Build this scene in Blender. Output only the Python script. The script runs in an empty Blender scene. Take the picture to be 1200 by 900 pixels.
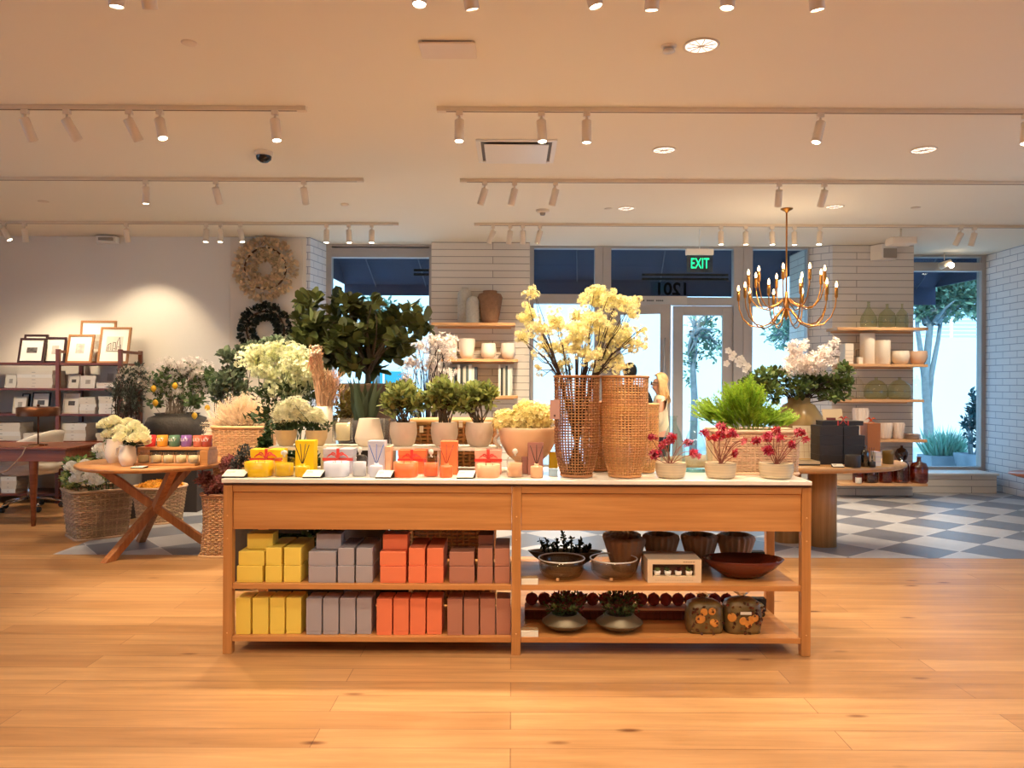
import bpy, math, random
from mathutils import Vector, Matrix, Euler
PI = math.pi
C = bpy.context.scene.collection
scn = bpy.context.scene
EYE = 1.41; F = 900.0; ROLL = 0.0045
CEIL = 3.21
def W(px, py, D):
    """a point of the room seen at pixel px,py that lies D metres ahead of the camera"""
    u = px-600.0; v = 450.0-py
    return Vector(((u-ROLL*v)*D/F, D, EYE+(v+ROLL*u)*D/F))
def XX(px, D): return (px-600.0)*D/F
def ZZ(py, D, px=600): return EYE+(450.0-py+ROLL*(px-600))*D/F
def s2l(c):
    c = c/255.0
    return c/12.92 if c <= .04045 else ((c+.055)/1.055)**2.4
def rgb(r, g, b): return (s2l(r), s2l(g), s2l(b), 1)
# ------------------------------------------------------------------ materials
MATS = {}
def _new(name):
    m = bpy.data.materials.new(name); m.use_nodes = True
    nt = m.node_tree; b = nt.nodes['Principled BSDF']
    return m, nt, b
def mat(name, col, rough=.6, metal=0, var=0.0, vscale=8, bump=0, bscale=40, emit=None, estr=0, island=0, trans=0, spec=None, sheen=0, scale3=(1,1,1), sss=0):
    if name in MATS: return MATS[name]
    m, nt, b = _new(name); c = rgb(*col)
    b.inputs['Base Color'].default_value = c
    b.inputs['Roughness'].default_value = rough; b.inputs['Metallic'].default_value = metal
    if spec is not None: b.inputs['Specular IOR Level'].default_value = spec
    tc = nt.nodes.new('ShaderNodeTexCoord')
    mp = nt.nodes.new('ShaderNodeMapping'); mp.inputs['Scale'].default_value = scale3
    nt.links.new(tc.outputs['Object'], mp.inputs['Vector'])
    fac = None
    if var:
        n = nt.nodes.new('ShaderNodeTexNoise'); n.inputs['Scale'].default_value = vscale; n.inputs['Detail'].default_value = 3
        nt.links.new(mp.outputs[0], n.inputs['Vector'])
        fac = n.outputs['Fac']; amt = var
    if island:
        g = nt.nodes.new('ShaderNodeNewGeometry'); fac = g.outputs['Random Per Island']; amt = island
    if fac is not None:
        mr = nt.nodes.new('ShaderNodeMapRange'); mr.inputs['From Min'].default_value = 0.0 if island else .25; mr.inputs['From Max'].default_value = 1.0 if island else .75
        mr.inputs['To Min'].default_value = 1-amt; mr.inputs['To Max'].default_value = 1+amt
        nt.links.new(fac, mr.inputs['Value'])
        h = nt.nodes.new('ShaderNodeHueSaturation'); h.inputs['Color'].default_value = c
        nt.links.new(mr.outputs[0], h.inputs['Value']); nt.links.new(h.outputs[0], b.inputs['Base Color'])
        if island:
            mh = nt.nodes.new('ShaderNodeMapRange'); mh.inputs['To Min'].default_value = .5-.02*amt*2; mh.inputs['To Max'].default_value = .5+.02*amt*2
            ml = nt.nodes.new('ShaderNodeMath'); ml.operation = 'FRACT'
            mm = nt.nodes.new('ShaderNodeMath'); mm.operation = 'MULTIPLY'; mm.inputs[1].default_value = 7.31
            nt.links.new(fac, mm.inputs[0]); nt.links.new(mm.outputs[0], ml.inputs[0]); nt.links.new(ml.outputs[0], mh.inputs['Value'])
            nt.links.new(mh.outputs[0], h.inputs['Hue'])
    if bump:
        n2 = nt.nodes.new('ShaderNodeTexNoise'); n2.inputs['Scale'].default_value = bscale; n2.inputs['Detail'].default_value = 4
        nt.links.new(mp.outputs[0], n2.inputs['Vector'])
        bp = nt.nodes.new('ShaderNodeBump'); bp.inputs['Strength'].default_value = bump; bp.inputs['Distance'].default_value = .01
        nt.links.new(n2.outputs['Fac'], bp.inputs['Height']); nt.links.new(bp.outputs[0], b.inputs['Normal'])
    if emit: b.inputs['Emission Color'].default_value = rgb(*emit); b.inputs['Emission Strength'].default_value = estr
    if sheen: b.inputs['Sheen Weight'].default_value = sheen
    MATS[name] = m
    return m
def wood(name, c1, c2, rough=.4, axis='X', grain=22, bump=.12):
    if name in MATS: return MATS[name]
    m, nt, b = _new(name)
    tc = nt.nodes.new('ShaderNodeTexCoord'); mp = nt.nodes.new('ShaderNodeMapping')
    sc = {'X': (.8, grain, grain), 'Y': (grain, .8, grain), 'Z': (grain, grain, .8)}[axis]
    mp.inputs['Scale'].default_value = sc
    nt.links.new(tc.outputs['Object'], mp.inputs['Vector'])
    n = nt.nodes.new('ShaderNodeTexNoise'); n.inputs['Scale'].default_value = 1.3; n.inputs['Detail'].default_value = 6; n.inputs['Roughness'].default_value = .62
    n.inputs['Distortion'].default_value = .25
    nt.links.new(mp.outputs[0], n.inputs['Vector'])
    cr = nt.nodes.new('ShaderNodeValToRGB'); cr.color_ramp.elements[0].position = .3; cr.color_ramp.elements[1].position = .7
    cr.color_ramp.elements[0].color = rgb(*c1); cr.color_ramp.elements[1].color = rgb(*c2)
    nt.links.new(n.outputs['Fac'], cr.inputs[0]); nt.links.new(cr.outputs[0], b.inputs['Base Color'])
    b.inputs['Roughness'].default_value = rough
    bp = nt.nodes.new('ShaderNodeBump'); bp.inputs['Strength'].default_value = bump; bp.inputs['Distance'].default_value = .004
    nt.links.new(n.outputs['Fac'], bp.inputs['Height']); nt.links.new(bp.outputs[0], b.inputs['Normal'])
    MATS[name] = m
    return m
def glass(name, tint=(235, 245, 245), gloss=.12, rough=.02, fres=1.45):
    """thin tinted glass: tinted see-through with a fresnel sheen"""
    if name in MATS: return MATS[name]
    m = bpy.data.materials.new(name); m.use_nodes = True; nt = m.node_tree; nt.nodes.clear()
    out = nt.nodes.new('ShaderNodeOutputMaterial'); tr = nt.nodes.new('ShaderNodeBsdfTransparent'); tr.inputs[0].default_value = rgb(*tint)
    gl = nt.nodes.new('ShaderNodeBsdfGlossy'); gl.inputs['Roughness'].default_value = rough
    lw = nt.nodes.new('ShaderNodeLayerWeight'); lw.inputs['Blend'].default_value = .5
    pw = nt.nodes.new('ShaderNodeMath'); pw.operation = 'POWER'; pw.inputs[1].default_value = 3.5; nt.links.new(lw.outputs['Facing'], pw.inputs[0])
    ad = nt.nodes.new('ShaderNodeMath'); ad.operation = 'MULTIPLY_ADD'; ad.use_clamp = True; ad.inputs[1].default_value = .55; ad.inputs[2].default_value = gloss
    nt.links.new(pw.outputs[0], ad.inputs[0])
    mx = nt.nodes.new('ShaderNodeMixShader'); nt.links.new(ad.outputs[0], mx.inputs[0]); nt.links.new(tr.outputs[0], mx.inputs[1]); nt.links.new(gl.outputs[0], mx.inputs[2])
    nt.links.new(mx.outputs[0], out.inputs[0]); MATS[name] = m
    return m
def leafmat(name, col, island=.35, rough=.55, trans=.25):
    """leaf: diffuse + a little light through the blade"""
    if name in MATS: return MATS[name]
    m = mat(name, col, rough=rough, island=island, spec=.3); nt = m.node_tree
    b = nt.nodes['Principled BSDF']; out = [n for n in nt.nodes if n.type == 'OUTPUT_MATERIAL'][0]
    t = nt.nodes.new('ShaderNodeBsdfTranslucent'); mx = nt.nodes.new('ShaderNodeMixShader'); mx.inputs[0].default_value = trans
    src = b.inputs['Base Color'].links[0].from_socket
    nt.links.new(src, t.inputs[0]); nt.links.new(b.outputs[0], mx.inputs[1]); nt.links.new(t.outputs[0], mx.inputs[2]); nt.links.new(mx.outputs[0], out.inputs[0])
    return m
def brickmat(name, col, mortar, bw, bh, axis='XZ', rough=.55, msize=.006, offset=.5, minus=False):
    m, nt, b = _new(name)
    tc = nt.nodes.new('ShaderNodeTexCoord'); sp = nt.nodes.new('ShaderNodeSeparateXYZ'); cb = nt.nodes.new('ShaderNodeCombineXYZ')
    nt.links.new(tc.outputs['Object'], sp.inputs[0])
    ad = nt.nodes.new('ShaderNodeMath'); ad.operation = 'SUBTRACT' if minus else 'ADD'
    nt.links.new(sp.outputs['X'], ad.inputs[0]); nt.links.new(sp.outputs['Y'], ad.inputs[1])
    nt.links.new(ad.outputs[0], cb.inputs['X']); nt.links.new(sp.outputs['Z'], cb.inputs['Y'])
    br = nt.nodes.new('ShaderNodeTexBrick'); br.offset = offset
    br.inputs['Scale'].default_value = 1; br.inputs['Brick Width'].default_value = bw; br.inputs['Row Height'].default_value = bh
    br.inputs['Mortar Size'].default_value = msize; br.inputs['Mortar Smooth'].default_value = .3
    br.inputs['Color1'].default_value = rgb(*col); br.inputs['Color2'].default_value = rgb(*[int(x*.975) for x in col]); br.inputs['Mortar'].default_value = rgb(*mortar)
    nt.links.new(cb.outputs[0], br.inputs['Vector']); nt.links.new(br.outputs['Color'], b.inputs['Base Color'])
    bp = nt.nodes.new('ShaderNodeBump'); bp.inputs['Strength'].default_value = .6; bp.inputs['Distance'].default_value = .006; bp.invert = True
    nt.links.new(br.outputs['Fac'], bp.inputs['Height']); nt.links.new(bp.outputs[0], b.inputs['Normal'])
    b.inputs['Roughness'].default_value = rough
    return m
# ------------------------------------------------------------------ mesh builder
class MB:
    def __init__(s): s.v = []; s.f = []; s.s = []
    def add(s, vs, fs, smooth=True):
        o = len(s.v); s.v.extend([tuple(p) for p in vs]); s.f.extend([tuple(i+o for i in f) for f in fs]); s.s.extend([smooth]*len(fs)); return s
    def box(s, x0, x1, y0, y1, z0, z1, M=None):
        vs = [(x, y, z) for z in (z0, z1) for (x, y) in ((x0, y0), (x1, y0), (x1, y1), (x0, y1))]
        if M is not None: vs = [M @ Vector(p) for p in vs]
        return s.add(vs, [(0, 3, 2, 1), (4, 5, 6, 7), (0, 1, 5, 4), (1, 2, 6, 5), (2, 3, 7, 6), (3, 0, 4, 7)], False)
    def lathe(s, prof, c=(0, 0, 0), n=28, flute=0, amp=0, sx=1, sy=1, M=None, power=2.0, close=True):
        vs = []; fs = []
        for (r, z) in prof:
            for k in range(n):
                a = 2*PI*k/n; q = 1.0
                if power != 2.0:
                    q = 1/((abs(math.cos(a))**power+abs(math.sin(a))**power)**(1/power))
                rr = r*q*(1+amp*math.cos(flute*a)) if flute else r*q
                vs.append(Vector((c[0]+rr*math.cos(a)*sx, c[1]+rr*math.sin(a)*sy, c[2]+z)))
        m = len(prof)
        for i in range(m-1):
            for k in range(n):
                k2 = (k+1) % n; fs.append((i*n+k, i*n+k2, (i+1)*n+k2, (i+1)*n+k))
        if close:
            if prof[0][0] > 1e-5: fs.append(tuple(reversed(range(n))))
            if prof[-1][0] > 1e-5: fs.append(tuple(range((m-1)*n, m*n)))
        if M is not None: vs = [M @ p for p in vs]
        return s.add(vs, fs, True)
    def tube(s, pts, r, n=6, caps=True, closed=False):
        pts = [Vector(p) for p in pts]; m = len(pts)
        rs = r if isinstance(r, (list, tuple)) else [r]*m
        vs = []; fs = []; prev = None
        for i, p in enumerate(pts):
            if closed: d = pts[(i+1) % m]-pts[i-1]
            else: d = pts[min(i+1, m-1)]-pts[max(i-1, 0)]
            if d.length < 1e-9: d = Vector((0, 0, 1))
            d.normalize()
            if prev is None:
                up = Vector((0, 0, 1)) if abs(d.z) < .9 else Vector((1, 0, 0))
                a = d.cross(up).normalized()
            else:
                a = prev-d*prev.dot(d)
                a = a.normalized() if a.length > 1e-6 else d.orthogonal().normalized()
            prev = a; b = d.cross(a)
            for k in range(n):
                t = 2*PI*k/n; vs.append(p+(a*math.cos(t)+b*math.sin(t))*rs[i])
        for i in range(m if closed else m-1):
            j = (i+1) % m
            for k in range(n):
                k2 = (k+1) % n; fs.append((i*n+k, i*n+k2, j*n+k2, j*n+k))
        if caps and not closed: fs.append(tuple(reversed(range(n)))); fs.append(tuple(range((m-1)*n, m*n)))
        return s.add(vs, fs, True)
    def ball(s, c, r, nu=12, nv=8, rz=None, noise=0, rng=None):
        rz = r if rz is None else rz; vs = [(c[0], c[1], c[2]-rz)]; fs = []
        for i in range(1, nv):
            t = PI*i/nv
            for k in range(nu):
                a = 2*PI*k/nu; q = 1+(rng.uniform(-noise, noise) if noise else 0)
                vs.append((c[0]+r*q*math.sin(t)*math.cos(a), c[1]+r*q*math.sin(t)*math.sin(a), c[2]-rz*q*math.cos(t)))
        vs.append((c[0], c[1], c[2]+rz)); L = len(vs)-1
        for k in range(nu):
            k2 = (k+1) % nu; fs.append((0, 1+k2, 1+k)); fs.append((L, 1+(nv-2)*nu+k, 1+(nv-2)*nu+k2))
            for i in range(nv-2): fs.append((1+i*nu+k, 1+i*nu+k2, 1+(i+1)*nu+k2, 1+(i+1)*nu+k))
        return s.add(vs, fs, True)
    def leaf(s, p, d, nrm, L, w, kind='leaf'):
        d = d.normalized(); sd = d.cross(nrm)
        if sd.length < 1e-4: sd = d.orthogonal()
        sd.normalize(); n = sd.cross(d)
        if kind == 'leaf':
            s.add([p, p+d*L*.45+sd*w*.5+n*w*.12, p+d*L*.5-n*w*.05, p+d*L*.45-sd*w*.5+n*w*.12, p+d*L-n*L*.1], [(0, 1, 2), (0, 2, 3), (1, 4, 2), (2, 4, 3)], True)
        elif kind == 'round':
            s.add([p, p+d*L*.22+sd*w*.36, p+d*L*.62+sd*w*.5+n*w*.1, p+d*L*.95+sd*w*.22, p+d*L-n*w*.1, p+d*L*.95-sd*w*.22, p+d*L*.62-sd*w*.5+n*w*.1, p+d*L*.22-sd*w*.36, p+d*L*.5-n*w*.08],
                  [(0, 1, 8), (1, 2, 8), (2, 3, 8), (3, 4, 8), (4, 5, 8), (5, 6, 8), (6, 7, 8), (7, 0, 8)], True)
        elif kind == 'blade':
            s.add([p-sd*w*.5, p+sd*w*.5, p+d*L*.5+sd*w*.45+n*L*.02, p+d*L*.5-sd*w*.45+n*L*.02, p+d*L], [(0, 1, 2, 3), (3, 2, 4)], True)
        elif kind == 'flower':
            # five petals round the tip, opening along d
            e = sd; g = n; vs = [p]; fs = []
            for k in range(5):
                a = 2*PI*k/5; q = e*math.cos(a)+g*math.sin(a); t = e*math.cos(a+1.57)+g*math.sin(a+1.57)
                i = len(vs); vs += [p+q*L*.55+t*w*.3+d*L*.25, p+q*L+d*L*.35, p+q*L*.55-t*w*.3+d*L*.25]
                fs.append((0, i+2, i+1, i))
            s.add(vs, fs, False)
        elif kind == 'spray':
            vs = [p-sd*w*.25, p+sd*w*.25]; fs = []
            s.add([p-sd*w*.3, p+sd*w*.3, p+d*L], [(0, 1, 2)], True)
            for k in range(4):
                t = .2+.2*k; q = p+d*L*t
                for sg in (-1, 1):
                    e = (d*.75+sd*sg*.7).normalized(); h = L*.34*(1-.5*t)
                    s.add([q-d*w*.25, q+d*w*.25, q+e*h], [(0, 1, 2)], True)
        return s
WO = {}
def obj(name, mb, m, parent=None, origin=None, bevel=0, seg=2, local=False):
    """link ONE mesh object. Vertices are given in room coordinates unless local"""
    me = bpy.data.meshes.new(name); o = bpy.data.objects.new(name, me); C.objects.link(o)
    if parent is not None: org = WO[parent.name]; o.parent = parent
    else:
        org = Vector(origin) if origin is not None else Vector((0, 0, 0)); o.location = org
    WO[o.name] = org
    if local: vs = mb.v
    else: vs = [(p[0]-org.x, p[1]-org.y, p[2]-org.z) for p in mb.v]
    me.from_pydata(vs, [], mb.f); me.polygons.foreach_set('use_smooth', mb.s); me.update()
    if m is not None: me.materials.append(m)
    if bevel:
        b = o.modifiers.new('bevel', 'BEVEL'); b.width = bevel; b.segments = seg; b.limit_method = 'ANGLE'
    return o
def tag(o, label, cat, group=None, kind=None):
    o['label'] = label; o['category'] = cat
    if group: o['group'] = group
    if kind: o['kind'] = kind
    return o
def thing(name, label, cat, loc=(0, 0, 0), group=None):
    o = bpy.data.objects.new(name, None); C.objects.link(o); o.location = Vector(loc); o.empty_display_size = .05
    WO[o.name] = Vector(loc)
    return tag(o, label, cat, group)
def struct(name, mb, m, parent=None, bevel=0):
    o = obj(name, mb, m, parent, bevel=bevel)
    if parent is None: o['kind'] = 'structure'
    return o
def dup(root, loc, label, rz=None, scale=None):
    def cp(o, par):
        c = o.copy(); C.objects.link(c)
        if par is not None: c.parent = par
        for ch in [x for x in list(C.objects) if x.parent == o]: cp(ch, c)
        return c
    r = cp(root, None); r.location = Vector(loc)
    if rz is not None: r.rotation_euler = (0, 0, rz)
    if scale is not None: r.scale = scale
    r['label'] = label; WO[r.name] = Vector(loc)
    return r
def textmesh(body, size, extr=.002, bold=0):
    cu = bpy.data.curves.new('txt', 'FONT'); cu.body = body; cu.size = size; cu.extrude = extr; cu.offset = bold; cu.align_x = 'CENTER'; cu.align_y = 'CENTER'
    o = bpy.data.objects.new('txt', cu); C.objects.link(o)
    dg = bpy.context.evaluated_depsgraph_get(); me = o.evaluated_get(dg).to_mesh()
    mb = MB(); mb.add([v.co.copy() for v in me.vertices], [tuple(p.vertices) for p in me.polygons], False)
    bpy.data.objects.remove(o); bpy.data.curves.remove(cu)
    return mb
def xform(mb, M):
    mb.v = [tuple(M @ Vector(p)) for p in mb.v]; return mb
def T(x, y, z): return Matrix.Translation((x, y, z))
def R(a, ax): return Matrix.Rotation(a, 4, ax)
ORD = ['first', 'second', 'third', 'fourth', 'fifth', 'sixth', 'seventh', 'eighth', 'ninth', 'tenth', 'eleventh', 'twelfth', 'thirteenth', 'fourteenth', 'fifteenth', 'sixteenth', 'seventeenth']
# ------------------------------------------------------------------ foliage helpers
def B(px, py, D, rx, ry, rd=None, t=1.0):
    c = W(px, py, D); k = D/F
    return (c, Vector((rx*k, (rd if rd is not None else min(rx, ry)*k*1.0), ry*k)))
def rdir(rg):
    while True:
        v = Vector((rg.uniform(-1, 1), rg.uniform(-1, 1), rg.uniform(-1, 1)))
        if .05 < v.length < 1: return v.normalized()
def pick(blobs, rg, shell=.6):
    ws = [b[1].x*b[1].z+1e-6 for b in blobs]; b = rg.choices(blobs, ws)[0]
    d = rdir(rg); t = shell+(1-shell)*rg.random() if rg.random() < .8 else rg.random()
    return b[0]+Vector((d.x*b[1].x, d.y*b[1].y, d.z*b[1].z))*t, d
def leaves(mb, blobs, n, L, w, kind='leaf', up=.4, out=1.0, rnd=.8, rg=None, shell=.5, lv=.3, droop=0):
    for _ in range(n):
        p, d = pick(blobs, rg, shell); e = d*out+rdir(rg)*rnd+Vector((0, 0, up))
        l = L*rg.uniform(1-lv, 1+lv); nr = rdir(rg)*.6+Vector((0, -.2, 1)) if kind != 'flower' else rdir(rg)
        mb.leaf(p-e.normalized()*l*.4, e, nr, l, w*rg.uniform(.8, 1.2), kind)
    return mb
def clusters(mb, blobs, n, R, k, L, w, rg, shell=.3):
    """n little round heads of k small flowers each"""
    for _ in range(n):
        p, d = pick(blobs, rg, shell); r = R*rg.uniform(.75, 1.25)
        for _ in range(k):
            e = rdir(rg); mb.leaf(p+e*r, e, rdir(rg), L, w, 'flower')
    return mb
def branches(mb, base, blobs, n, r0, rg, spread=.03, bend=.12, r1=.0015, nn=5, shell=.3):
    for _ in range(n):
        p, d = pick(blobs, rg, shell); b = Vector(base)+Vector((rg.uniform(-1, 1)*spread, rg.uniform(-1, 1)*spread, 0))
        L = (p-b).length; pts = []; sd = rdir(rg)*L*bend; lift = Vector((0, 0, L*.12))
        for i in range(6):
            t = i/5; pts.append(b.lerp(p, t)+(sd+lift)*math.sin(PI*t))
        mb.tube(pts, [r0+(r1-r0)*i/5 for i in range(6)], n=nn, caps=False)
    return mb
def woven(mb, prof, c, nr, ns, rr, power=2.0, sx=1, sy=1, rz=0, amp=.006, rs=None, M=None, rim=True):
    """a woven wicker wall: rings pass in and out of upright stakes. prof(t)->(r,z)"""
    c = Vector(c); rs = rs or rr*1.1
    def pt(r, a, z):
        q = 1.0 if power == 2.0 else 1/((abs(math.cos(a))**power+abs(math.sin(a))**power)**(1/power))
        p = Vector((r*q*math.cos(a)*sx, r*q*math.sin(a)*sy, 0)); p.rotate(Euler((0, 0, rz))); p += c; p.z += z
        return p
    for i in range(nr):
        t = (i+.5)/nr; r, z = prof(t)
        pts = [pt(r+amp*math.cos(PI*k+PI*i), 2*PI*k/ns, z) for k in range(ns)]
        mb.tube(pts, rr, n=4, closed=True)
    for k in range(ns):
        mb.tube([pt(prof(t/8)[0], 2*PI*k/ns, prof(t/8)[1]) for t in range(9)], rs, n=4)
    if rim:
        for t in (0, 1):
            r, z = prof(t)
            for q in (-1, 1): mb.tube([pt(r+q*rr, 2*PI*k/(ns*2), z) for k in range(ns*2)], rr*1.7, n=5, closed=True)
    return mb
# ================================================================== the setting
M_wall = mat('wall_paint', (236, 228, 216), rough=.75, bump=.05, bscale=60)
M_ceil = mat('ceiling_paint', (242, 230, 208), rough=.85)
M_frame = mat('grey_aluminium', (176, 170, 166), rough=.45, var=.04)
M_white = mat('white_enamel', (238, 232, 222), rough=.4)
M_navy = mat('navy_canvas', (44, 55, 82), rough=.8, var=.12, vscale=2)
M_slat = brickmat('long_painted_brick', (228, 220, 208), (150, 140, 128), 1.9, .089, msize=.0045)
M_brick = brickmat('white_painted_brick', (226, 228, 232), (150, 158, 176), .29, .089, msize=.005)
M_brickd = brickmat('white_painted_brick_splay', (226, 228, 232), (150, 158, 176), .29, .089, msize=.005, minus=True)
M_glass = glass('window_glass', (242, 250, 250), gloss=.02)
# oak floor boards run left to right
def floormat():
    m, nt, b = _new('oak_floor_boards')
    tc = nt.nodes.new('ShaderNodeTexCoord')
    br = nt.nodes.new('ShaderNodeTexBrick'); br.offset = .37; br.offset_frequency = 2
    br.inputs['Scale'].default_value = 1; br.inputs['Brick Width'].default_value = 2.1; br.inputs['Row Height'].default_value = .165
    br.inputs['Mortar Size'].default_value = .0022; br.inputs['Mortar Smooth'].default_value = .2; br.inputs['Bias'].default_value = 0
    br.inputs['Color1'].default_value = rgb(204, 156, 106); br.inputs['Color2'].default_value = rgb(180, 131, 84); br.inputs['Mortar'].default_value = rgb(150, 106, 68)
    nt.links.new(tc.outputs['Object'], br.inputs['Vector'])
    mp = nt.nodes.new('ShaderNodeMapping'); mp.inputs['Scale'].default_value = (.9, 13, 1); nt.links.new(tc.outputs['Object'], mp.inputs['Vector'])
    n = nt.nodes.new('ShaderNodeTexNoise'); n.inputs['Scale'].default_value = 1.4; n.inputs['Detail'].default_value = 8; n.inputs['Roughness'].default_value = .66; n.inputs['Distortion'].default_value = .5
    nt.links.new(mp.outputs[0], n.inputs['Vector'])
    cr = nt.nodes.new('ShaderNodeValToRGB'); cr.color_ramp.elements[0].position = .28; cr.color_ramp.elements[1].position = .72
    cr.color_ramp.elements[0].color = (.66, .6, .52, 1); cr.color_ramp.elements[1].color = (1.08, 1.06, 1.02, 1)
    nt.links.new(n.outputs['Fac'], cr.inputs[0])
    mx = nt.nodes.new('ShaderNodeMix'); mx.data_type = 'RGBA'; mx.blend_type = 'MULTIPLY'; mx.inputs[0].default_value = 1
    nt.links.new(br.outputs['Color'], mx.inputs[6]); nt.links.new(cr.outputs[0], mx.inputs[7])
    # dark knots
    mk = nt.nodes.new('ShaderNodeMapping'); mk.inputs['Scale'].default_value = (1.6, 4.5, 1); nt.links.new(tc.outputs['Object'], mk.inputs['Vector'])
    vo = nt.nodes.new('ShaderNodeTexVoronoi'); vo.inputs['Scale'].default_value = 1.1; nt.links.new(mk.outputs[0], vo.inputs['Vector'])
    ck = nt.nodes.new('ShaderNodeValToRGB'); ck.color_ramp.elements[0].position = .03; ck.color_ramp.elements[1].position = .11
    ck.color_ramp.elements[0].color = (.32, .2, .12, 1); ck.color_ramp.elements[1].color = (1, 1, 1, 1); nt.links.new(vo.outputs['Distance'], ck.inputs[0])
    m2 = nt.nodes.new('ShaderNodeMix'); m2.data_type = 'RGBA'; m2.blend_type = 'MULTIPLY'; m2.inputs[0].default_value = 1
    nt.links.new(mx.outputs[2], m2.inputs[6]); nt.links.new(ck.outputs[0], m2.inputs[7]); nt.links.new(m2.outputs[2], b.inputs['Base Color'])
    rr = nt.nodes.new('ShaderNodeMapRange'); rr.inputs['To Min'].default_value = .3; rr.inputs['To Max'].default_value = .46
    nt.links.new(n.outputs['Fac'], rr.inputs['Value']); nt.links.new(rr.outputs[0], b.inputs['Roughness'])
    bp = nt.nodes.new('ShaderNodeBump'); bp.inputs['Strength'].default_value = .25; bp.inputs['Distance'].default_value = .003; bp.invert = True
    nt.links.new(br.outputs['Fac'], bp.inputs['Height']); nt.links.new(bp.outputs[0], b.inputs['Normal'])
    return m
def tilemat():
    m, nt, b = _new('harlequin_floor_tiles')
    tc = nt.nodes.new('ShaderNodeTexCoord'); mp = nt.nodes.new('ShaderNodeMapping'); mp.inputs['Rotation'].default_value = (0, 0, -math.radians(39)); mp.inputs['Location'].default_value = (.12, .2, 0)
    nt.links.new(tc.outputs['Object'], mp.inputs['Vector'])
    ch = nt.nodes.new('ShaderNodeTexChecker'); ch.inputs['Scale'].default_value = 1/.48
    ch.inputs['Color1'].default_value = rgb(184, 182, 184); ch.inputs['Color2'].default_value = rgb(114, 117, 128)
    nt.links.new(mp.outputs[0], ch.inputs['Vector'])
    br = nt.nodes.new('ShaderNodeTexBrick'); br.offset = 0; br.inputs['Scale'].default_value = 1; br.inputs['Brick Width'].default_value = .48; br.inputs['Row Height'].default_value = .48
    br.inputs['Mortar Size'].default_value = .006; br.inputs['Color1'].default_value = (1, 1, 1, 1); br.inputs['Color2'].default_value = (.93, .93, .93, 1); br.inputs['Mortar'].default_value = (1.25, 1.25, 1.25, 1)
    nt.links.new(mp.outputs[0], br.inputs['Vector'])
    n = nt.nodes.new('ShaderNodeTexNoise'); n.inputs['Scale'].default_value = 5; n.inputs['Detail'].default_value = 5; nt.links.new(mp.outputs[0], n.inputs['Vector'])
    cr = nt.nodes.new('ShaderNodeValToRGB'); cr.color_ramp.elements[0].color = (.82, .82, .82, 1); cr.color_ramp.elements[1].color = (1.08, 1.08, 1.08, 1); nt.links.new(n.outputs['Fac'], cr.inputs[0])
    mx = nt.nodes.new('ShaderNodeMix'); mx.data_type = 'RGBA'; mx.blend_type = 'MULTIPLY'; mx.inputs[0].default_value = 1
    nt.links.new(ch.outputs[0], mx.inputs[6]); nt.links.new(br.outputs['Color'], mx.inputs[7])
    m2 = nt.nodes.new('ShaderNodeMix'); m2.data_type = 'RGBA'; m2.blend_type = 'MULTIPLY'; m2.inputs[0].default_value = 1
    nt.links.new(mx.outputs[2], m2.inputs[6]); nt.links.new(cr.outputs[0], m2.inputs[7]); nt.links.new(m2.outputs[2], b.inputs['Base Color'])
    b.inputs['Roughness'].default_value = .38
    return m
TY = 6.28; TX = -3.75
f = MB(); f.box(-8, 6.5, -5, TY, -.1, 0); f.box(-8, TX, TY, 9.5, -.1, 0); struct('floor', f, floormat())
f = MB(); f.box(TX, 6.5, TY, 10.75, -.1, 0.0005); struct('floor_tiled', f, tilemat())
f = MB(); f.box(-8.2, 6.75, -5.2, 10.12, CEIL, CEIL+.35); f.box(5.0, 6.75, 10.12, 10.68, CEIL, CEIL+.35); struct('ceiling', f, M_ceil)
# walls
PX = lambda px, D: (px-600)*D/F
f = MB(); f.box(-8.2, -2.55, 9.49, 9.75, 0, CEIL); struct('wall_back_left', f, M_wall)
f = MB(); f.box(PX(270, 9.49), PX(354, 9.49), 9.462, 9.489, .12, CEIL-.02); struct('trim_panel', f, mat('panel_paint', (228, 216, 200), rough=.7), bevel=.004)
f = MB(); f.box(-8.0, -2.56, 9.472, 9.489, 0, .11); struct('baseboard_left', f, M_wall)
def prism(mb, pts, z0, z1):
    n = len(pts); vs = [(x, y, z0) for x, y in pts]+[(x, y, z1) for x, y in pts]
    fs = [tuple(reversed(range(n))), tuple(range(n, 2*n))]+[(i, (i+1) % n, n+(i+1) % n, n+i) for i in range(n)]
    return mb.add(vs, fs, False)
f = prism(MB(), [(-2.55, 9.49), (-2.50, 9.49), (-2.40, 10.0), (-2.40, 10.15), (-2.55, 10.15)], 0, CEIL); struct('wall_return_left', f, M_brick)
WM = 10.05
f = prism(MB(), [(-1.03, 9.75), (.217, 9.75), (.235, 10.2), (-1.07, 10.2)], 0, CEIL); struct('wall_pier_centre', f, M_slat)
f = prism(MB(), [(4.10, 9.84), (5.14, 9.84), (5.14, 10.7), (3.86, 10.7), (3.86, WM)], 0, CEIL)
pier = struct('wall_pier_right', f, M_slat); pier.data.materials.append(M_brickd); pier.data.polygons[len(pier.data.polygons)-1].material_index = 1
f = MB(); f.box(6.5, 6.75, 6.6, 10.75, 0, CEIL); f.box(6.5, 6.75, -5.2, .4, 0, CEIL); f.box(6.5, 6.75, .4, 6.6, 0, .35); f.box(6.5, 6.75, .4, 6.6, 2.95, CEIL); struct('wall_right', f, M_brick)
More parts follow.
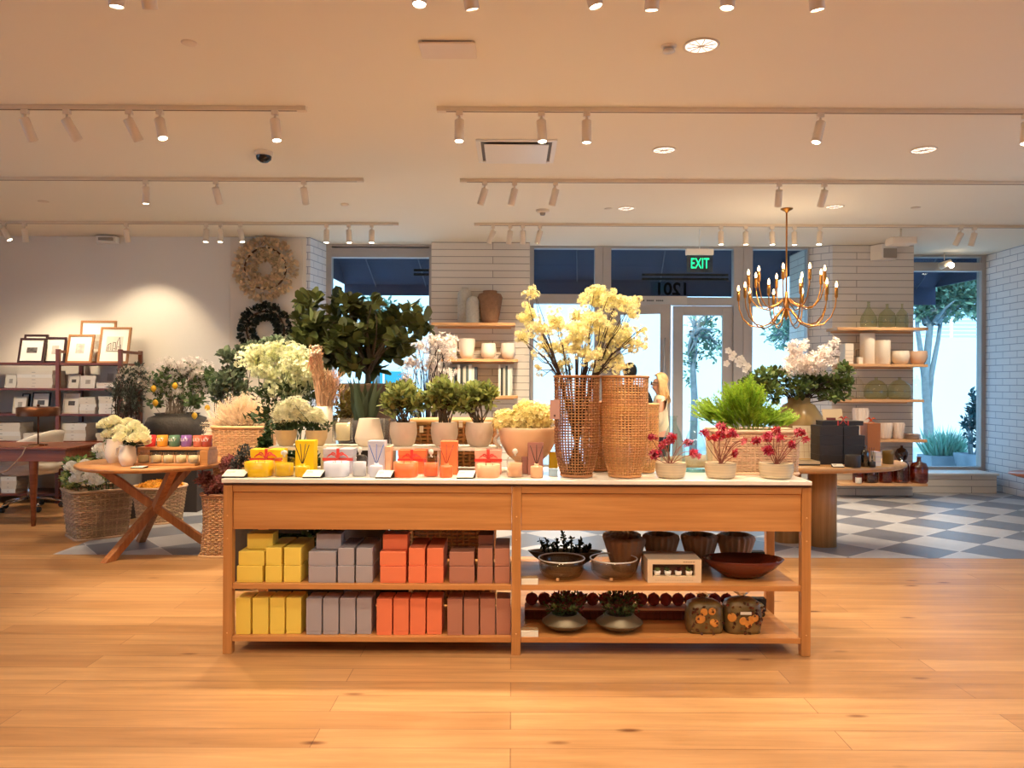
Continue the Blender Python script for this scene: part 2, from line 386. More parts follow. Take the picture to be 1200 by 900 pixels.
f = MB(); f.box(-8.2, -8, 6.2, 9.6, 0, CEIL); f.box(-8.2, -8, -5.2, .2, 0, CEIL); f.box(-8.2, -8, .2, 6.2, 0, .35); f.box(-8.2, -8, .2, 6.2, 2.95, CEIL); struct('wall_left', f, M_wall)
f = MB(); f.box(-8.2, 6.75, -5.2, -5, 0, CEIL); struct('wall_rear', f, M_wall)
# low walls under the windows
f = MB(); f.box(-2.4, -1.05, 9.98, 10.2, 0, .28); struct('wall_sill_left', f, M_slat)
f = MB(); f.box(.23, PX(696, WM), WM-.03, WM+.12, 0, .28); f.box(PX(880, WM), 3.86, WM-.03, WM+.12, 0, .28); struct('wall_sill_middle', f, M_slat)
f = MB(); f.box(5.14, 6.38, 10.1, 10.7, 0, .235); struct('wall_sill_right', f, M_slat); f = MB(); f.box(5.14, 6.40, 10.07, 10.55, .235, .262); struct('trim_sill', f, M_white, bevel=.005)
# windows: frame bars + panes
def win(name, Y, bars, panes, t=.06):
    f = MB()
    for (x0, x1, z0, z1) in bars: f.box(x0, x1, Y-t, Y+t, z0, z1)
    w = struct(name, f, M_frame, bevel=.004)
    for (x0, x1, z0, z1) in panes:
        g = MB(); g.box(x0, x1, Y-.004, Y+.004, z0, z1); obj('window_pane', g, M_glass, w)
    return w
zz = lambda y, D: EYE+(450-y)*D/F
D1 = 10.0
win('window_1', D1, [(-2.42, PX(389, D1), .28, CEIL), (-1.08, -1.02, .28, CEIL), (PX(389, D1), -1.08, zz(303, D1), zz(292, D1)), (PX(389, D1), -1.08, .28, .36), (PX(389, D1), -1.08, CEIL-.03, CEIL)],
    [(PX(389, D1), -1.08, .36, zz(303, D1)), (PX(389, D1), -1.08, zz(292, D1), CEIL-.03)])
D = WM
xa, xb, xc, xd = PX(625, D), PX(696, D), PX(715, D), PX(858, D); xe, xf = PX(880, D), PX(944, D)
win('window_2', D, [(.22, xa, .28, CEIL), (xb, (xb+xc)/2-.003, 0, CEIL), (xa, xb, zz(356, D), zz(345, D)), (xa, xb, .28, .36), (xa, xb, CEIL-.03, CEIL)], [(xa, xb, .36, zz(356, D)), (xa, xb, zz(345, D), CEIL-.03)])
win('window_3', D, [((xd+xe)/2+.003, xe, 0, CEIL), (xf, 3.86, .28, CEIL), (xe, xf, zz(358, D), zz(348, D)), (xe, xf, .28, .36), (xe, xf, CEIL-.03, CEIL)], [(xe, xf, .36, zz(358, D)), (xe, xf, zz(348, D), CEIL-.03)])
DT = zz(358, D)
w4 = win('window_4', D, [((xb+xc)/2, xc, 0, CEIL), (xd, (xd+xe)/2, 0, CEIL), (xc, xd, DT+.01, zz(348, D)), (xc, xd, CEIL-.03, CEIL)], [(xc, xd, zz(348, D), CEIL-.03)])
f = MB(); f.box(PX(735, D), PX(803, D), D-.085, D-.061, zz(357, D), zz(347, D)); obj('header_plate', f, mat('plate_grey', (188, 182, 176)), w4)
f = MB()
for k in range(14):
    if k % 5 == 4: continue
    x = PX(745+k*2.2, D); f.box(x, x+.018, D-.0865, D-.085, zz(353.2, D), zz(351.5, D))
obj('header_lettering', f, mat('dark_lettering', (70, 66, 64)), w4)
t = textmesh('1201', .225, .002, .005)   # put up to be read from the street, so it is mirrored from inside
xform(t, T(PX(787, D), D-.006, zz(338.5, D)) @ R(PI, 'Z') @ R(PI/2, 'X')); obj('street_number', t, mat('black_vinyl', (8, 8, 9), rough=.9, spec=.1), w4)
def doorleaf(name, x0, w, ang, sgn, z1):
    """glazed aluminium door leaf hinged at x0; opens by ang towards the room"""
    f = MB(); st = .13
    f.box(0, st, -.025, .025, .01, z1); f.box(w-st, w, -.025, .025, .01, z1); f.box(st, w-st, -.025, .025, z1-.12, z1); f.box(st, w-st, -.025, .025, .01, .26)
    o = obj(name, f, M_frame, origin=(0, 0, 0), local=True, bevel=.004); o['kind'] = 'structure'; o.location = (x0, WM, 0)
    g = MB(); g.box(st, w-st, -.004, .004, .26, z1-.12); obj('door_glass', g, M_glass, o, local=True)
    h = MB(); hx = w-st*.5 if sgn > 0 else w-st*.5
    h.tube([(hx, -.03, .9), (hx, -.075, .92), (hx, -.075, 1.98), (hx, -.03, 2.0)], .012, n=8)
    obj('door_handle', h, mat('brushed_steel', (170, 170, 172), rough=.3, metal=1), o, local=True)
    c = MB(); c.box(.15, .38, -.07, -.025, z1-.1, z1-.05); c.tube([(.3, -.06, z1-.05), (.42, -.11, z1-.03)], .008, n=6); obj('door_closer', c, M_frame, o, local=True)
    o.rotation_euler = (0, 0, ang); return o
doorleaf('door_1', xc+.005, .775, -math.radians(20), 1, DT)
o = doorleaf('door_2', xd-.005, .775, PI, -1, DT)
D3 = 10.6
win('window_5', D3, [(5.14, 5.2, .235, CEIL), (PX(1147, D3), 6.5, .235, CEIL), (5.2, PX(1147, D3), zz(316, D3), zz(306, D3)), (5.2, PX(1147, D3), .235, .30), (5.2, PX(1147, D3), CEIL-.03, CEIL)],
    [(5.2, PX(1147, D3), .30, zz(316, D3)), (5.2, PX(1147, D3), zz(306, D3), CEIL-.03)])
# side windows (out of the photograph) that let the daylight in
for nm, X in (('window_6', -8.1), ('window_7', 6.62)):
    f = MB(); y0, y1 = (.2, 6.2) if X < 0 else (.4, 6.6)
    for y in (y0+.03, y0+2, y0+4, y1-.03): f.box(X-.04, X+.04, y-.03, y+.03, .35, 2.95)
    w = struct(nm, f, M_frame); g = MB(); g.box(X-.004, X+.004, y0, y1, .35, 2.95); obj('window_pane', g, M_glass, w)
# ================================================================== outside
M_pave = mat('pavement', (214, 216, 214), rough=.8, var=.06, vscale=1)
f = MB(); f.box(-30, 40, 10.75, 40, -.12, -.02); f.box(-40, -8.2, -12, 10.75, -.12, -.02); f.box(6.75, 40, -12, 10.75, -.12, -.02); struct('ground_pavement', f, M_pave)
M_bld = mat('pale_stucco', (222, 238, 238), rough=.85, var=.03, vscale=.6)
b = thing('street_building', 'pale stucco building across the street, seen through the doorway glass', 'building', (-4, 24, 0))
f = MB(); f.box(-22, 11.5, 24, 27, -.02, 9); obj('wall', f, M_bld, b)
f = MB(); f.box(11.5, 30, 22, 23, -.02, ZZ(393, 22)); obj('low_wall', f, M_bld, b)
for px, w in ((612, 17), (560, 14), (450, 40)):
    f = MB(); z0, z1 = (ZZ(474, 24), ZZ(453, 24)) if px != 450 else (ZZ(452, 24), ZZ(436, 24))
    f.box(XX(px-w/2, 23.95), XX(px+w/2, 23.95), 23.9, 24.02, z0, z1); wv = obj('window', f, mat('lilac_window', (150, 130, 190), rough=.3) if px != 450 else mat('teal_shopfront', (40, 150, 175), rough=.4), b)
    f = MB(); f.box(XX(px, 23.95)-.03, XX(px, 23.95)+.03, 23.86, 23.9, z0, z1); obj('mullion', f, M_white, wv)
f = MB(); z0 = ZZ(393, 22); z1 = ZZ(370, 22)
for k in range(5): z = z0+(z1-z0)*(k+1)/5; f.box(11.5, 30, 22.3, 22.34, z-.03, z)
for k in range(14): x = 11.6+k*1.1; f.box(x, x+.09, 22.28, 22.36, z0, z1)
obj('railing', f, M_white, b)
rg = random.Random(5)
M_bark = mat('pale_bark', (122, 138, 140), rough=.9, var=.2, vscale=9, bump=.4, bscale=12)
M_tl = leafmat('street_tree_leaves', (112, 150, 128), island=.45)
def street_tree(label, base, trunkpts, r, blobs, n, L, nb):
    t = thing('street_tree', label, 'tree', base); f = MB()
    for j, tp in enumerate(trunkpts): f.tube(tp, [r*(.62 if j else 1)*(1-.6*i/(len(tp)-1)) for i in range(len(tp))], n=9)
    obj('trunk', f, M_bark, t)
    f = MB(); branches(f, trunkpts[0][-2], blobs, nb, .05, rg, spread=.1, r1=.008); obj('branch', f, M_bark, t)
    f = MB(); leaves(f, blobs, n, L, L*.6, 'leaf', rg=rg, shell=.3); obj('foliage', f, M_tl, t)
D = 14
street_tree('pale-barked street tree outside the rightmost window', XX(1088, D) and (XX(1088, D), D, -.02),
    [[W(1089, 545, D), W(1088, 500, D), W(1084, 440, D), W(1090, 380, D), W(1092, 350, D)], [W(1087, 478, D), W(1091, 440, D), W(1099, 400, D), W(1106, 350, D)], [W(1085, 452, D), W(1080, 420, D), W(1075, 385, D), W(1074, 365, D)]], .10,
    [B(1112, 345, D, 42, 34), B(1150, 340, D, 30, 40), B(1080, 366, D, 14, 12), B(1095, 330, D, 25, 22)], 3200, .13, 16)
D = 15
street_tree('thin street tree with bare twigs seen through the closed door leaf', (XX(812, D), D, -.02), [[W(812, 536, D), W(814, 470, D), W(812, 430, D), W(815, 390, D), W(813, 350, D)]], .08,
    [B(826, 390, D, 26, 34), B(808, 425, D, 10, 30), B(835, 410, D, 22, 16)], 420, .11, 26)
street_tree('slim leafy street tree seen behind the hanging chandelier', (XX(928, D), D, -.02), [[W(928, 536, D), W(926, 450, D), W(930, 390, D), W(928, 350, D)]], .07,
    [B(922, 388, D, 30, 26), B(936, 370, D, 16, 20)], 520, .12, 18)
street_tree('small street tree glimpsed above the leafy crown at the left window', (XX(440, D), D, -.02), [[W(440, 536, D), W(442, 420, D), W(445, 370, D)]], .08,
    [B(440, 362, D, 30, 18), B(488, 372, D, 14, 16)], 420, .12, 14)
# awnings
def awning(label, x0, x1, Y, zv0, zv1, rail=None):
    a = thing('awning', label, 'awning', ((x0+x1)/2, Y+.15, 3.3)); y0, y1 = Y+.15, Y+1.25
    f = MB(); f.add([(x0, y0, 3.5), (x1, y0, 3.5), (x1, y1, zv1), (x0, y1, zv1), (x0, y0, 3.53), (x1, y0, 3.53), (x1, y1, zv1+.03), (x0, y1, zv1+.03)], [(0, 3, 2, 1), (4, 5, 6, 7), (0, 1, 5, 4), (1, 2, 6, 5), (2, 3, 7, 6), (3, 0, 4, 7)], False)
    obj('canopy', f, M_navy, a)
    f = MB(); f.box(x0, x1, y1, y1+.02, zv0, zv1+.02); obj('valance', f, M_navy, a)
    f = MB()
    for x in (x0, x1-.02): f.add([(x, y0, 3.5), (x, y1, zv1), (x, y0, zv1-.02), (x+.02, y0, 3.5), (x+.02, y1, zv1), (x+.02, y0, zv1-.02)], [(0, 1, 2), (3, 5, 4), (0, 3, 4, 1), (1, 4, 5, 2), (2, 5, 3, 0)], False)
    obj('side_panel', f, M_navy, a)
    n = max(2, int((x1-x0)/.95))
    for k in range(n):
        x = x0+(k+.5)*(x1-x0)/n; f = MB(); f.tube([(x, y0+.02, 3.46), (x+.1, y1-.02, zv1-.03)], .008, n=6); obj('rib', f, mat('dim_steel', (96, 102, 116), metal=.6), a)
    if rail:
        f = MB()
        for z in rail[2:]: f.box(rail[0], rail[1], Y+.5, Y+.53, z-.015, z+.015)
        obj('rail', f, mat('black_vinyl', (18, 18, 20)), a)
awning('navy canvas awning outside the left window', XX(403, 11.25), -1.0, 10.0, 2.70, 2.86, (PX(484, 10.5), PX(504, 10.5), zz(317, 10.5), zz(322, 10.5)))
awning('long navy canvas awning outside the entrance doors', .24, 3.9, WM, 2.71, 2.95, (PX(752, 10.55), PX(853, 10.55), zz(321, 10.55), zz(326, 10.55)))
awning('navy canvas awning outside the rightmost window', 4.9, 6.53, D3, 2.66, 2.93)
# planters on the pavement
D = 12.4; M_fib = mat('grey_fibre_planter', (146, 160, 168), rough=.7, var=.08)
p = thing('trough_planter', 'low grey trough of grassy plants outside the rightmost window', 'planter', (XX(1110, D), D, -.02))
f = MB(); prism(f, [(XX(1084, D), D-.2), (XX(1129, D), D-.2), (XX(1129, D), D+.25), (XX(1084, D), D+.25)], -.02, ZZ(531, D)); obj('trough', f, M_fib, p, bevel=.015)
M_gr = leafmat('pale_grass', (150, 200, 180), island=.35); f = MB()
for _ in range(420):
    b0 = Vector((XX(rg.uniform(1088, 1126), D), D+rg.uniform(-.12, .15), ZZ(533, D))); d = Vector((rg.uniform(-.9, .9), rg.uniform(-.8, .5), 1)); f.leaf(b0, d, rdir(rg), rg.uniform(.2, .55), .03, 'blade')
obj('grass', f, M_gr, p)
D = 11.85; p = thing('potted_shrub', 'tall dark-leaved shrub in a grey pot outside the rightmost window', 'plant', (XX(1139, D), D, -.02))
f = MB(); f.lathe([(.13, 0), (.2, .36), (.2, .39), (.17, .39), (.16, .3), (0, .3)], (XX(1139, D), D, -.02), 16, power=8); obj('pot', f, M_fib, p)
f = MB(); branches(f, (XX(1139, D), D, .3), [B(1139, 490, D, 8, 30)], 12, .015, rg); obj('stem', f, M_bark, p)
f = MB(); leaves(f, [B(1141, 500, D, 11, 26), B(1142, 475, D, 8, 20), B(1130, 496, D, 5, 8)], 420, .1, .05, 'leaf', rg=rg); obj('foliage', f, leafmat('blue_green_shrub', (60, 100, 104), island=.4), p)
# ================================================================== ceiling fittings and lamps
M_track = mat('track_white', (226, 206, 178), rough=.5); M_head = mat('spot_white', (232, 214, 190), rough=.45)
M_lens = mat('lamp_lens', (255, 244, 225), emit=(255, 236, 205), estr=22)
M_off = mat('lens_dark', (180, 165, 140), rough=.3)
WARM = (1.0, .81, .56)
LB = .82
def spot(name, loc, d, power, size=95, blend=.6, r=.05, col=WARM):
    l = bpy.data.lights.new(name, 'SPOT'); l.energy = power*LB; l.color = col; l.spot_size = math.radians(size); l.spot_blend = blend; l.shadow_soft_size = r
    o = bpy.data.objects.new(name, l); C.objects.link(o); o.location = loc; o.rotation_euler = Vector(d).to_track_quat('-Z', 'Y').to_euler(); return o
def rail(label, x0, x1, Y):
    t = thing('lighting_track', label, 'track', ((x0+x1)/2, Y, CEIL), 'ceiling lighting tracks')
    f = MB(); f.box(x0, x1, Y-.018, Y+.018, CEIL-.028, CEIL-.0005); obj('rail', f, M_track, t, bevel=.002)
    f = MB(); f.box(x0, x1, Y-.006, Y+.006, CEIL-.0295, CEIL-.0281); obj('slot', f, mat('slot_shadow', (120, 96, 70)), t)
    f = MB()
    for x in (x0, x1): f.box(x-.03, x+.03, Y-.021, Y+.021, CEIL-.031, CEIL-.0005)
    obj('end_cap', f, M_track, t, bevel=.002)
def head(px, Y, tx, ty, lit, label, power=0, size=95):
    """tx: lens swings right(+)/left(-); ty: lens swings away(+)/towards the camera(-), degrees"""
    x = XX(px, Y); z = CEIL-.028; o = thing('track_spotlight', label, 'spotlight', (x, Y, z-.0005), 'white track spotlights')
    f = MB(); f.box(x-.022, x+.022, Y-.016, Y+.016, z-.03, z-.001); obj('adapter', f, M_head, o, bevel=.003)
    f = MB(); f.tube([(x, Y, z-.03), (x, Y, z-.085)], .007, n=8); obj('stem', f, M_head, o)
    Mx = T(x, Y, z-.075) @ Euler((math.radians(ty), math.radians(-tx), 0)).to_matrix().to_4x4() 
    f = MB(); f.lathe([(.026, .02), (.031, .016), (.031, -.128), (.028, -.13), (.0265, -.122)], M=Mx, n=18, close=False); f.lathe([(0, .02), (.026, .02)], M=Mx, n=18, close=False); obj('lamp_housing', f, M_head, o)
    f = MB(); f.lathe([(0, -.124), (.027, -.124), (.027, -.118), (0, -.118)], M=Mx, n=18); obj('lens', f, M_lens if lit else M_off, o)
    d = (Mx.to_3x3() @ Vector((0, 0, -1))); p = Mx @ Vector((0, 0, -.14))
    if power: spot('spot_beam', p, d, power, size)
TRK = {'A': 3.2, 'B': 5.0, 'C': 6.75, 'D': 8.6}
rail('nearest white track crossing the top edge of the photo', -3.6, 3.2, 3.2)
rail('white ceiling track, second row from the camera, left side', -5.6, XX(352, 5), 5.0)
rail('white ceiling track, second row from the camera, right side', XX(516, 5), 4.6, 5.0)
rail('white ceiling track, third row from the camera, left side', -7, XX(421, 6.75), 6.75)
rail('white ceiling track, third row from the camera, right side', XX(542, 6.75), 5.8, 6.75)
rail('white ceiling track, fourth and farthest row, left side', -7.5, XX(463, 8.6), 8.6)
rail('white ceiling track, fourth and farthest row, right side', XX(558, 8.6), 6.2, 8.6)
PW = 165
rows = [('A', 'on the nearest track', [(133, 0, 5, 1, 1), (167, 0, 25, 0, 0), (490, 0, -8, 1, 1), (545, 10, 15, 1, 1), (687, 15, 0, 1, 0), (763, 0, 12, 1, 1), (853, -5, 0, 1, 1), (953, 8, 8, 1, 1)]),
 ('B', 'on the second row left track', [(28, 14, 20, 0, 1), (77, 24, 22, 0, 1), (150, 20, 22, 0, 1), (186, 16, -14, 1, 1), (321, 8, -8, 1, 1)]),
 ('B', 'on the second row right track', [(537, 0, -10, 1, 1), (633, 3, -10, 1, 1), (686, 0, -4, 1, 1), (960, -16, -8, 1, 1), (1201, -8, -8, 1, 1)]),
 ('C', 'on the third row left track', [(-125, 0, 42, 1, 1), (-40, 0, 42, 1, 1), (170, 0, 0, 1, 1), (252, 4, 34, 0, 1), (355, 0, 34, 0, 1)]),  # first two heads are unseen, added to brighten the bookcase
 ('C', 'on the third row right track', [(567, -18, 8, 1, 1), (602, -14, 8, 1, 1), (650, -14, 10, 1, 1), (912, 6, 30, 0, 1), (965, -4, 30, 0, 1)]),
 ('D', 'on the farthest row left track', [(4, 30, 0, 1, 0), (28, 0, 12, 1, 1), (147, -4, 27, 1, 1), (241, 0, -8, 1, 0), (258, 0, -8, 1, 1), (281, 12, -6, 1, 0), (382, 0, -8, 1, 1), (408, 4, -6, 1, 0), (435, 0, -8, 1, 1)]),
 ('D', 'on the farthest row right track', [(577, -22, 6, 1, 1), (597, -8, 16, 0, 0), (612, 0, 16, 0, 1), (632, -15, 4, 1, 1), (844, 0, -4, 1, 1), (873, 0, -4, 1, 0), (904, 0, -6, 1, 1), (930, 0, -4, 1, 0), (960, -8, -10, 1, 1), (1125, -20, 14, 0, 1), (1141, -10, 14, 0, 0)])]
for key, where, hs in rows:
    for i, (px, tx, ty, lit, pw) in enumerate(hs):
        head(px, TRK[key], tx, ty, lit, 'white cylinder spotlight %s, %s from its left end' % (where, ORD[i]), (85 if px == 147 else 105 if px < 0 else PW if key != 'A' else 60) if pw else 0, 84)
# unseen fill beams without fittings, added to brighten floor and ceiling by bounce
for Y in (-3.6, -1.6, .6):
    for x in (-5.5, -2.8, 0, 2.8, 5.2): spot('rear_fill_beam', (x, Y, CEIL-.15), (0, 0, -1), 82, 130)
rail('added unseen ceiling track in front of the camera, above the frame', -3.2, 3.4, 1.3)  # unseen track and heads, added to brighten the console front
for i, x in enumerate((-2.6, -1.5, -.5, .5, 1.5, 2.7)): head(600+x*F/1.3, 1.3, 0, 48, True, 'added unseen spotlight above the frame aimed at the console, %s from the left' % ORD[i], 62, 70)
M_can = mat('can_reflector', (240, 232, 222), rough=.25, metal=.3, emit=(255, 240, 220), estr=1.5)
def downlight(px, py, r, label, pw=120):
    D = (CEIL-EYE)*F/(450-py+ROLL*(px-600)); x = XX(px, D); o = thing('recessed_downlight', label, 'downlight', (x, D, CEIL), 'round recessed downlights')
    f = MB(); f.lathe([(r, -.001), (r*1.02, -.006), (r*.9, -.008), (r*.88, -.003)], (x, D, CEIL), 28, close=False); obj('trim_ring', f, M_head, o)
    f = MB(); f.lathe([(0, -.002), (r*.87, -.004)], (x, D, CEIL), 28, close=False); obj('diffuser', f, M_can, o)
    f = MB()
    for k in range(5): f.tube([(x+r*.8*math.sin(a)*1, D+r*.8*math.cos(a), CEIL-.006) for a in (k*.6-1.2, k*.6-1.2+PI)], .0025, n=4)
    obj('baffle', f, mat('baffle_grey', (196, 176, 160)), o)
    if pw: spot('downlight_beam', (x, D, CEIL-.03), (0, 0, -1), pw, 110)
downlight(820, 53, .095, 'round recessed downlight, largest, at upper right of centre')
downlight(777, 175.5, .09, 'round recessed downlight right of the square air vent')
downlight(1081, 175.5, .095, 'round recessed downlight near the right edge of the ceiling', 60)
downlight(733, 244, .09, 'small far recessed downlight above the entrance doors')
downlight(977, 242, .09, 'far recessed downlight just right of the chandelier canopy')
def disc(name, px, py, r, h, label, cat, m=M_head):
    D = (CEIL-EYE)*F/(450-py+ROLL*(px-600)); x = XX(px, D); o = thing(name, label, cat, (x, D, CEIL))
    f = MB(); f.lathe([(r, -.0005), (r, -h*.5), (r*.8, -h), (0, -h)], (x, D, CEIL), 24, close=False); obj('cover', f, m, o); return o, x, D
disc('ceiling_sensor', 220, 50, .042, .008, 'flat round cover plate on the ceiling at upper left', 'cover plate')
disc('ceiling_sensor', 50, 236, .05, .008, 'small far cover plate on the ceiling at left', 'cover plate')
disc('ceiling_sensor', 403, 239, .04, .02, 'small far sensor disc on the ceiling above the left window', 'sensor')
disc('ceiling_sensor', 712, 244.5, .04, .008, 'small flat disc just left of the far downlight by the doors', 'cover plate')
disc('ceiling_sensor', 1072, 243, .045, .012, 'small flat disc on the far right ceiling', 'cover plate')
o, x, D = disc('sprinkler_cover', 782, 54, .04, .012, 'small round sprinkler cover left of the largest downlight', 'sprinkler')
f = MB(); f.lathe([(.03, -.022), (.034, -.03), (0, -.03)], (x, D, CEIL), 20, close=False); obj('cap', f, M_head, o)
o, x, D = disc('smoke_detector', 635, 246, .07, .03, 'round smoke detector behind the square air vent', 'smoke detector')
f = MB(); f.lathe([(.03, -.03), (.024, -.055), (0, -.06)], (x, D, CEIL), 16, close=False); obj('sensor', f, mat('sensor_grey', (150, 140, 130)), o)
o, x, D = disc('dome_camera', 308, 178, .07, .035, 'dark dome camera on the ceiling at left', 'camera')
f = MB(); f.lathe([(.06, -.035), (.055, -.06), (.03, -.08), (0, -.085)], (x, D, CEIL), 20, close=False); obj('dome', f, mat('smoked_dome', (30, 28, 34), rough=.08), o)
# square ceiling vent
Dn = (CEIL-EYE)*F/(450-163); Df = (CEIL-EYE)*F/(450-189.5); Dn, Df = min(Dn, Df), max(Dn, Df)
x0, x1 = XX(556, Dn), XX(652, Dn)
v = thing('ceiling_vent', 'square ceiling air vent with a flat centre plate', 'air vent', ((x0+x1)/2, (Dn+Df)/2, CEIL))
cx, cy, hx, hy = (x0+x1)/2, (Dn+Df)/2, (x1-x0)/2, (Df-Dn)/2
f = MB()
def ringbox(f, cx, cy, hx, hy, w, z0, z1):
    f.box(cx-hx, cx+hx, cy-hy, cy-hy+w, z0, z1); f.box(cx-hx, cx+hx, cy+hy-w, cy+hy, z0, z1); f.box(cx-hx, cx-hx+w, cy-hy+w, cy+hy-w, z0, z1); f.box(cx+hx-w, cx+hx, cy-hy+w, cy+hy-w, z0, z1)
ringbox(f, cx, cy, hx, hy, .035, CEIL-.012, CEIL-.0005); obj('vent_frame', f, M_white, v, bevel=.003)
f = MB(); f.add([(cx-hx+.035, cy-hy+.035, CEIL-.004), (cx+hx-.035, cy-hy+.035, CEIL-.004), (cx+hx-.035, cy+hy-.035, CEIL-.004), (cx-hx+.035, cy+hy-.035, CEIL-.004)], [(0, 3, 2, 1)], False); obj('duct_opening', f, mat('duct_dark', (120, 110, 104)), v)
f = MB(); f.box(cx-hx*.8, cx+hx*.8, cy-hy*.84, cy+hy*.84, CEIL-.03, CEIL-.022); f.box(cx-.02, cx+.02, cy-.02, cy+.02, CEIL-.022, CEIL-.004); obj('centre_plate', f, M_white, v, bevel=.004)
Dn = (CEIL-EYE)*F/(450-47); Df = (CEIL-EYE)*F/(450-66); x0, x1 = XX(488, Dn), XX(555, Dn); cx, cy = (x0+x1)/2, (Dn+Df)/2
v = thing('ceiling_speaker', 'small flat rectangular ceiling fitting with a dark rear gap', 'ceiling fitting', (cx, cy, CEIL))
f = MB(); f.box(x0, x1, Dn, Df, CEIL-.018, CEIL-.008); obj('cover', f, M_head, v, bevel=.004)
f = MB(); f.box(x0+.02, x1-.02, Dn+.01, Df-.01, CEIL-.008, CEIL-.0005); obj('gap', f, mat('duct_dark', (120, 110, 104)), v)
# emergency light boxes on the walls and a ceiling box
def walllamp(px0, px1, py0, py1, D, label, side):
    x0, x1 = XX(px0, D), XX(px1, D); z0, z1 = ZZ(py1, D, px0), ZZ(py0, D, px0)
    v = thing('wall_fixture', label, 'wall fixture', ((x0+x1)/2, D, z0))
    f = MB(); m = (x0+x1)/2; prism(f, [(x0, D), (x0+(x1-x0)*.25, D-.16), (x1, D-.12), (x1, D)], z0, z1); obj('casing', f, M_white, v, bevel=.008)
    f = MB(); a = x0+(x1-x0)*.34; f.box(a, x1-.02, D-.157, D-.118, z0+.02, z0+(z1-z0)*.7); obj('grille', f, mat('grille_grey', (150, 140, 128)), v)
walllamp(1019, 1045, 288, 306, 9.84, 'white wedge-shaped wall fixture high on the right brick pier', 1)
walllamp(113, 140, 278.5, 286, 9.49, 'white wedge-shaped wall fixture high on the left wall', 1)
D = 8.8; v = thing('ceiling_box', 'white box fitting hanging from the ceiling in front of the right pier', 'ceiling fitting', (XX(1055, D), D, CEIL))
f = MB(); f.box(XX(1041, D), XX(1069, D), D-.1, D+.1, ZZ(287, D, 1055), ZZ(279, D, 1055)); obj('casing', f, M_head, v, bevel=.01)
f = MB(); f.tube([(XX(1055, D), D, ZZ(279, D, 1055)), (XX(1055, D), D, CEIL)], .012, n=8); obj('stem', f, M_head, v)
D = 10.35; v = thing('window_spotlight', 'bright white spotlight hanging by the rightmost window', 'spotlight', (XX(1111, D), D, CEIL))
f = MB(); f.tube([(XX(1106, D), D, CEIL), (XX(1106, D), D, ZZ(305, D, 1106))], .005, n=6); obj('stem', f, M_head, v)
Mx = T(XX(1108, D), D, ZZ(309, D, 1108)) @ R(math.radians(60), 'Y') @ R(math.radians(50), 'X')
f = MB(); f.lathe([(.03, .07), (.05, -.08)], M=Mx, n=16); obj('lamp_housing', f, M_head, v)
f = MB(); f.ball(tuple(W(1115, 311, D-.08)), .035, 12, 8); obj('lens', f, M_lens, v)
# EXIT sign
D = 8.9; v = thing('exit_sign', 'green lit EXIT sign hanging on a rod over the doors', 'sign', (XX(819, D), D, CEIL))
f = MB(); f.tube([(XX(819, D), D, CEIL), (XX(819, D), D, ZZ(292, D, 819))], .006, n=8); obj('rod', f, M_white, v)
f = MB(); f.box(XX(803, D), XX(835, D), D-.03, D+.03, ZZ(299, D, 819), ZZ(292, D, 819)); obj('housing', f, M_white, v, bevel=.005)
f = MB(); f.box(XX(804, D), XX(834.5, D), D-.004, D+.004, ZZ(319, D, 819), ZZ(299, D, 819)); obj('panel', f, glass('sign_panel', (190, 205, 205), gloss=.08), v)
t = textmesh('EXIT', .17, .003); xform(t, T(XX(819.3, D), D-.009, ZZ(309.3, D, 819)) @ R(PI/2, 'X') @ Matrix.Diagonal((.62, 1, 1, 1))); obj('lettering', t, mat('exit_green', (20, 200, 130), emit=(10, 230, 140), estr=2.2), v)
# chandelier
D = 7.83; cxx = XX(921, D); ch = thing('chandelier', 'brass chandelier with two tiers of curved candle arms', 'chandelier', (cxx, D, CEIL))
M_br = mat('aged_brass', (176, 120, 58), rough=.28, metal=1, var=.1)
zb = ZZ(373, D, 921)
f = MB(); f.lathe([(.062, 0), (.06, -.008), (.02, -.03), (.009, -.045)], (cxx, D, CEIL), 24, close=False); obj('canopy', f, M_br, ch)
f = MB(); f.tube([(cxx, D, CEIL-.04), (cxx, D, ZZ(345, D, 921))], .0085, n=10); obj('rod', f, M_br, ch)
f = MB(); z1 = ZZ(342, D, 921); f.lathe([(0, zb-.02), (.012, zb), (.026, zb+.04), (.03, zb+.1), (.02, zb+.19), (.012, z1), (.0, z1+.01)], (cxx, D, 0), 20); obj('body', f, M_br, ch)
def arm(a, rad, zlow, ztop, z0):
    dx, dy = math.cos(a), math.sin(a); pts = []
    for t, (rr, z) in enumerate([(.03, z0), (.08, z0-.05), (rad*.35, zlow+.035), (rad*.55, zlow), (rad*.75, zlow+.02), (rad*.9, zlow+.09), (rad*.98, zlow+.19), (rad, zlow+.28), (rad, ztop-.1)]):
        pts.append((cxx+dx*rr, D+dy*rr, z))
    f = MB(); f.tube(pts, .0065, n=7); f.lathe([(.006, ztop-.11), (.016, ztop-.095), (.017, ztop-.03), (.014, ztop)], (cxx+dx*rad, D+dy*rad, 0), 12); ar = obj('candle_arm', f, M_br, ch)
    f = MB(); f.lathe([(.008, ztop), (.013, ztop+.015), (.012, ztop+.03), (.003, ztop+.058), (0, ztop+.06)], (cxx+dx*rad, D+dy*rad, 0), 10); obj('bulb', f, mat('candle_bulb', (255, 230, 190), emit=(255, 205, 140), estr=14), ar)
for k in range(10): arm(2*PI*k/10+.25, .47, ZZ(383, D, 921), ZZ(339, D, 921), zb+.1)
for k in range(9): arm(2*PI*k/9+.1, .37, ZZ(362, D, 921), ZZ(321, D, 921), zb+.2)
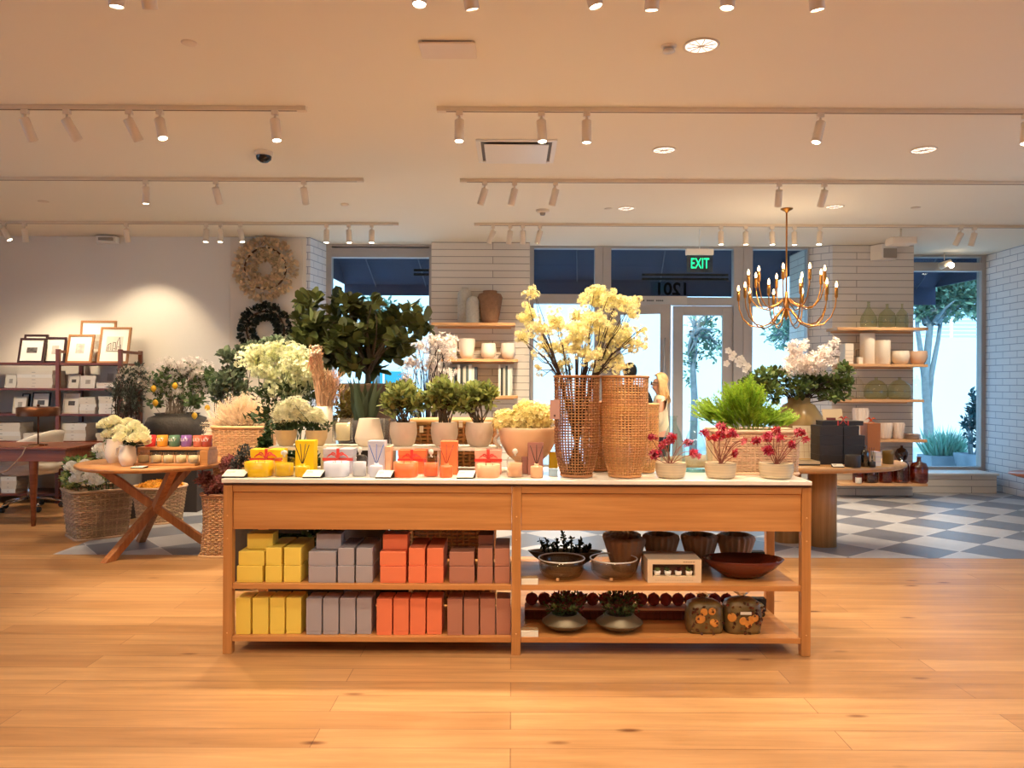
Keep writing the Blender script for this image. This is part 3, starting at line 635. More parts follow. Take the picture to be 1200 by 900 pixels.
l = bpy.data.lights.new('chandelier_glow', 'POINT'); l.energy = 12; l.color = WARM; l.shadow_soft_size = .3
o = bpy.data.objects.new('chandelier_glow', l); C.objects.link(o); o.location = (cxx, D, ZZ(325, D, 921))
# ------------------------------------------------------------------ sky, sun, camera
w = bpy.data.worlds.new('World'); scn.world = w; w.use_nodes = True
bg = w.node_tree.nodes['Background']; bg.inputs[0].default_value = (.32, .59, 1.0, 1); bg.inputs[1].default_value = 3.0
s = bpy.data.lights.new('sun', 'SUN'); s.energy = 3.4; s.color = (1, .96, .9); s.angle = .02
o = bpy.data.objects.new('sun', s); C.objects.link(o); o.rotation_euler = Vector((.25, .75, -.75)).to_track_quat('-Z', 'Y').to_euler()
cam = bpy.data.cameras.new('camera'); cam.sensor_width = 36; cam.lens = 27; cam.clip_end = 200
o = bpy.data.objects.new('camera', cam); C.objects.link(o); o.matrix_world = T(0, 0, EYE) @ R(PI/2, 'X') @ R(ROLL, 'Z'); scn.camera = o
scn.view_settings.view_transform = 'Standard'; scn.view_settings.look = 'None'; scn.view_settings.gamma = 1; scn.view_settings.use_curve_mapping = False
scn.view_settings.exposure = -0.12
# ================================================================== the long console
M_oak = wood('warm_oak', (184, 120, 64), (216, 154, 92), rough=.38, axis='X')
M_oakv = wood('warm_oak_upright', (180, 118, 62), (208, 146, 84), rough=.38, axis='Z')
M_marble = mat('white_marble', (244, 238, 226), rough=.18, var=.03, vscale=6)
FY = 3.99; TZ = .913; BY = FY+.60
XL, XR = XX(262, FY), XX(951.5, FY)
cx = (XL+XR)/2
con = thing('console_table', 'long oak display console with white top and open shelves', 'table', (cx, FY+.3, 0))
f = MB(); f.box(XL-.004, XR-.002, FY-.015, BY+.012, TZ-.022, TZ); obj('table_top', f, M_marble, con, bevel=.003)
f = MB(); f.box(XL+.006, XR-.006, FY-.004, BY, TZ-.034, TZ-.0225); obj('shade_strip', f, mat('shade_strip_brown', (70, 40, 22), rough=.7), con)  # solid dark strip; the shade under the top is put into its colour
cxl = XX(606, FY)
LEGS = [XL, cxl-.024, XR-.048]
for lx in LEGS:
    for y in (FY, BY-.048):
        f = MB(); f.box(lx, lx+.048, y, y+.048, 0, TZ-.035); lg = obj('leg', f, M_oakv, con, bevel=.003)
        if y == FY:
            for z in (.72, .60, .11):
                f = MB(); f.lathe([(.0, 0), (.004, 0), (.004, .002), (0, .002)], M=T(lx+.024, y-.001, z) @ R(PI/2, 'X'), n=10); obj('dowel', f, mat('pale_dowel', (232, 180, 116)), lg)
UZ, LZ = ZZ(685.8, FY), ZZ(747.2, FY)
for a, b in ((LEGS[0]+.048, LEGS[1]), (LEGS[1]+.048, LEGS[2])):
    for y in (FY, BY-.03):
        f = MB(); f.box(a+.001, b-.001, y+.004, y+.03, ZZ(578, FY), TZ-.0345); obj('rail', f, M_oak, con, bevel=.002)
        yy = y+.012 if y == FY else y-.008
        f = MB(); f.box(a+.001, b-.001, yy, yy+.024, ZZ(622, FY), ZZ(578, FY)-.002); obj('apron_panel', f, M_oak, con, bevel=.002)
    for z in (UZ, LZ):
        f = MB(); f.box(a+.001, b-.001, FY+.006, BY-.006, z-.028, z); obj('shelf', f, M_oak, con, bevel=.002)
    f = MB()
    for x in (a, b): pass
for lx in (LEGS[0], LEGS[2]):
    f = MB(); f.box(lx+.01, lx+.038, FY+.049, BY-.049, ZZ(622, FY), TZ-.0345); obj('side_panel', f, mat('oak_side', (188, 130, 78), rough=.4), con)
# ------------------------------------------------------------------ candle boxes on the shelves
M_yel = mat('yellow_card', (248, 218, 96), rough=.55); M_lil = mat('lilac_grey_card', (172, 164, 170), rough=.55)
M_ora = mat('orange_card', (242, 130, 88), rough=.55); M_bro = mat('rose_brown_card', (182, 122, 100), rough=.55)
CB = {'yellow': M_yel, 'lilac-grey': M_lil, 'bright orange': M_ora, 'rose-brown': M_bro}
def cbox(col, px0, px1, z0, h, y0, dep, label, grp, name='candle_box'):
    x0, x1 = XX(px0+.7, y0), XX(px1-.7, y0); o = thing(name, label, 'box', ((x0+x1)/2, y0+dep/2, z0), grp)
    f = MB(); f.box(x0, x1, y0, y0+dep, z0+.0005, z0+h*.93); obj('box_base', f, CB[col], o, bevel=.002)
    f = MB(); f.box(x0-.0008, x1+.0008, y0-.0008, y0+dep+.0008, z0+h*.1, z0+h); obj('box_lid', f, CB[col], o, bevel=.002)
LOW = {'yellow': (277, [(277, 295), (296.5, 316), (317, 335), (336, 354.5)]), 'lilac-grey': (0, [(359.5, 378.5), (379.2, 398.3), (399, 418), (418.7, 437)]),
       'bright orange': (0, [(442, 461), (461.7, 480.5), (481.2, 500.3), (501, 519.5)]), 'rose-brown': (0, [(525, 543.6), (544.2, 562.8), (563.4, 581.8), (582.4, 600)])}
for col in CB:
    for i, (a, b) in enumerate(LOW[col][1]):
        cbox(col, a, b, LZ, ZZ(702.5, 4.02)-LZ, 4.02+.004*i, .13, '%s upright box on the bottom shelf, %s from left of its colour' % (col, ORD[i]), 'upright boxes on the bottom shelf')
UP = {'yellow': (278, 309, 280, 311, 311.5, 331.5, 333, 354, 290, 321), 'lilac-grey': (362, 395, 362, 395, 396.2, 416.5, 417.5, 438, 371, 401),
      'bright orange': (446, 477, 445.5, 477, 479, 499.3, 500.5, 521, 449, 479), 'rose-brown': (527, 557.5, 527, 557, 559.8, 579, 580, 599, 562, 582)}
for col in CB:
    a0, a1, b0, b1, c0, c1, d0, d1, e0, e1 = UP[col]; y = 4.02; h1 = ZZ(664.5, y)-UZ; h2 = ZZ(647.5, y)-UZ-h1; top = UZ+h1+h2
    g = 'squat boxes on the middle shelf'; g2 = 'long boxes laid on the middle shelf'
    cbox(col, a0, a1, UZ, h1-.001, y, .15, '%s squat box, bottom of its stack on the middle shelf' % col, g)
    cbox(col, b0, b1, UZ+h1, h2-.002, y+.006, .15, '%s squat box, second layer of its middle shelf stack' % col, g)
    if col != 'rose-brown': cbox(col, e0, e1, top+.0005, .082, y+.055, .1, '%s squat box, topmost of its stack under the apron' % col, g)
    k1, k2 = ZZ(664, y)-UZ, ZZ(643, y)-UZ
    for j, (p, q) in enumerate(((c0, c1), (d0, d1))):
        w = ('left', 'right')[j]
        cbox(col, p, q, UZ, k1-.001, y+.004*j, .27, '%s long box, lower %s of the four laid in a block' % (col, w), g2)
        cbox(col, p+.4, q-.2, UZ+k1, k2-k1-.001, y+.006, .28, '%s long box, upper %s of the four laid in a block' % (col, w), g2)
    if col == 'rose-brown': cbox(col, 561, 580, UZ+k2+.001, .05, y+.1, .16, 'rose-brown flat box lying on top of the brown block', g)
# ------------------------------------------------------------------ price cards
M_card = mat('cream_card', (244, 238, 222), rough=.6); M_blk = mat('black_card', (26, 22, 22), rough=.6)
def card(x0, x1, y, z, label, h=.035, dep=.05, grp='price cards on the console', flat=True):
    o = thing('price_card', label, 'price card', ((x0+x1)/2, y, z), grp)
    f = MB(); f.add([(x0, y, z+.0005), (x1, y, z+.0005), (x1+.012, y+dep, z+.0005), (x0+.012, y+dep, z+.0005), (x0, y, z+.006), (x1, y, z+.006), (x1+.012, y+dep, z+h), (x0+.012, y+dep, z+h)], [(0, 3, 2, 1), (0, 1, 5, 4), (1, 2, 6, 5), (2, 3, 7, 6), (3, 0, 4, 7), (4, 5, 6, 7)], False); obj('stand', f, M_blk, o)
    f = MB(); f.add([(x0-.001, y-.001, z+.0075), (x1-.001, y-.001, z+.0075), (x1+.011, y+dep, z+h+.0015), (x0+.011, y+dep, z+h+.0015), (x0-.001, y-.001, z+.0095), (x1-.001, y-.001, z+.0095), (x1+.011, y+dep, z+h+.0035), (x0+.011, y+dep, z+h+.0035)], [(0, 3, 2, 1), (4, 5, 6, 7), (0, 1, 5, 4), (1, 2, 6, 5), (2, 3, 7, 6), (3, 0, 4, 7)], False); cd = obj('card_face', f, M_card, o)
    f = MB()
    for k in (.35, .55, .7):
        yy = y+dep*k; zq = z+.0096+(h-.006)*k+.0005
        f.box(x0+.012, x0+(x1-x0)*(.5 if k != .35 else .35), yy, yy+.0025, zq-.001, zq+.0008)
    obj('print_line', f, mat('grey_ink', (120, 112, 104)), cd)
for a, b, lab in ((262, 288, 'cream price card at the left end of the console'), (356, 377, 'cream price card beside the yellow reed diffuser'), (441, 459, 'cream price card beside the lilac reed diffuser'), (536, 555, 'cream price card beside the orange reed diffuser')):
    card(XX(a, 4.03), XX(b, 4.03), 4.012, TZ, lab)
def shelftag(px0, px1, z, lab):
    y = FY+.012; x0, x1 = XX(px0, y), XX(px1, y); o = thing('price_card', lab, 'price card', ((x0+x1)/2, y, z), 'price cards on the console shelves')
    f = MB(); f.box(x0, x1, y, y+.012, z+.0005, z+.03); obj('card_face', f, M_card, o); f = MB(); f.box(x0, x1, y+.0125, y+.04, z+.0005, z+.038); obj('stand', f, mat('card_wood', (150, 118, 80)), o)
shelftag(612, 631.5, UZ, 'small cream card on the middle shelf beside the glass bowl'); shelftag(612, 632, LZ, 'small cream card on the bottom shelf beside the dark planter')
# ------------------------------------------------------------------ candle sets on the console top
M_gl = glass('clear_glass', (250, 250, 247), gloss=.05); M_rib = mat('red_ribbon', (222, 62, 52), rough=.35, sheen=.5)
M_wax = mat('candle_wax', (246, 228, 190), rough=.5); M_reed = mat('dark_reed', (60, 40, 34))
def bow(f, c, s):
    c = Vector(c)
    for sg in (-1, 1):
        for a in (.25, .9):
            pts = [c+Vector((sg*s*t*math.cos(a)*1.0, -.006*math.sin(PI*t), s*(.35*math.sin(PI*t)+t*math.sin(a)*.5))) for t in (0, .3, .6, .85, 1)]
            for i in range(4):
                p, q = pts[i], pts[i+1]; w = s*.13*(1.3-.4*abs(i-1.5)); n = Vector((0, -1, 0)).cross((q-p).normalized())
                f.add([p-n*w*.5+Vector((0, -.004, 0)), q-n*w*.5+Vector((0, -.004, 0)), q+n*w*.5, p+n*w*.5], [(0, 1, 2, 3)], True)
    for sg in (-1, 1):
        p = c; q = c+Vector((sg*s*.55, -.003, -s*.75)); n = Vector((s*.09, 0, 0)); f.add([p-n, p+n, q+n, q-n], [(0, 1, 2, 3)], True)
    f.ball(c, s*.1, 8, 6)
def giftbox(col, px0, px1, pyt, y, label, m2=None):
    x0, x1 = XX(px0, y), XX(px1, y); z1 = ZZ(pyt, y); o = thing('gift_box', label, 'box', ((x0+x1)/2, y+.05, TZ), 'ribboned gift boxes on the console'); h = z1-TZ
    f = MB(); f.box(x0, x1, y, y+.1, TZ+.0005, z1-.004); obj('box_base', f, m2 or CB[col], o, bevel=.003)
    f = MB(); f.box(x0-.002, x1+.002, y-.002, y+.102, z1-h*.25, z1); obj('box_lid', f, m2 or CB[col], o, bevel=.003)
    f = MB(); m = (x0+x1)/2; w = .008; f.box(m-w, m+w, y-.004, y-.0022, TZ+.001, z1+.002); f.box(m-w, m+w, y-.002, y+.102, z1+.0002, z1+.002); f.box(x0-.003, x1+.003, y-.004, y-.0022, z1-h*.48, z1-h*.36)
    bow(f, (m, y-.012, z1-h*.38), (x1-x0)*.36); obj('ribbon', f, M_rib, o)
def tin(px0, px1, pyt, y, m, label):
    r = (XX(px1, y)-XX(px0, y))/2; c = (XX((px0+px1)/2, y), y, TZ); h = ZZ(pyt, y)-TZ; o = thing('candle_tin', label, 'candle', c, 'round candle tins on the console')
    f = MB(); f.lathe([(r*.96, .0005), (r, .006), (r, h), (r*.95, h), (r*.94, h-.012), (0, h-.012)], c, 32, power=3.2, close=False); obj('tin_body', f, m, o)
    f = MB(); f.lathe([(0, h-.013), (r*.93, h-.011)], c, 24, power=3.2, close=False); obj('wax', f, M_wax, o)
    f = MB()
    for k in range(3): a = k*2.09; f.tube([(c[0]+r*.4*math.cos(a), c[1]+r*.4*math.sin(a), TZ+h-.013), (c[0]+r*.4*math.cos(a), c[1]+r*.4*math.sin(a), TZ+h+.004)], .0015, n=5)
    obj('wick', f, M_reed, o)
def cloche(px0, px1, pyt, y, m, label):
    r = (XX(px1, y)-XX(px0, y))/2; c = (XX((px0+px1)/2, y), y, TZ); h = ZZ(pyt, y)-TZ; o = thing('cloche_candle', label, 'candle', c, 'candles under glass domes'); b = h*.72
    f = MB(); f.lathe([(0, .004), (r*.82, .004), (r*.82, h*.5), (r*.7, h*.5), (0, h*.5-.002)], c, 28, power=2.6); obj('candle_jar', f, m, o)
    f = MB(); f.lathe([(r, .0005), (r, b*.86), (r*.88, b*.97), (r*.5, b*1.03), (.0, b*1.05)], c, 28, power=2.4, close=False); obj('glass_dome', f, M_gl, o)
    f = MB(); f.lathe([(.006, 0), (.005, h*.06), (r*.28, h*.1), (r*.33, h*.17), (r*.22, h*.24), (0, h*.27)], (c[0], c[1], TZ+b*1.04), 16, close=False); obj('glass_knob', f, mat('knob_glass', (225, 222, 214), rough=.05, spec=.9), o)
def tallbox(px0, px1, pyt, y, m, label):
    x0, x1 = XX(px0, y), XX(px1, y); z1 = ZZ(pyt, y); o = thing('diffuser_box', label, 'box', ((x0+x1)/2, y+.045, TZ), 'tall diffuser boxes on the console')
    f = MB(); f.box(x0, x1, y, y+.085, TZ+.0005, z1-.012); obj('box_base', f, m, o, bevel=.002); f = MB(); f.box(x0-.0015, x1+.0015, y-.0015, y+.0865, z1-.03, z1); obj('box_lid', f, m, o, bevel=.003)
def diffuser(px0, px1, pyt, y, m, rm, pyr, label, n=5):
    r = (XX(px1, y)-XX(px0, y))/2; c = (XX((px0+px1)/2, y), y, TZ); h = ZZ(pyt, y)-TZ; o = thing('reed_diffuser', label, 'reed diffuser', c, 'reed diffusers on the console')
    f = MB(); f.lathe([(r*.94, .0005), (r, .005), (r, h*.9), (r*.9, h), (r*.36, h), (r*.36, h*1.22), (r*.24, h*1.22), (r*.22, h*.7), (0, h*.7)], c, 28, power=2.8); obj('bottle', f, m, o)
    zt = ZZ(pyr, y)-TZ
    for k in range(n):
        a = (k-(n-1)/2)/((n-1)/2 or 1); f = MB(); f.tube([(c[0]-a*.006, c[1], TZ+h*.75), (c[0]+a*r*1.05, c[1]+.012*((k*7) % 3-1), TZ+zt-.004*abs(a))], .0022, n=6); obj('reed', f, rm, o)
M_yj = mat('yellow_glass_wax', (236, 188, 20), rough=.3); M_lj = mat('lilac_ceramic', (206, 206, 222), rough=.35); M_oj = mat('orange_ceramic', (240, 112, 60), rough=.35); M_pj = mat('peach_ceramic', (226, 170, 130), rough=.35); M_pb = mat('peach_card', (236, 176, 156), rough=.55); M_rb = mat('dusky_rose_card', (172, 116, 104), rough=.55)
M_lb = mat('pale_lilac_card', (196, 192, 206), rough=.55); M_ob = mat('light_orange_card', (240, 126, 74), rough=.55); M_yb = mat('bright_yellow_card', (250, 208, 16), rough=.5)
SETS = [('yellow', M_yb, M_yj, M_yb, (294, 331, 528), (289, 320, 542), (321, 346, 529), (346.5, 368, 517.5), (347, 363, 547), M_reed),
        ('lilac', M_lb, M_lj, M_lb, (379, 414, 527), (381, 409, 542), (413, 431, 525), (431.5, 451, 517.5), (434, 449, 546), mat('blue_reed', (60, 100, 180))),
        ('orange', M_ob, M_oj, M_ob, (467, 499, 528), (462, 490, 542), (496, 515, 527), (517, 536, 517.5), (516, 531, 546), mat('rust_reed', (150, 50, 30))),
        ('peach', M_pb, M_pj, M_rb, (557, 588, 527.5), (559, 586, 544), (594, 614, 526), (619, 637, 518.5), (622, 636.5, 546), M_reed)]
for nm, bm, jm, tm, g, t_, cl, tb, df, rm in SETS:
    giftbox('', g[0], g[1], g[2], 4.225, '%s gift box tied with red ribbon on the console top' % nm, bm)
    tin(t_[0], t_[1], t_[2], 4.11, jm, 'low round %s three-wick candle tin in front of its gift box' % nm)
    cloche(cl[0], cl[1], cl[2], 4.11, jm, '%s candle under a small glass dome' % nm)
    tallbox(tb[0], tb[1], tb[2], 4.19, tm, 'tall narrow %s box standing behind the reed diffuser' % (nm if nm != 'peach' else 'dusky rose'))
    diffuser(df[0], df[1], df[2], 4.09, jm, rm, 521, 'small square %s reed diffuser bottle with reeds' % nm, 3 if nm != 'yellow' else 4)
tallbox(451.5, 458, 524, 4.2, mat('cream_box', (226, 186, 150)), 'narrow cream box beside the tall lilac box'); tallbox(612, 618.5, 535, 4.24, M_rb, 'short dusky rose box beside the tall rose box')
y = 4.14; o = thing('small_box', 'small pale blue box between the rose diffuser and basket', 'box', (XX(649, y), y+.03, TZ))
f = MB(); f.box(XX(644, y), XX(654, y), y, y+.05, TZ+.0005, ZZ(550, y)); obj('box_body', f, mat('pale_blue_card', (176, 208, 236)), o, bevel=.002); f = MB(); f.box(XX(643.5, y), XX(654.5, y), y-.002, y+.052, ZZ(552, y), ZZ(550, y)+.002); obj('box_lid', f, mat('pale_blue_card', (176, 208, 236)), o, bevel=.001)
y = 4.26; o = thing('small_box', 'small mustard yellow box behind the pale blue box', 'box', (XX(649, y), y+.03, TZ))
f = MB(); f.box(XX(644, y), XX(654, y), y, y+.05, TZ+.0005, ZZ(530, y)); obj('box_body', f, mat('mustard_card', (212, 170, 20)), o, bevel=.002)
# ------------------------------------------------------------------ riser with pots, hurricane glass, vases
M_acr = mat('white_lacquer', (236, 230, 216), rough=.25)
RY0, RY1 = 4.33, 4.57; RZ = ZZ(525, RY0)
o = thing('display_riser', 'low white display riser running behind the candles', 'riser', (XX(450, RY0), (RY0+RY1)/2, TZ))
f = MB(); f.box(XX(315, RY0), XX(588, RY0), RY0, RY1, RZ-.018, RZ); obj('riser_top', f, M_acr, o, bevel=.002)
for px in (317, 377, 456, 514, 586):
    f = MB(); f.box(XX(px, RY0)-.007, XX(px, RY0)+.007, RY0+.01, RY1-.01, TZ+.0005, RZ-.0185); obj('riser_leg', f, M_acr, o, bevel=.001)
M_tan = mat('tan_stoneware', (206, 176, 132), rough=.6, var=.12, vscale=14, bump=.2); M_stone = mat('beige_stone', (206, 186, 166), rough=.75, var=.06, vscale=18, bump=.25, bscale=80)
M_soil = mat('potting_soil', (50, 36, 26), rough=.95, bump=.5); M_cream = mat('cream_glaze', (238, 222, 198), rough=.4, var=.03)
M_wfl = leafmat('white_petals', (246, 244, 214), island=.1, trans=.3); M_gleaf = leafmat('deep_green_leaves', (62, 78, 44), island=.4)
def pot(parent, c, prof, m, soil=None, **k):
    f = MB(); f.lathe(prof, c, 30, close=False, **k); f.lathe([(0, prof[0][1]), prof[0]], c, 30, close=False, **k); obj('pot', f, m, parent)
    if soil: f = MB(); f.lathe([(0, soil[1]), (soil[0], soil[1])], c, 24, close=False, **k); obj('soil', f, M_soil, parent)
rg = random.Random(11)
for i, (px0, px1, bl, lab) in enumerate(((323, 348, [(337, 482, 20, 14), (345, 474, 14, 12), (328, 488, 12, 10)], 'tan pot of white flowers on the riser, the left one of two'), (358.5, 384, [(365, 486, 16, 10), (352, 478, 14, 12), (374, 491, 10, 8)], 'tan pot of white flowers on the riser, nearest the hurricane glass'))):
    y = 4.43; c = (XX((px0+px1)/2, y), y, RZ); r = (XX(px1, y)-XX(px0, y))/2; h = ZZ(505, y)-RZ; o = thing('potted_flowers', lab, 'potted plant', c, 'white flowers in tan pots')
    pot(o, c, [(r*.6, .0005), (r*.72, h*.1), (r*.95, h*.55), (r, h*.97), (r, h), (r*.9, h), (r*.88, h*.8)], M_tan, (r*.88, h*.8))
    blobs = [B(a, b_, y, rx, ry) for a, b_, rx, ry in bl]
    f = MB(); branches(f, (c[0], c[1], RZ+h*.8), blobs, 22, .0025, rg); obj('stem', f, mat('green_stem', (70, 92, 48)), o)
    f = MB(); leaves(f, blobs, 620, .017, .015, 'flower', rg=rg, shell=.45, rnd=.5); obj('blossom', f, M_wfl, o)
    f = MB(); leaves(f, [B((px0+px1)/2, 500, y, 20, 8)], 130, .035, .018, 'leaf', rg=rg); obj('foliage', f, M_gleaf, o)
y = 4.43; r = (XX(414, y)-XX(390, y))/2; c = (XX(402, y), y, RZ); h = ZZ(491, y)-RZ
o = thing('hurricane_candle', 'cream pillar candle inside a clear glass hurricane on the riser', 'candle', c)
f = MB(); f.lathe([(0, .0005), (r*.7, .0005), (r*.7, .008), (r*.5, .014), (r*.98, .024), (r, .04), (r, h), (r*.96, h), (r*.96, .04), (0, .03)], c, 30, close=False); obj('glass_cylinder', f, M_gl, o)
f = MB(); f.lathe([(0, .032), (r*.68, .032), (r*.68, h*.8), (r*.6, h*.82), (0, h*.81)], c, 24); obj('pillar_candle', f, mat('ivory_wax', (240, 224, 184), rough=.6), o)
f = MB(); f.tube([(c[0], c[1], RZ+h*.8), (c[0], c[1], RZ+h*.88)], .0015); obj('wick', f, M_reed, o)
y = 4.44; c = (XX(433, y), y, RZ); h = ZZ(491, y)-RZ; r = (XX(450, y)-XX(416, y))/2
o = thing('faceted_vase', 'cream vase with sloping sides that flare to a low belly', 'vase', c)
pot(o, c, [(r*.7, .0005), (r*.92, h*.12), (r, h*.28), (r*.98, h*.32), (r*.7, h*.99), (r*.67, h), (r*.62, h*.97), (r*.8, h*.4)], M_cream, (r*.6, h*.75))
y = 4.47; c = (XX(453.5, y), y, RZ); h = ZZ(491, y)-RZ; w = .016
o = thing('glass_sleeve', 'narrow clear glass sleeve beside the cream faceted vase', 'vase', c)
f = MB(); f.box(c[0]-w, c[0]+w, y-.03, y+.03, RZ+.0005, RZ+h); obj('glass_body', f, M_gl, o); f = MB(); f.box(c[0]-w-.001, c[0]+w+.001, y-.031, y+.031, RZ+.0005, RZ+.008); obj('glass_base', f, mat('frosted_base', (214, 222, 226), rough=.3), o)
M_gard = leafmat('gardenia_leaves', (150, 160, 92), island=.55, rough=.4)
for i, (px0, px1, bl, lab) in enumerate(((457, 489, [(470, 462, 22, 17), (458, 474, 14, 14), (486, 470, 14, 18)], 'leafy shrub in a beige stone pot, left of the three'), (505, 537, [(519, 458, 20, 16), (508, 470, 16, 14), (532, 468, 14, 16)], 'leafy shrub in a beige stone pot, middle of the three'), (545.5, 578, [(557, 462, 22, 15), (545, 472, 16, 14), (574, 462, 10, 16)], 'leafy shrub in a beige stone pot, beside the flower urn'))):
    y = 4.44; c = (XX((px0+px1)/2, y), y, RZ); r = (XX(px1, y)-XX(px0, y))/2; h = ZZ(495, y)-RZ; o = thing('potted_shrub', lab, 'potted plant', c, 'leafy shrubs in beige pots')
    pot(o, c, [(r*.62, .0005), (r*.84, h*.14), (r*.99, h*.5), (r, h*.7), (r*.95, h*.97), (r*.93, h), (r*.87, h), (r*.86, h*.88)], M_stone, (r*.86, h*.88))
    blobs = [B(a, b_, y, rx, ry) for a, b_, rx, ry in bl]
    f = MB(); branches(f, (c[0], c[1], RZ+h*.88), blobs, 26, .004, rg, spread=.03); obj('stem', f, mat('brown_stem', (84, 66, 44)), o)
    f = MB(); leaves(f, blobs, 520, .048, .026, 'round', rg=rg, up=.5, shell=.35); obj('foliage', f, M_gard, o)
# ------------------------------------------------------------------ big urn with cream flowers
y = 4.36; c = (XX(619, y), y, TZ); h = ZZ(500, y)-TZ; r = .165
o = thing('flower_urn', 'wide peach footed urn full of cream-yellow blossoms', 'vase', c)
pot(o, c, [(.045, .0005), (.05, .01), (.04, .03), (.07, .055), (.12, .1), (r*.95, .17), (r, h*.9), (r*1.02, h), (r*.96, h), (r*.93, h*.85)], mat('peach_ceramic_urn', (232, 188, 146), rough=.5), (r*.92, h*.85))
f = MB(); pts = [(c[0]-r*.93+(-.035)*math.sin(PI*t/8)-.02*t/8*0, c[1], TZ+h*.86-.085*t/8) for t in range(9)]; f.tube(pts, .009, n=8); obj('handle', f, M_cream, o)
M_cyl = leafmat('cream_yellow_petals', (250, 236, 168), island=.18, trans=.3)
blobs = [B(a, b_, y, rx, ry, .12) for a, b_, rx, ry in ((612, 492, 34, 16), (590, 492, 14, 14), (634, 488, 20, 18), (618, 479, 18, 12))]
f = MB(); branches(f, (c[0], c[1], TZ+h*.85), blobs, 30, .0025, rg, spread=.08); obj('stem', f, mat('olive_stem', (120, 118, 60)), o)
f = MB(); leaves(f, blobs, 1900, .018, .016, 'flower', rg=rg, shell=.4, rnd=.5); obj('blossom', f, M_cyl, o)
# ------------------------------------------------------------------ tall open wicker vases
M_wick = mat('honey_wicker', (204, 150, 94), rough=.55, island=.22, bump=.1); M_wick2 = mat('light_wicker', (216, 166, 108), rough=.55, island=.2)
M_wickd = mat('brown_wicker', (172, 118, 72), rough=.55, island=.25)
def tallvase(px0, px1, pyt, y, m, label, nr=40, ns=44, q=1.0):
    r = (XX(px1, y)-XX(px0, y))/2; c = (XX((px0+px1)/2, y), y, TZ); h = ZZ(pyt, y)-TZ; o = thing('wicker_vase', label, 'wicker basket', c, 'tall wicker vases on the console')
    def prof(t): return (r*(.68+.32*math.sin(min(1, t*2.6)*PI/2)) if t < .88 else r*(1+.03*(t-.88)/.12), .008+(h-.012)*t)
    f = MB(); woven(f, prof, c, nr, ns, .0031*q, amp=.004, rim=False); obj('woven_body', f, m, o)
    for nm_, t in (('foot_ring', .005), ('rim', .995)):
        f = MB(); rr, z = prof(t); f.tube([(c[0]+rr*1.01*math.cos(a*PI/24), c[1]+rr*1.01*math.sin(a*PI/24), TZ+z) for a in range(48)], .0075, n=6, closed=True); obj(nm_, f, m, o)
    f = MB(); rr = prof(0)[0]*.97; f.lathe([(0, .004), (rr, .004), (rr, .008), (0, .008)], c, 30); obj('basket_base', f, m, o)
    return o, c, r, h
o1, c1, r1, h1 = tallvase(650.5, 701.5, 439.5, 4.13, M_wickd, 'tall open-weave dark wicker vase holding the yellow branches', nr=36, ns=40)
tallvase(706.5, 758.5, 439.5, 4.13, M_wick, 'tall tightly woven honey wicker vase right of the yellow branches', nr=40, ns=40, q=1.15)
tallvase(684, 722, 470, 4.42, M_wickd, 'shorter brown wicker vase half hidden between the two tall ones', nr=34, ns=36, q=1.2)
tallvase(741, 771, 472, 4.34, M_wick2, 'shorter light wicker vase behind the tall honey one', nr=36, ns=34, q=1.3)
y = 3.998+.003; o = thing('hang_tag', 'dusky pink hang tag on the rim of the open-weave vase', 'tag', tuple(W(650, 469, y)))
f = MB(); p = W(644.5, 491, y); q = W(656, 468.5, y); f.box(p.x, q.x, y-.001, y+.001, p.z, q.z); obj('tag_card', f, mat('dusky_pink_card', (196, 150, 138)), o)
f = MB(); f.tube([W(650, 470, y), W(652, 462, y), W(655, 452, 4.012), W(656, 441, 4.035)], .0012, n=5); obj('string', f, mat('twine', (180, 150, 110)), o)
f = MB(); p = W(650, 487, y); f.ball((p.x, y-.0012, p.z), .006, 10, 6); obj('emblem', f, mat('tag_ink', (110, 80, 74)), o)
# yellow blossom branches in the left vase
o = thing('blossom_branches', 'tall branches of pale yellow blossom standing in the dark vase', 'flower branches', (c1[0], c1[1], TZ+.012))
BL = [(622, 345, 10, 10), (615, 372, 12, 20), (632, 385, 16, 14), (612, 395, 8, 10), (650, 378, 22, 18), (672, 395, 22, 20), (700, 352, 24, 14), (722, 350, 18, 10), (738, 362, 12, 10), (744, 356, 8, 9), (700, 375, 24, 14), (716, 392, 28, 18), (735, 392, 20, 14), (690, 415, 26, 14), (660, 410, 22, 10), (714, 420, 22, 10), (745, 402, 14, 12), (697, 340, 16, 6), (632, 432, 5, 8), (627, 418, 6, 10), (675, 370, 18, 12), (752, 385, 8, 8), (700, 432, 16, 5), (660, 428, 16, 8), (725, 430, 18, 8), (640, 405, 14, 12), (685, 385, 20, 12)]
blobs = [B(a, b_, 4.13+.12*math.sin(i*2.3), rx, ry, .09) for i, (a, b_, rx, ry) in enumerate(BL)]
f = MB()
for b_ in blobs:
    for _ in range(3):
        q, _d = pick([b_], rg, .1); v = Vector((q.x-c1[0], q.y-c1[1], 0)); m_ = Vector((c1[0], c1[1], TZ+h1-.02))+v.normalized()*min(r1*.8, v.length*.5)
        p0_ = Vector((c1[0]-v.x*.15, c1[1]-v.y*.15, TZ+.02)); k1 = m_.lerp(q, .4)+Vector((0, 0, .03)); f.tube([p0_, m_, k1, m_.lerp(q, .75)+rdir(rg)*.02, q], [.0035, .003, .0025, .002, .0012], n=5, caps=False)
obj('stem', f, mat('dark_twig', (64, 46, 34), rough=.8), o)
f = MB(); clusters(f, blobs, 600, .0145, 8, .013, .013, rg, .15); obj('blossom', f, leafmat('pale_yellow_petals', (248, 240, 186), island=.22, trans=.35), o)
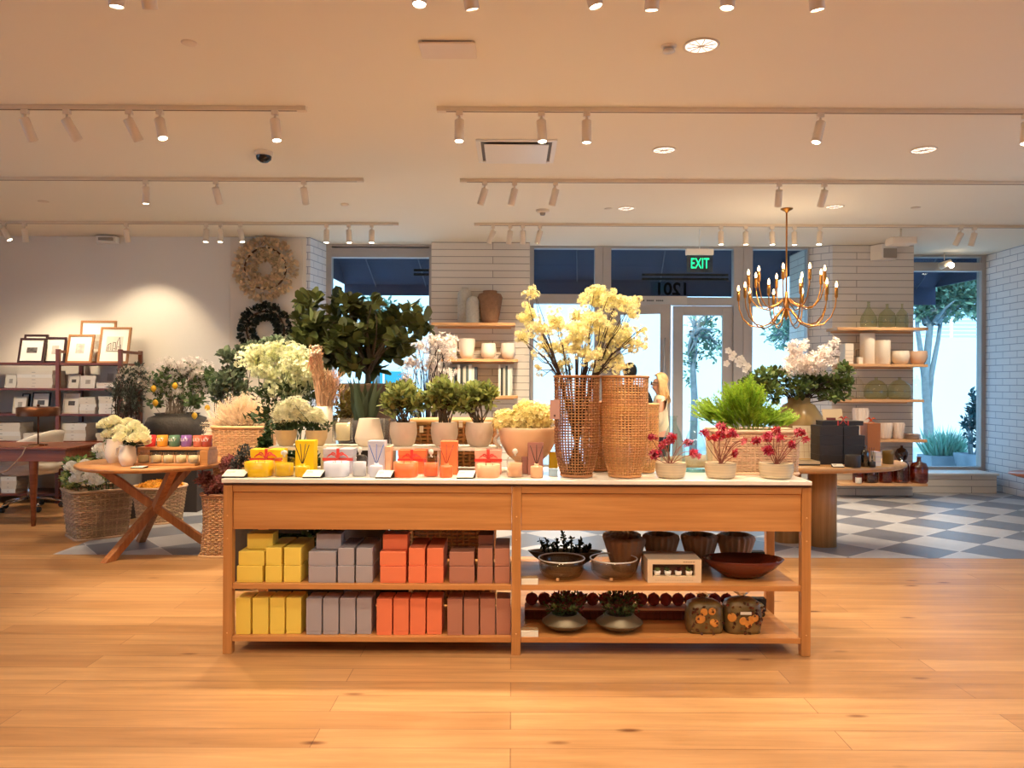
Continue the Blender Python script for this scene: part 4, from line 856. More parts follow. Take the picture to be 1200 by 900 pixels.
# ------------------------------------------------------------------ right end of the console
M_ribbed = mat('striped_travertine', (232, 208, 172), rough=.75, var=.25, vscale=2.2, scale3=(1, 1, 40), bump=.2)
M_mag = leafmat('magenta_petals', (186, 34, 66), island=.4, trans=.3); M_pinkp = leafmat('rose_pink_petals', (222, 110, 130), island=.2)
for i, (px0, px1, bl, lab) in enumerate(((768, 804.5, [(768, 532, 8, 6), (776, 521, 6, 6), (787, 513, 9, 6), (764, 512, 6, 4), (806, 518, 6, 5), (814, 532, 7, 6)], 'striped bowl of magenta blossoms, left of the three'), (826.5, 863, [(845, 500, 6, 5), (846, 509, 8, 6), (857, 508, 8, 5), (836, 513, 6, 4), (872, 517, 4, 4), (861, 530, 3, 6), (886, 516, 7, 5), (826, 507, 5, 5)], 'striped bowl of magenta blossoms, middle of the three'), (890, 930, [(900, 512, 6, 7), (914, 512, 7, 6), (900, 528, 7, 6), (910, 503, 5, 4), (937, 507, 8, 5), (943, 514, 4, 4), (928, 521, 5, 5)], 'striped bowl of magenta blossoms at the right table end'))):
    y = 4.11; c = (XX((px0+px1)/2, y), y, TZ); r = (XX(px1, y)-XX(px0, y))/2; h = ZZ(541, y)-TZ; o = thing('flower_bowl', lab, 'potted plant', c, 'striped bowls of magenta blossom')
    pot(o, c, [(r*.68, .0005), (r*.78, h*.05)]+[(r*(.86+.11*min(1, t/10))*(1+(.03 if t % 2 else -.03)), h*(.08+.9*t/20)) for t in range(21)]+[(r*.96, h), (r*.9, h), (r*.88, h*.85)], M_ribbed, (r*.88, h*.85), flute=5, amp=.012)
    blobs = [B(a, b_, y+.05*math.sin(j*2), rx, ry) for j, (a, b_, rx, ry) in enumerate(bl)]
    f = MB()
    for b_ in blobs: branches(f, (c[0], c[1], TZ+h*.85), [b_], 2, .0022, rg, spread=.01, bend=.15)
    obj('stem', f, mat('rosy_stem', (150, 84, 66)), o)
    f = MB(); leaves(f, blobs, 115, .018, .016, 'flower', rg=rg, shell=.2, rnd=1); obj('blossom', f, M_mag, o)
    f = MB(); leaves(f, blobs, 50, .019, .017, 'flower', rg=rg, shell=.5); obj('pink_blossom', f, M_pinkp, o)
M_clr = glass('aqua_glass', (232, 246, 244), gloss=.09)
def demijohn(px0, px1, pyt, pyb, y, label, neck=.3):
    r = (XX(px1, y)-XX(px0, y))/2; z0 = TZ; c = (XX((px0+px1)/2, y), y, z0); h = ZZ(pyt, y)-z0; o = thing('glass_bottle', label, 'bottle', c, 'clear bottles on the console')
    f = MB(); f.lathe([(r*.9, .0005), (r, .02), (r*1.0, h*.35), (r*.92, h*.5), (r*.6, h*.72), (r*neck, h*.85), (r*neck*.95, h*.97), (r*neck*1.3, h*.985), (r*neck*1.3, h)], c, 30, close=False); f.lathe([(0, .004), (r*.9, .0005)], c, 30, close=False); obj('glass_body', f, M_clr, o)
    f = MB(); f.lathe([(r*.9, .001), (r*.97, .012), (r*.9, .016), (0, .012)], c, 30, close=False); obj('thick_base', f, glass('thick_aqua', (170, 205, 200), gloss=.15), o)
demijohn(775, 803, 486.5, 0, 4.36, 'tall pear-shaped clear bottle behind the left magenta bowl')
demijohn(800, 829, 492, 0, 4.40, 'squatter clear bottle beside the pale wicker planter', neck=.36)
M_pale = mat('whitewashed_wicker', (226, 190, 156), rough=.65, island=.14)
y = 4.38; c = (XX(881, y), y, TZ); h = ZZ(502, y)-TZ; o = thing('fern_planter', 'pale whitewashed wicker trough planted with lime green fern', 'planter', c)
hx = (XX(930, y)-XX(833, y))/2; f = MB(); woven(f, lambda t: (hx*(.96+.04*t), .004+(h-.01)*t), c, 17, 64, .0068, power=7, sy=.58, amp=.003); obj('woven_body', f, M_pale, o)
f = MB(); f.lathe([(hx*.92, .004), (hx*.93, h*.9), (0, h*.9)], c, 40, power=7, sy=.56, close=False); obj('liner', f, mat('hessian_liner', (104, 78, 54), rough=.9), o)
f = MB(); blobs = [B(a, b_, y, rx, ry, .1) for a, b_, rx, ry in ((868, 472, 30, 24), (832, 480, 22, 14), (850, 490, 26, 10), (895, 486, 26, 12), (918, 490, 14, 8), (880, 462, 16, 16))]
for _ in range(900):
    p, d = pick(blobs, rg, .2); b0 = Vector((c[0]+(p.x-c[0])*.6, c[1]+(p.y-c[1])*.4, TZ+h*.88)); dd = (p-b0).normalized(); dd = Vector((dd.x*1.5, dd.y*1.5-.1, dd.z*.7)).normalized()+rdir(rg)*.35
    f.leaf(p-dd.normalized()*.04, dd, Vector((rg.uniform(-.5, .5), -.6, 1)), rg.uniform(.07, .1), .026, 'spray')
for _ in range(70):
    p, d = pick(blobs, rg, .2); b0 = Vector((c[0]+(p.x-c[0])*.5, c[1], TZ+h*.88)); f.tube([b0, b0.lerp(p, .5)+Vector((0, 0, .02)), p], .0015, n=3, caps=False)
obj('fern_fronds', f, leafmat('lime_fern', (158, 190, 62), island=.35, trans=.35), o)
# ================================================================== goods on the right half of the console shelves
rg = random.Random(21)
M_darkpl = mat('bronze_planter', (110, 98, 76), rough=.42, metal=.35, var=.15); M_dkleaf = leafmat('dark_succulent', (92, 108, 66), island=.5); M_oxb = leafmat('oxblood_succulent', (110, 50, 46), island=.5); M_limes = leafmat('pale_green_succulent', (130, 146, 84), island=.3)
M_cg = glass('bowl_glass', (242, 236, 228), gloss=.07)
def gbowl(px0, px1, pyt, y, lab):
    r = (XX(px1, y)-XX(px0, y))/2; c = (XX((px0+px1)/2, y), y, UZ); h = ZZ(pyt, y)-UZ; o = thing('glass_bowl', lab, 'bowl', c, 'glass bowls on the middle shelf')
    f = MB(); f.lathe([(0, .001), (r*.55, .001), (r*.8, .014), (r*.93, h*.4), (r*.97, h*.8), (r, h), (r*.95, h), (r*.91, h*.8), (r*.86, h*.4), (r*.5, .012), (0, .012)], c, 36, close=False); obj('glass_body', f, M_cg, o)
    f = MB(); f.tube([(c[0]+r*.975*math.cos(a*PI/20), c[1]+r*.975*math.sin(a*PI/20), UZ+h) for a in range(40)], .004, n=6, closed=True); obj('rim', f, mat('bright_glass_rim', (226, 222, 216), rough=.1), o)
    f = MB(); f.box(c[0]-.035, c[0]-.02, c[1]-r*.9-.002, c[1]-r*.9, UZ+.01, UZ+.025); obj('sticker', f, mat('tan_sticker', (206, 160, 110)), o)
gbowl(631.5, 686.5, 653.5, 4.16, 'clear glass bowl with bright rim at the left end of the shelf')
gbowl(692, 748, 653.5, 4.17, 'clear glass bowl standing in front of the fluted pots')
y = 4.42; c = (XX(663, y), y, UZ); r = (XX(707, y)-XX(619, y))/2; o = thing('planted_bowl', 'wide dark bowl of dark succulents behind the left glass bowl', 'planter', c)
hh = ZZ(645, y)-UZ
pot(o, c, [(r*.4, .0005), (r*.5, .01), (r*.8, hh*.55), (r*.99, hh*.98), (r, hh), (r*.94, hh), (r*.8, hh*.8)], M_darkpl, (r*.82, hh*.8), sy=.32)
f = MB()
for px, py in ((633, 633), (639, 630), (652, 634), (660, 624), (670, 630), (681, 632), (693, 638), (646, 638), (664, 636), (676, 640), (687, 640)):
    p = W(px, py, y); b0 = Vector((c[0]+(p.x-c[0])*.8, y, UZ+hh*.8)); f.tube([b0, b0.lerp(p, .5)+Vector((.004, 0, 0)), p], .004, n=5)
    for k in range(26):
        q = b0.lerp(p, .3+.7*rg.random()); f.leaf(q, rdir(rg)+Vector((0, 0, .5)), rdir(rg), .022, .014, 'round')
obj('succulents', f, leafmat('black_green_succulent', (54, 58, 38), island=.4), o)
M_flut = mat('fluted_brown_clay', (176, 138, 104), rough=.7, var=.1, vscale=10)
def fluted(px0, px1, pyt, y, z0, lab, grp, m=M_flut, h=None):
    r = (XX(px1, y)-XX(px0, y))/2; c = (XX((px0+px1)/2, y), y, z0); h = ZZ(pyt, y)-z0; o = thing('fluted_pot', lab, 'pot', c, grp)
    f = MB(); f.lathe([(0, .0005), (r*.55, .0005), (r*.6, .01), (r*.82, h*.5), (r, h*.86), (r*.98, h*.93), (r*.8, h), (r*.72, h*.99), (r*.8, h*.85), (r*.5, .02), (0, .02)], c, 72, flute=18, amp=.06, close=False); obj('pot_wall', f, m, o)
g = 'fluted brown pots on the middle shelf'
fluted(710, 756, 628, 4.33, UZ, 'fluted brown pot, front one behind the empty glass bowl', g)
fluted(754.5, 796, 624.5, 4.46, UZ, 'fluted brown pot behind the boxed succulents, left one', g); fluted(799.5, 841, 624.5, 4.46, UZ, 'fluted brown pot between the boxed succulents and wooden bowl', g); fluted(841.7, 884, 624.5, 4.46, UZ, 'fluted brown pot, rightmost, behind the wooden bowl', g)
fluted(708, 751, 623, 4.50, UZ, 'fluted brown pot mostly hidden behind the front fluted pot', g)
# boxed succulents
for i, (y, a, b, t, lab) in enumerate(((4.05, 760, 823, 655, 'cream window box of potted succulents at the shelf front'), (4.20, 757, 819, 651, 'cream window box behind the front box of succulents'))):
    x0, x1 = XX(a, y), XX(b, y); z1 = ZZ(t, y); o = thing('boxed_succulents', lab, 'box', ((x0+x1)/2, y, UZ), 'boxed succulents'); h = z1-UZ; w = x1-x0; wx0, wx1, wz0, wz1 = x0+w*.09, x1-w*.12, UZ+h*.27, UZ+h*.8
    f = MB(); f.box(x0, x1, y+.04, y+.13, UZ+.0005, z1); f.box(x0, wx0, y, y+.04, UZ+.0005, z1); f.box(wx1, x1, y, y+.04, UZ+.0005, z1); f.box(wx0, wx1, y, y+.04, UZ+.0005, wz0); f.box(wx0, wx1, y, y+.04, wz1, z1); obj('carton', f, mat('cream_carton', (232, 204, 168), rough=.6), o)
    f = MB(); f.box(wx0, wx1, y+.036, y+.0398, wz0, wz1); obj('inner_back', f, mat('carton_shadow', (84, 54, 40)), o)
    for k in range(4):
        px = wx0+(wx1-wx0)*(k+.5)/4; cc = (px, y+.02, wz0); f = MB(); f.lathe([(.013, .0005), (.018, .026), (.014, .026), (0, .022)], cc, 14, power=5, sy=.8); mp_ = obj('small_pot', f, mat('white_small_pot', (240, 232, 220)), o)
        f = MB()
        for _ in range(22): f.leaf(Vector((px+rg.uniform(-.006, .006), y+.02, wz0+.024)), Vector((rg.uniform(-1, 1), rg.uniform(-.5, .3), 1.1)), rdir(rg), rg.uniform(.015, .03), .008, 'leaf')
        obj('succulent', f, (M_limes, M_dkleaf, M_oxb, M_limes)[k], mp_)
    f = MB()
    for k in range(5): f.box(x1-w*.34+k*w*.045, x1-w*.34+k*w*.045+w*.035, y-.0008, y, z1-h*.115, z1-h*.09)
    for k in range(16): f.box(x0+w*.14+k*w*.045, x0+w*.14+k*w*.045+w*.03, y-.0008, y, UZ+h*.11, UZ+h*.12)
    obj('lettering', f, mat('brown_ink', (120, 84, 60)), o)
# shallow wooden bowl
y = 4.18; c = (XX(871.5, y), y, UZ); r = (XX(919.5, y)-XX(824, y))/2; h = ZZ(653, y)-UZ
o = thing('wooden_bowl', 'wide shallow dark red-brown wooden bowl', 'bowl', c); f = MB()
f.lathe([(0, .0005), (r*.3, .0005), (r*.5, h*.12), (r*.8, h*.55), (r, h), (r*.97, h+.003), (r*.76, h*.62), (r*.45, h*.25), (0, h*.12)], c, 44, sy=.62); obj('bowl_body', f, wood('mahogany', (70, 24, 14), (120, 50, 28), rough=.25, grain=9), o)
def blackbox(px0, px1, pyt, y, z0, lab):
    x0, x1 = XX(px0, y), XX(px1, y); z1 = ZZ(pyt, y); o = thing('black_box', lab, 'box', ((x0+x1)/2, y, z0), 'small black boxes at the shelf back')
    f = MB(); f.box(x0, x1, y, y+.05, z0+.0005, z1-.01); obj('box_base', f, M_blk, o, bevel=.001); f = MB(); f.box(x0-.001, x1+.001, y-.001, y+.051, z1-.02, z1); obj('box_lid', f, M_blk, o, bevel=.001)
blackbox(880, 897, 645.5, 4.47, UZ, 'small black box behind the wooden bowl'); blackbox(882, 899, 700.5, 4.47, LZ, 'small black box behind the bags of potpourri')
# bottom shelf: long wicker trough of dark red balls
y = 4.345; x0, x1 = XX(617, y), XX(860, y); zt = ZZ(709, y); zb = LZ+.04
o = thing('ball_trough', 'long dark wicker trough carrying a row of dark red balls', 'planter', ((x0+x1)/2, y, LZ))
M_dkw = mat('oxblood_wicker', (118, 58, 42), rough=.7, island=.3)
f = MB(); f.box(x0, x1, y-.045, y+.045, LZ+.0005, zt-.012); 
for k in range(9): z = LZ+.01+(zt-LZ-.03)*k/8; f.tube([(x0-.002, y-.048, z), (x1+.002, y-.048, z), (x1+.004, y+.048, z), (x0-.004, y+.048, z)], .0055, n=5, closed=True)
for k in range(60): x = x0+(x1-x0)*(k+.5)/60; f.tube([(x, y-.052+.003*(k % 2), LZ+.004), (x, y-.052+.003*(k % 2), zt-.014)], .004, n=4)
obj('trough', f, M_dkw, o)
f = MB(); f.box(x0-.004, x1+.004, y-.056, y+.052, zt-.0115, zt); obj('pale_lining', f, mat('cream_lining', (222, 184, 160), rough=.9), o)
M_dkred = mat('dark_red_preserved', (130, 42, 36), rough=.75, var=.35, vscale=30, bump=.6, bscale=60)
for k in range(17):
    x = x0+.035+(x1-x0-.07)*k/16; r = .0355; oo = thing('dried_ball', 'dark red dried ball on the wicker trough, %s from the left' % ORD[k], 'dried ball', (x, y, zt), 'dark red balls in the wicker trough')
    f = MB(); f.ball((x, y, zt+r), r, 14, 10, noise=.05, rng=rg); obj('ball', f, M_dkred, oo)
    f = MB(); f.tube([(x, y, zt+2*r-.004), (x+.004, y, zt+2*r+.004)], .003, n=5); obj('stub', f, M_dkw, oo)
# two squat bronze planters
for i, (px0, px1, lab) in enumerate(((636.5, 689.5, 'squat bronze planter of mixed succulents, left one'), (700, 754, 'squat bronze planter of mixed succulents, nearer the middle'))):
    y = 4.135; c = (XX((px0+px1)/2, y), y, LZ); r = (XX(px1, y)-XX(px0, y))/2; h = ZZ(718, y)-LZ; o = thing('squat_planter', lab, 'planter', c, 'squat bronze planters on the bottom shelf')
    pot(o, c, [(r*.4, .0005), (r*.55, .004), (r*.85, h*.28), (r*.97, h*.42), (r, h*.5), (r*.97, h*.55), (r*.7, h*.86), (r*.62, h), (r*.56, h), (r*.55, h*.8)], M_darkpl, (r*.56, h*.85))
    f = MB(); f.tube([(c[0]+r*math.cos(a*PI/20), c[1]+r*math.sin(a*PI/20), LZ+h*.5) for a in range(40)], .003, n=5, closed=True); obj('seam', f, M_darkpl, o)
    bl = [B((px0+px1)/2, 704, y, 27, 13), B((px0+px1)/2-8, 715, y, 16, 7), B((px0+px1)/2+8, 715, y, 16, 7)]
    f = MB(); leaves(f, bl, 420, .026, .012, 'leaf', rg=rg, shell=.2, up=.7); obj('dark_foliage', f, M_dkleaf, o)
    f = MB(); leaves(f, [bl[0]], 150, .026, .014, 'round', rg=rg, shell=.6, up=.5); obj('oxblood_foliage', f, M_oxb, o)
    f = MB()
    for (dx, dz) in ((-14, 712), (6, 716), (16, 712) if i else (10, 714)):
        p = W((px0+px1)/2+dx, dz, y-r*.5)
        for k in range(20): a = k*2.4; f.leaf(p, Vector((math.cos(a), math.sin(a)*.6-.4, .5+.03*k)), Vector((0, 0, 1)), .02+.0004*k, .009, 'leaf')
    obj('rosette', f, M_limes, o)
# bags of potpourri
M_pot = mat('potpourri_mix', (120, 98, 56), rough=.35, var=.5, vscale=14, bump=.6, bscale=22)
M_slice = mat('dried_orange_slice', (226, 152, 66), rough=.5, var=.15, vscale=30)
for i, (px0, px1, pyt, y, lab) in enumerate(((804.5, 847, 700, 4.12, 'clear bag of dried potpourri, nearer the planters'), (848.5, 892, 698, 4.12, 'clear bag of dried potpourri with a small white label'), (866, 896, 704, 4.42, 'clear bag of dried potpourri behind the labelled bag'))):
    x0, x1 = XX(px0, y), XX(px1, y); xm = (x0+x1)/2; hw = (x1-x0)/2; h = ZZ(pyt, y)-LZ; o = thing('potpourri_bag', lab, 'bag', (xm, y, LZ), 'bags of potpourri')
    f = MB(); f.lathe([(hw*.92, .0008), (hw*.96, h*.1), (hw, h*.35), (hw*.98, h*.7), (hw*.86, h*.88), (hw*.5, h*.98), (hw*.15, h*1.0)], (xm, y, LZ), 28, power=4, sy=.7); 
    rr = random.Random(i)
    f.v = [(v[0]+rr.uniform(-.002, .002), v[1]+rr.uniform(-.002, .002), v[2] if v[2] < LZ+.004 else v[2]+rr.uniform(-.002, .002)) for v in f.v]; obj('bag_contents', f, M_pot, o)
    f = MB(); f.lathe([(hw*.12, h*.97), (hw*.1, h*1.03), (hw*.35, h*1.15)], (xm, y, LZ), 12, flute=6, amp=.3, close=False); obj('gathered_top', f, glass('cellophane', (235, 225, 205), gloss=.2), o)
    for k in range(6):
        a = rr.uniform(-.75, .75); zq = LZ+h*rr.uniform(.15, .85); f = MB(); Mx = T(xm+hw*a, y-hw*.7*.98, zq) @ R(a*.5, 'Z') @ R(PI/2, 'X'); s_ = .017+.006*rr.random(); f.lathe([(0, -.003), (s_, -.003), (s_, .004), (s_*.85, .005), (0, .004)], M=Mx, n=14); obj('orange_slice', f, M_slice, o)
    f = MB()
    for k in range(60):
        a = rr.uniform(-.85, .85); p = Vector((xm+hw*a, y-hw*.7*.99, LZ+h*rr.uniform(.05, .88))); f.leaf(p, rdir(rr), Vector((0, -1, 0)), .022, .016, 'leaf')
    obj('dried_leaves', f, leafmat('dried_petals', (104, 62, 36), island=.6), o)
    if i == 1:
        f = MB(); f.box(xm-.03, xm+.028, y-hw*.7-.012, y-hw*.7-.01, LZ+h*.6, LZ+h*.68); obj('bag_label', f, M_card, o)
# ================================================================== behind the console, left half
# low black troughs of greenery on the floor
M_box = leafmat('boxwood_leaves', (52, 74, 36), island=.45)
for i, (px0, px1, lab) in enumerate(((318, 436, 'black floor trough of low greenery behind the yellow boxes'), (446, 585, 'black floor trough of low greenery behind the orange boxes'))):
    y = 5.1; x0, x1 = XX(px0, y), XX(px1, y); o = thing('floor_trough', lab, 'planter', ((x0+x1)/2, y, 0), 'black floor troughs')
    f = MB(); f.lathe([((x1-x0)/2*.96, .001), ((x1-x0)/2, .36), ((x1-x0)/2*.95, .36), (0, .34)], ((x0+x1)/2, y, 0), 40, power=9, sy=.42); obj('trough', f, M_blk, o)
    f = MB(); leaves(f, [((Vector(((x0+x1)/2, y, .42))), Vector(((x1-x0)/2*.98, .15, .15)))], 1100, .06, .035, 'leaf', rg=rg, shell=.5); obj('foliage', f, M_box, o)
# tall black-brown planter of snake plant
y = 5.0; c = (XX(428, y), y, 0); h = ZZ(492, y); o = thing('snake_plant', 'dark snake plant with upright pointed leaves in a tall planter', 'potted plant', c)
pot(o, c, [(.13, .001), (.17, h*.9), (.18, h), (.165, h), (.16, h*.93)], mat('espresso_planter', (52, 38, 30), rough=.6), (.16, h*.93))
M_sn = leafmat('snake_plant_leaf', (74, 84, 58), island=.35); f = MB()
for k in range(13):
    a = k*2.4; px = 428+(k-6)*3.6; p = Vector((c[0]+.05*math.cos(a), c[1]+.05*math.sin(a), h*.93)); q = W(px, rg.uniform(437, 462), y+.03*math.sin(a)); d = q-p; s_ = Vector((1, .3*math.sin(a), 0)).normalized()
    f.add([p-s_*.014, p+s_*.014, p+d*.45-s_*.03+Vector((0, .004, 0)), p+d*.45+s_*.03+Vector((0, .004, 0)), q, p+d*.45+Vector((0, -.01, 0)), p+Vector((0, -.006, 0))], [(0, 6, 5, 2), (6, 1, 3, 5), (2, 5, 4), (5, 3, 4)], True)
obj('leaves', f, M_sn, o)
# brown shrub behind
y = 5.35; o = thing('bronze_shrub', 'bronze-leaved shrub between the wheat bundle and the snake plant', 'potted plant', (XX(405, y), y, 0)); c = (XX(405, y), y, 0)
pot(o, c, [(.14, .001), (.18, .5), (.17, .5), (.16, .46)], mat('espresso_planter', (52, 38, 30)), (.16, .46))
f = MB(); bl = [B(407, 478, y, 18, 26), B(398, 500, y, 14, 18)]; branches(f, (c[0], c[1], .46), bl, 14, .006, rg); obj('stem', f, mat('brown_stem', (84, 66, 44)), o)
f = MB(); leaves(f, bl, 420, .05, .028, 'leaf', rg=rg, shell=.3); obj('foliage', f, leafmat('bronze_leaves', (112, 96, 44), island=.45), o)
# fiddle-leaf tree
y = 6.2; c = (XX(432, y), y, 0); o = thing('fiddle_leaf_tree', 'large fiddle-leaf fig with dark olive leaves', 'tree', c)
hp = ZZ(450, y); pot(o, c, [(.15, .001), (.2, hp*.5), (.235, hp-.02), (.235, hp), (.21, hp), (.2, hp-.05)], mat('umber_planter', (96, 76, 60), rough=.7, var=.1), (.2, hp-.05))
FB = [(365, 352, 20, 12), (352, 372, 12, 14), (372, 380, 20, 16), (362, 405, 18, 14), (395, 372, 18, 14), (408, 352, 14, 12), (400, 395, 20, 18), (385, 420, 16, 12), (425, 368, 20, 16), (440, 355, 10, 8), (445, 385, 24, 18), (432, 405, 24, 18), (415, 425, 18, 12), (465, 372, 18, 12), (480, 365, 14, 14), (488, 382, 16, 10), (470, 398, 20, 14), (455, 415, 20, 12), (440, 432, 12, 8), (498, 378, 8, 10), (472, 412, 14, 10), (395, 350, 6, 8), (350, 398, 8, 12), (375, 400, 18, 14), (398, 415, 18, 14), (355, 388, 12, 12), (415, 392, 16, 14), (430, 425, 20, 10)]
bl = [B(a, b_, y+.22*math.sin(k*1.9), rx, ry, .13) for k, (a, b_, rx, ry) in enumerate(FB)]
f = MB(); f.tube([(c[0], c[1], hp-.06), W(431, 440, y), W(434, 425, y), W(430, 390, y)], [.026, .022, .018, .01], n=9)
branches(f, W(432, 438, y), bl, 46, .009, rg, spread=.02, bend=.08); obj('trunk', f, mat('grey_bark', (96, 84, 66), rough=.9, bump=.3), o)
f = MB(); leaves(f, bl, 860, .112, .08, 'round', rg=rg, shell=.35, up=.35, rnd=.7); obj('foliage', f, leafmat('fiddle_leaf', (92, 100, 54), island=.4, rough=.45, trans=.15), o)
# white blossom tree
y = 6.8; c = (XX(506, y), y, 0); o = thing('cherry_branches', 'airy white cherry blossom branches left of the stone pier', 'flower branches', c)
pot(o, c, [(.12, .001), (.2, .2), (.19, .5), (.1, .62), (.12, .66), (.1, .66), (.09, .6)], M_stone, None)
bl = [B(a, b_, y+.1*math.sin(k*2), rx, ry, .12) for k, (a, b_, rx, ry) in enumerate(((512, 400, 22, 12), (492, 405, 14, 12), (524, 412, 14, 14), (482, 425, 16, 14), (505, 428, 18, 14), (528, 396, 10, 8), (475, 445, 12, 10), (524, 437, 12, 8)))]
f = MB(); branches(f, (c[0], c[1], .6), bl, 34, .008, rg, spread=.03); obj('stem', f, mat('dark_twig', (64, 46, 34)), o)
f = MB(); leaves(f, bl, 720, .022, .02, 'flower', rg=rg, shell=.1, rnd=1); obj('blossom', f, leafmat('cherry_petals', (250, 240, 232), island=.08, trans=.4), o)
# wicker hamper boxes behind the stone pots
M_brw = mat('brown_banana_wicker', (150, 98, 48), rough=.7, island=.3)
y = 4.86; c = (XX(532, y), y, 0); hx = .26; z1 = ZZ(493, y); o = thing('wicker_hamper', 'brown wicker hamper seen between the beige stone pots', 'wicker basket', c)
f = MB(); woven(f, lambda t: (hx, .004+(z1-.01)*t), c, 52, 48, .0095, power=8, sy=.5, amp=.004); obj('woven_body', f, M_brw, o)
f = MB(); f.lathe([(hx*.95, .004), (hx*.95, z1-.02), (0, z1-.02)], c, 40, power=8, sy=.47, close=False); obj('liner', f, mat('hessian_liner', (104, 78, 54)), o)
f = MB(); f.lathe([(hx*1.02, z1-.004), (hx*1.03, z1+.012), (hx*.99, z1+.014), (0, z1+.012)], c, 40, power=8, sy=.5); obj('lid', f, mat('tan_lid', (206, 156, 106), rough=.6), o)
for k, (px, py) in enumerate(((494, 503), (540, 497), (518, 530))):
    f = MB(); p = W(px, py, y-hx*.5-.014); f.box(p.x-.012, p.x+.012, y-hx*.5-.02, y-hx*.5-.018, p.z-.02, p.z+.02); obj('paper_tag', f, mat('tag_paper', (222, 200, 176)), o)
# ------------------------------------------------------------------ left cluster
# wheat bundle in a pale vase
y = 5.2; c = (XX(380, y), y, 0); zt = ZZ(477, y); o = thing('wheat_bundle', 'tall bundle of tan dried reeds in a pale floor vase', 'dried flowers', c)
pot(o, c, [(.1, .001), (.12, .1), (.12, zt*.6), (.06, zt*.9), (.055, zt), (.045, zt), (.04, zt*.9)], M_cream, None)
f = MB()
for k in range(300):
    a = rg.uniform(0, 2*PI); t = rg.random(); px = rg.choice((rg.gauss(371, 3.5), rg.gauss(388, 7))); px = max(362, min(404, px)); top = rg.uniform(404, 440) if px < 378 else rg.uniform(432, 462)
    q = W(px, top, y+rg.uniform(-.06, .06)); p = Vector((c[0]+.03*math.cos(a), c[1]+.03*math.sin(a), zt-.12)); f.tube([p, p.lerp(q, .55), q], [.0016, .0016, .001], n=3, caps=False)
    for j in range(7): f.leaf(p.lerp(q, .7+.045*j), (q-p).normalized()+rdir(rg)*.6, rdir(rg), .026, .007, 'leaf')
obj('dried_stems', f, mat('tan_dried_stem', (228, 186, 146), rough=.8, island=.25), o)
f = MB()
for k in range(26): p = W(rg.uniform(365, 375), rg.uniform(402, 418), y-.04+rg.uniform(-.02, .02)); f.ball(p, .009, 7, 5)
obj('seed_heads', f, mat('pale_seed_head', (240, 214, 186), rough=.8), o)
f = MB()
for k in range(60): p = W(rg.uniform(364, 376), rg.uniform(412, 424), y-.03); f.leaf(p, Vector((rg.uniform(-.35, .25), 0, -1)), rdir(rg), .09, .01, 'blade')
obj('ribbon_grass', f, mat('pink_grass', (224, 170, 140), island=.15), o)
# cream hydrangea mass
y = 5.6; c = (XX(335, y), y, 0); o = thing('viburnum_bush', 'large mass of cream-green viburnum blossom', 'flowering shrub', c)
pot(o, c, [(.2, .001), (.25, .5), (.23, .5), (.22, .46)], mat('dark_clay', (70, 58, 50)), (.22, .46))
bl = [B(a, b_, y+.12*math.sin(k*2.2), rx, ry, .14) for k, (a, b_, rx, ry) in enumerate(((300, 415, 16, 9), (330, 412, 20, 10), (350, 420, 20, 12), (310, 432, 18, 12), (335, 438, 24, 14), (362, 432, 18, 14), (372, 445, 14, 12), (325, 455, 20, 8), (290, 422, 8, 8), (352, 452, 18, 10)))]
f = MB(); branches(f, (c[0], c[1], .46), bl, 26, .006, rg, spread=.05); obj('stem', f, mat('green_stem', (70, 92, 48)), o)
f = MB(); clusters(f, bl, 300, .03, 13, .019, .019, rg, .6); obj('blossom', f, leafmat('viburnum_petals', (240, 242, 204), island=.18, trans=.3), o)
f = MB(); leaves(f, [B(335, 462, y+.05, 45, 16, .15), B(335, 490, y, 50, 16, .15)], 620, .055, .03, 'leaf', rg=rg); obj('foliage', f, M_gleaf, o)
# eucalyptus
y = 7.9; c = (XX(268, y), y, 0); o = thing('eucalyptus_branches', 'grey-green eucalyptus branches left of the cream blossom', 'foliage branches', c)
pot(o, c, [(.15, .001), (.2, .3), (.16, .6), (.15, .6), (.14, .55)], mat('dark_clay', (70, 58, 50)), None)
bl = [B(a, b_, y+.1*math.sin(k*2.2), rx, ry, .12) for k, (a, b_, rx, ry) in enumerate(((266, 418, 10, 10), (277, 435, 14, 14), (262, 445, 12, 12), (285, 412, 12, 8), (298, 405, 12, 6), (322, 400, 16, 6), (280, 455, 18, 10), (256, 462, 12, 12), (345, 398, 12, 5)))]
f = MB(); branches(f, (c[0], c[1], .55), bl, 26, .006, rg); obj('stem', f, mat('dark_twig', (64, 46, 34)), o)
f = MB(); leaves(f, bl, 1000, .06, .046, 'round', rg=rg, shell=.3); obj('foliage', f, leafmat('eucalyptus_leaf', (116, 130, 100), island=.35), o)
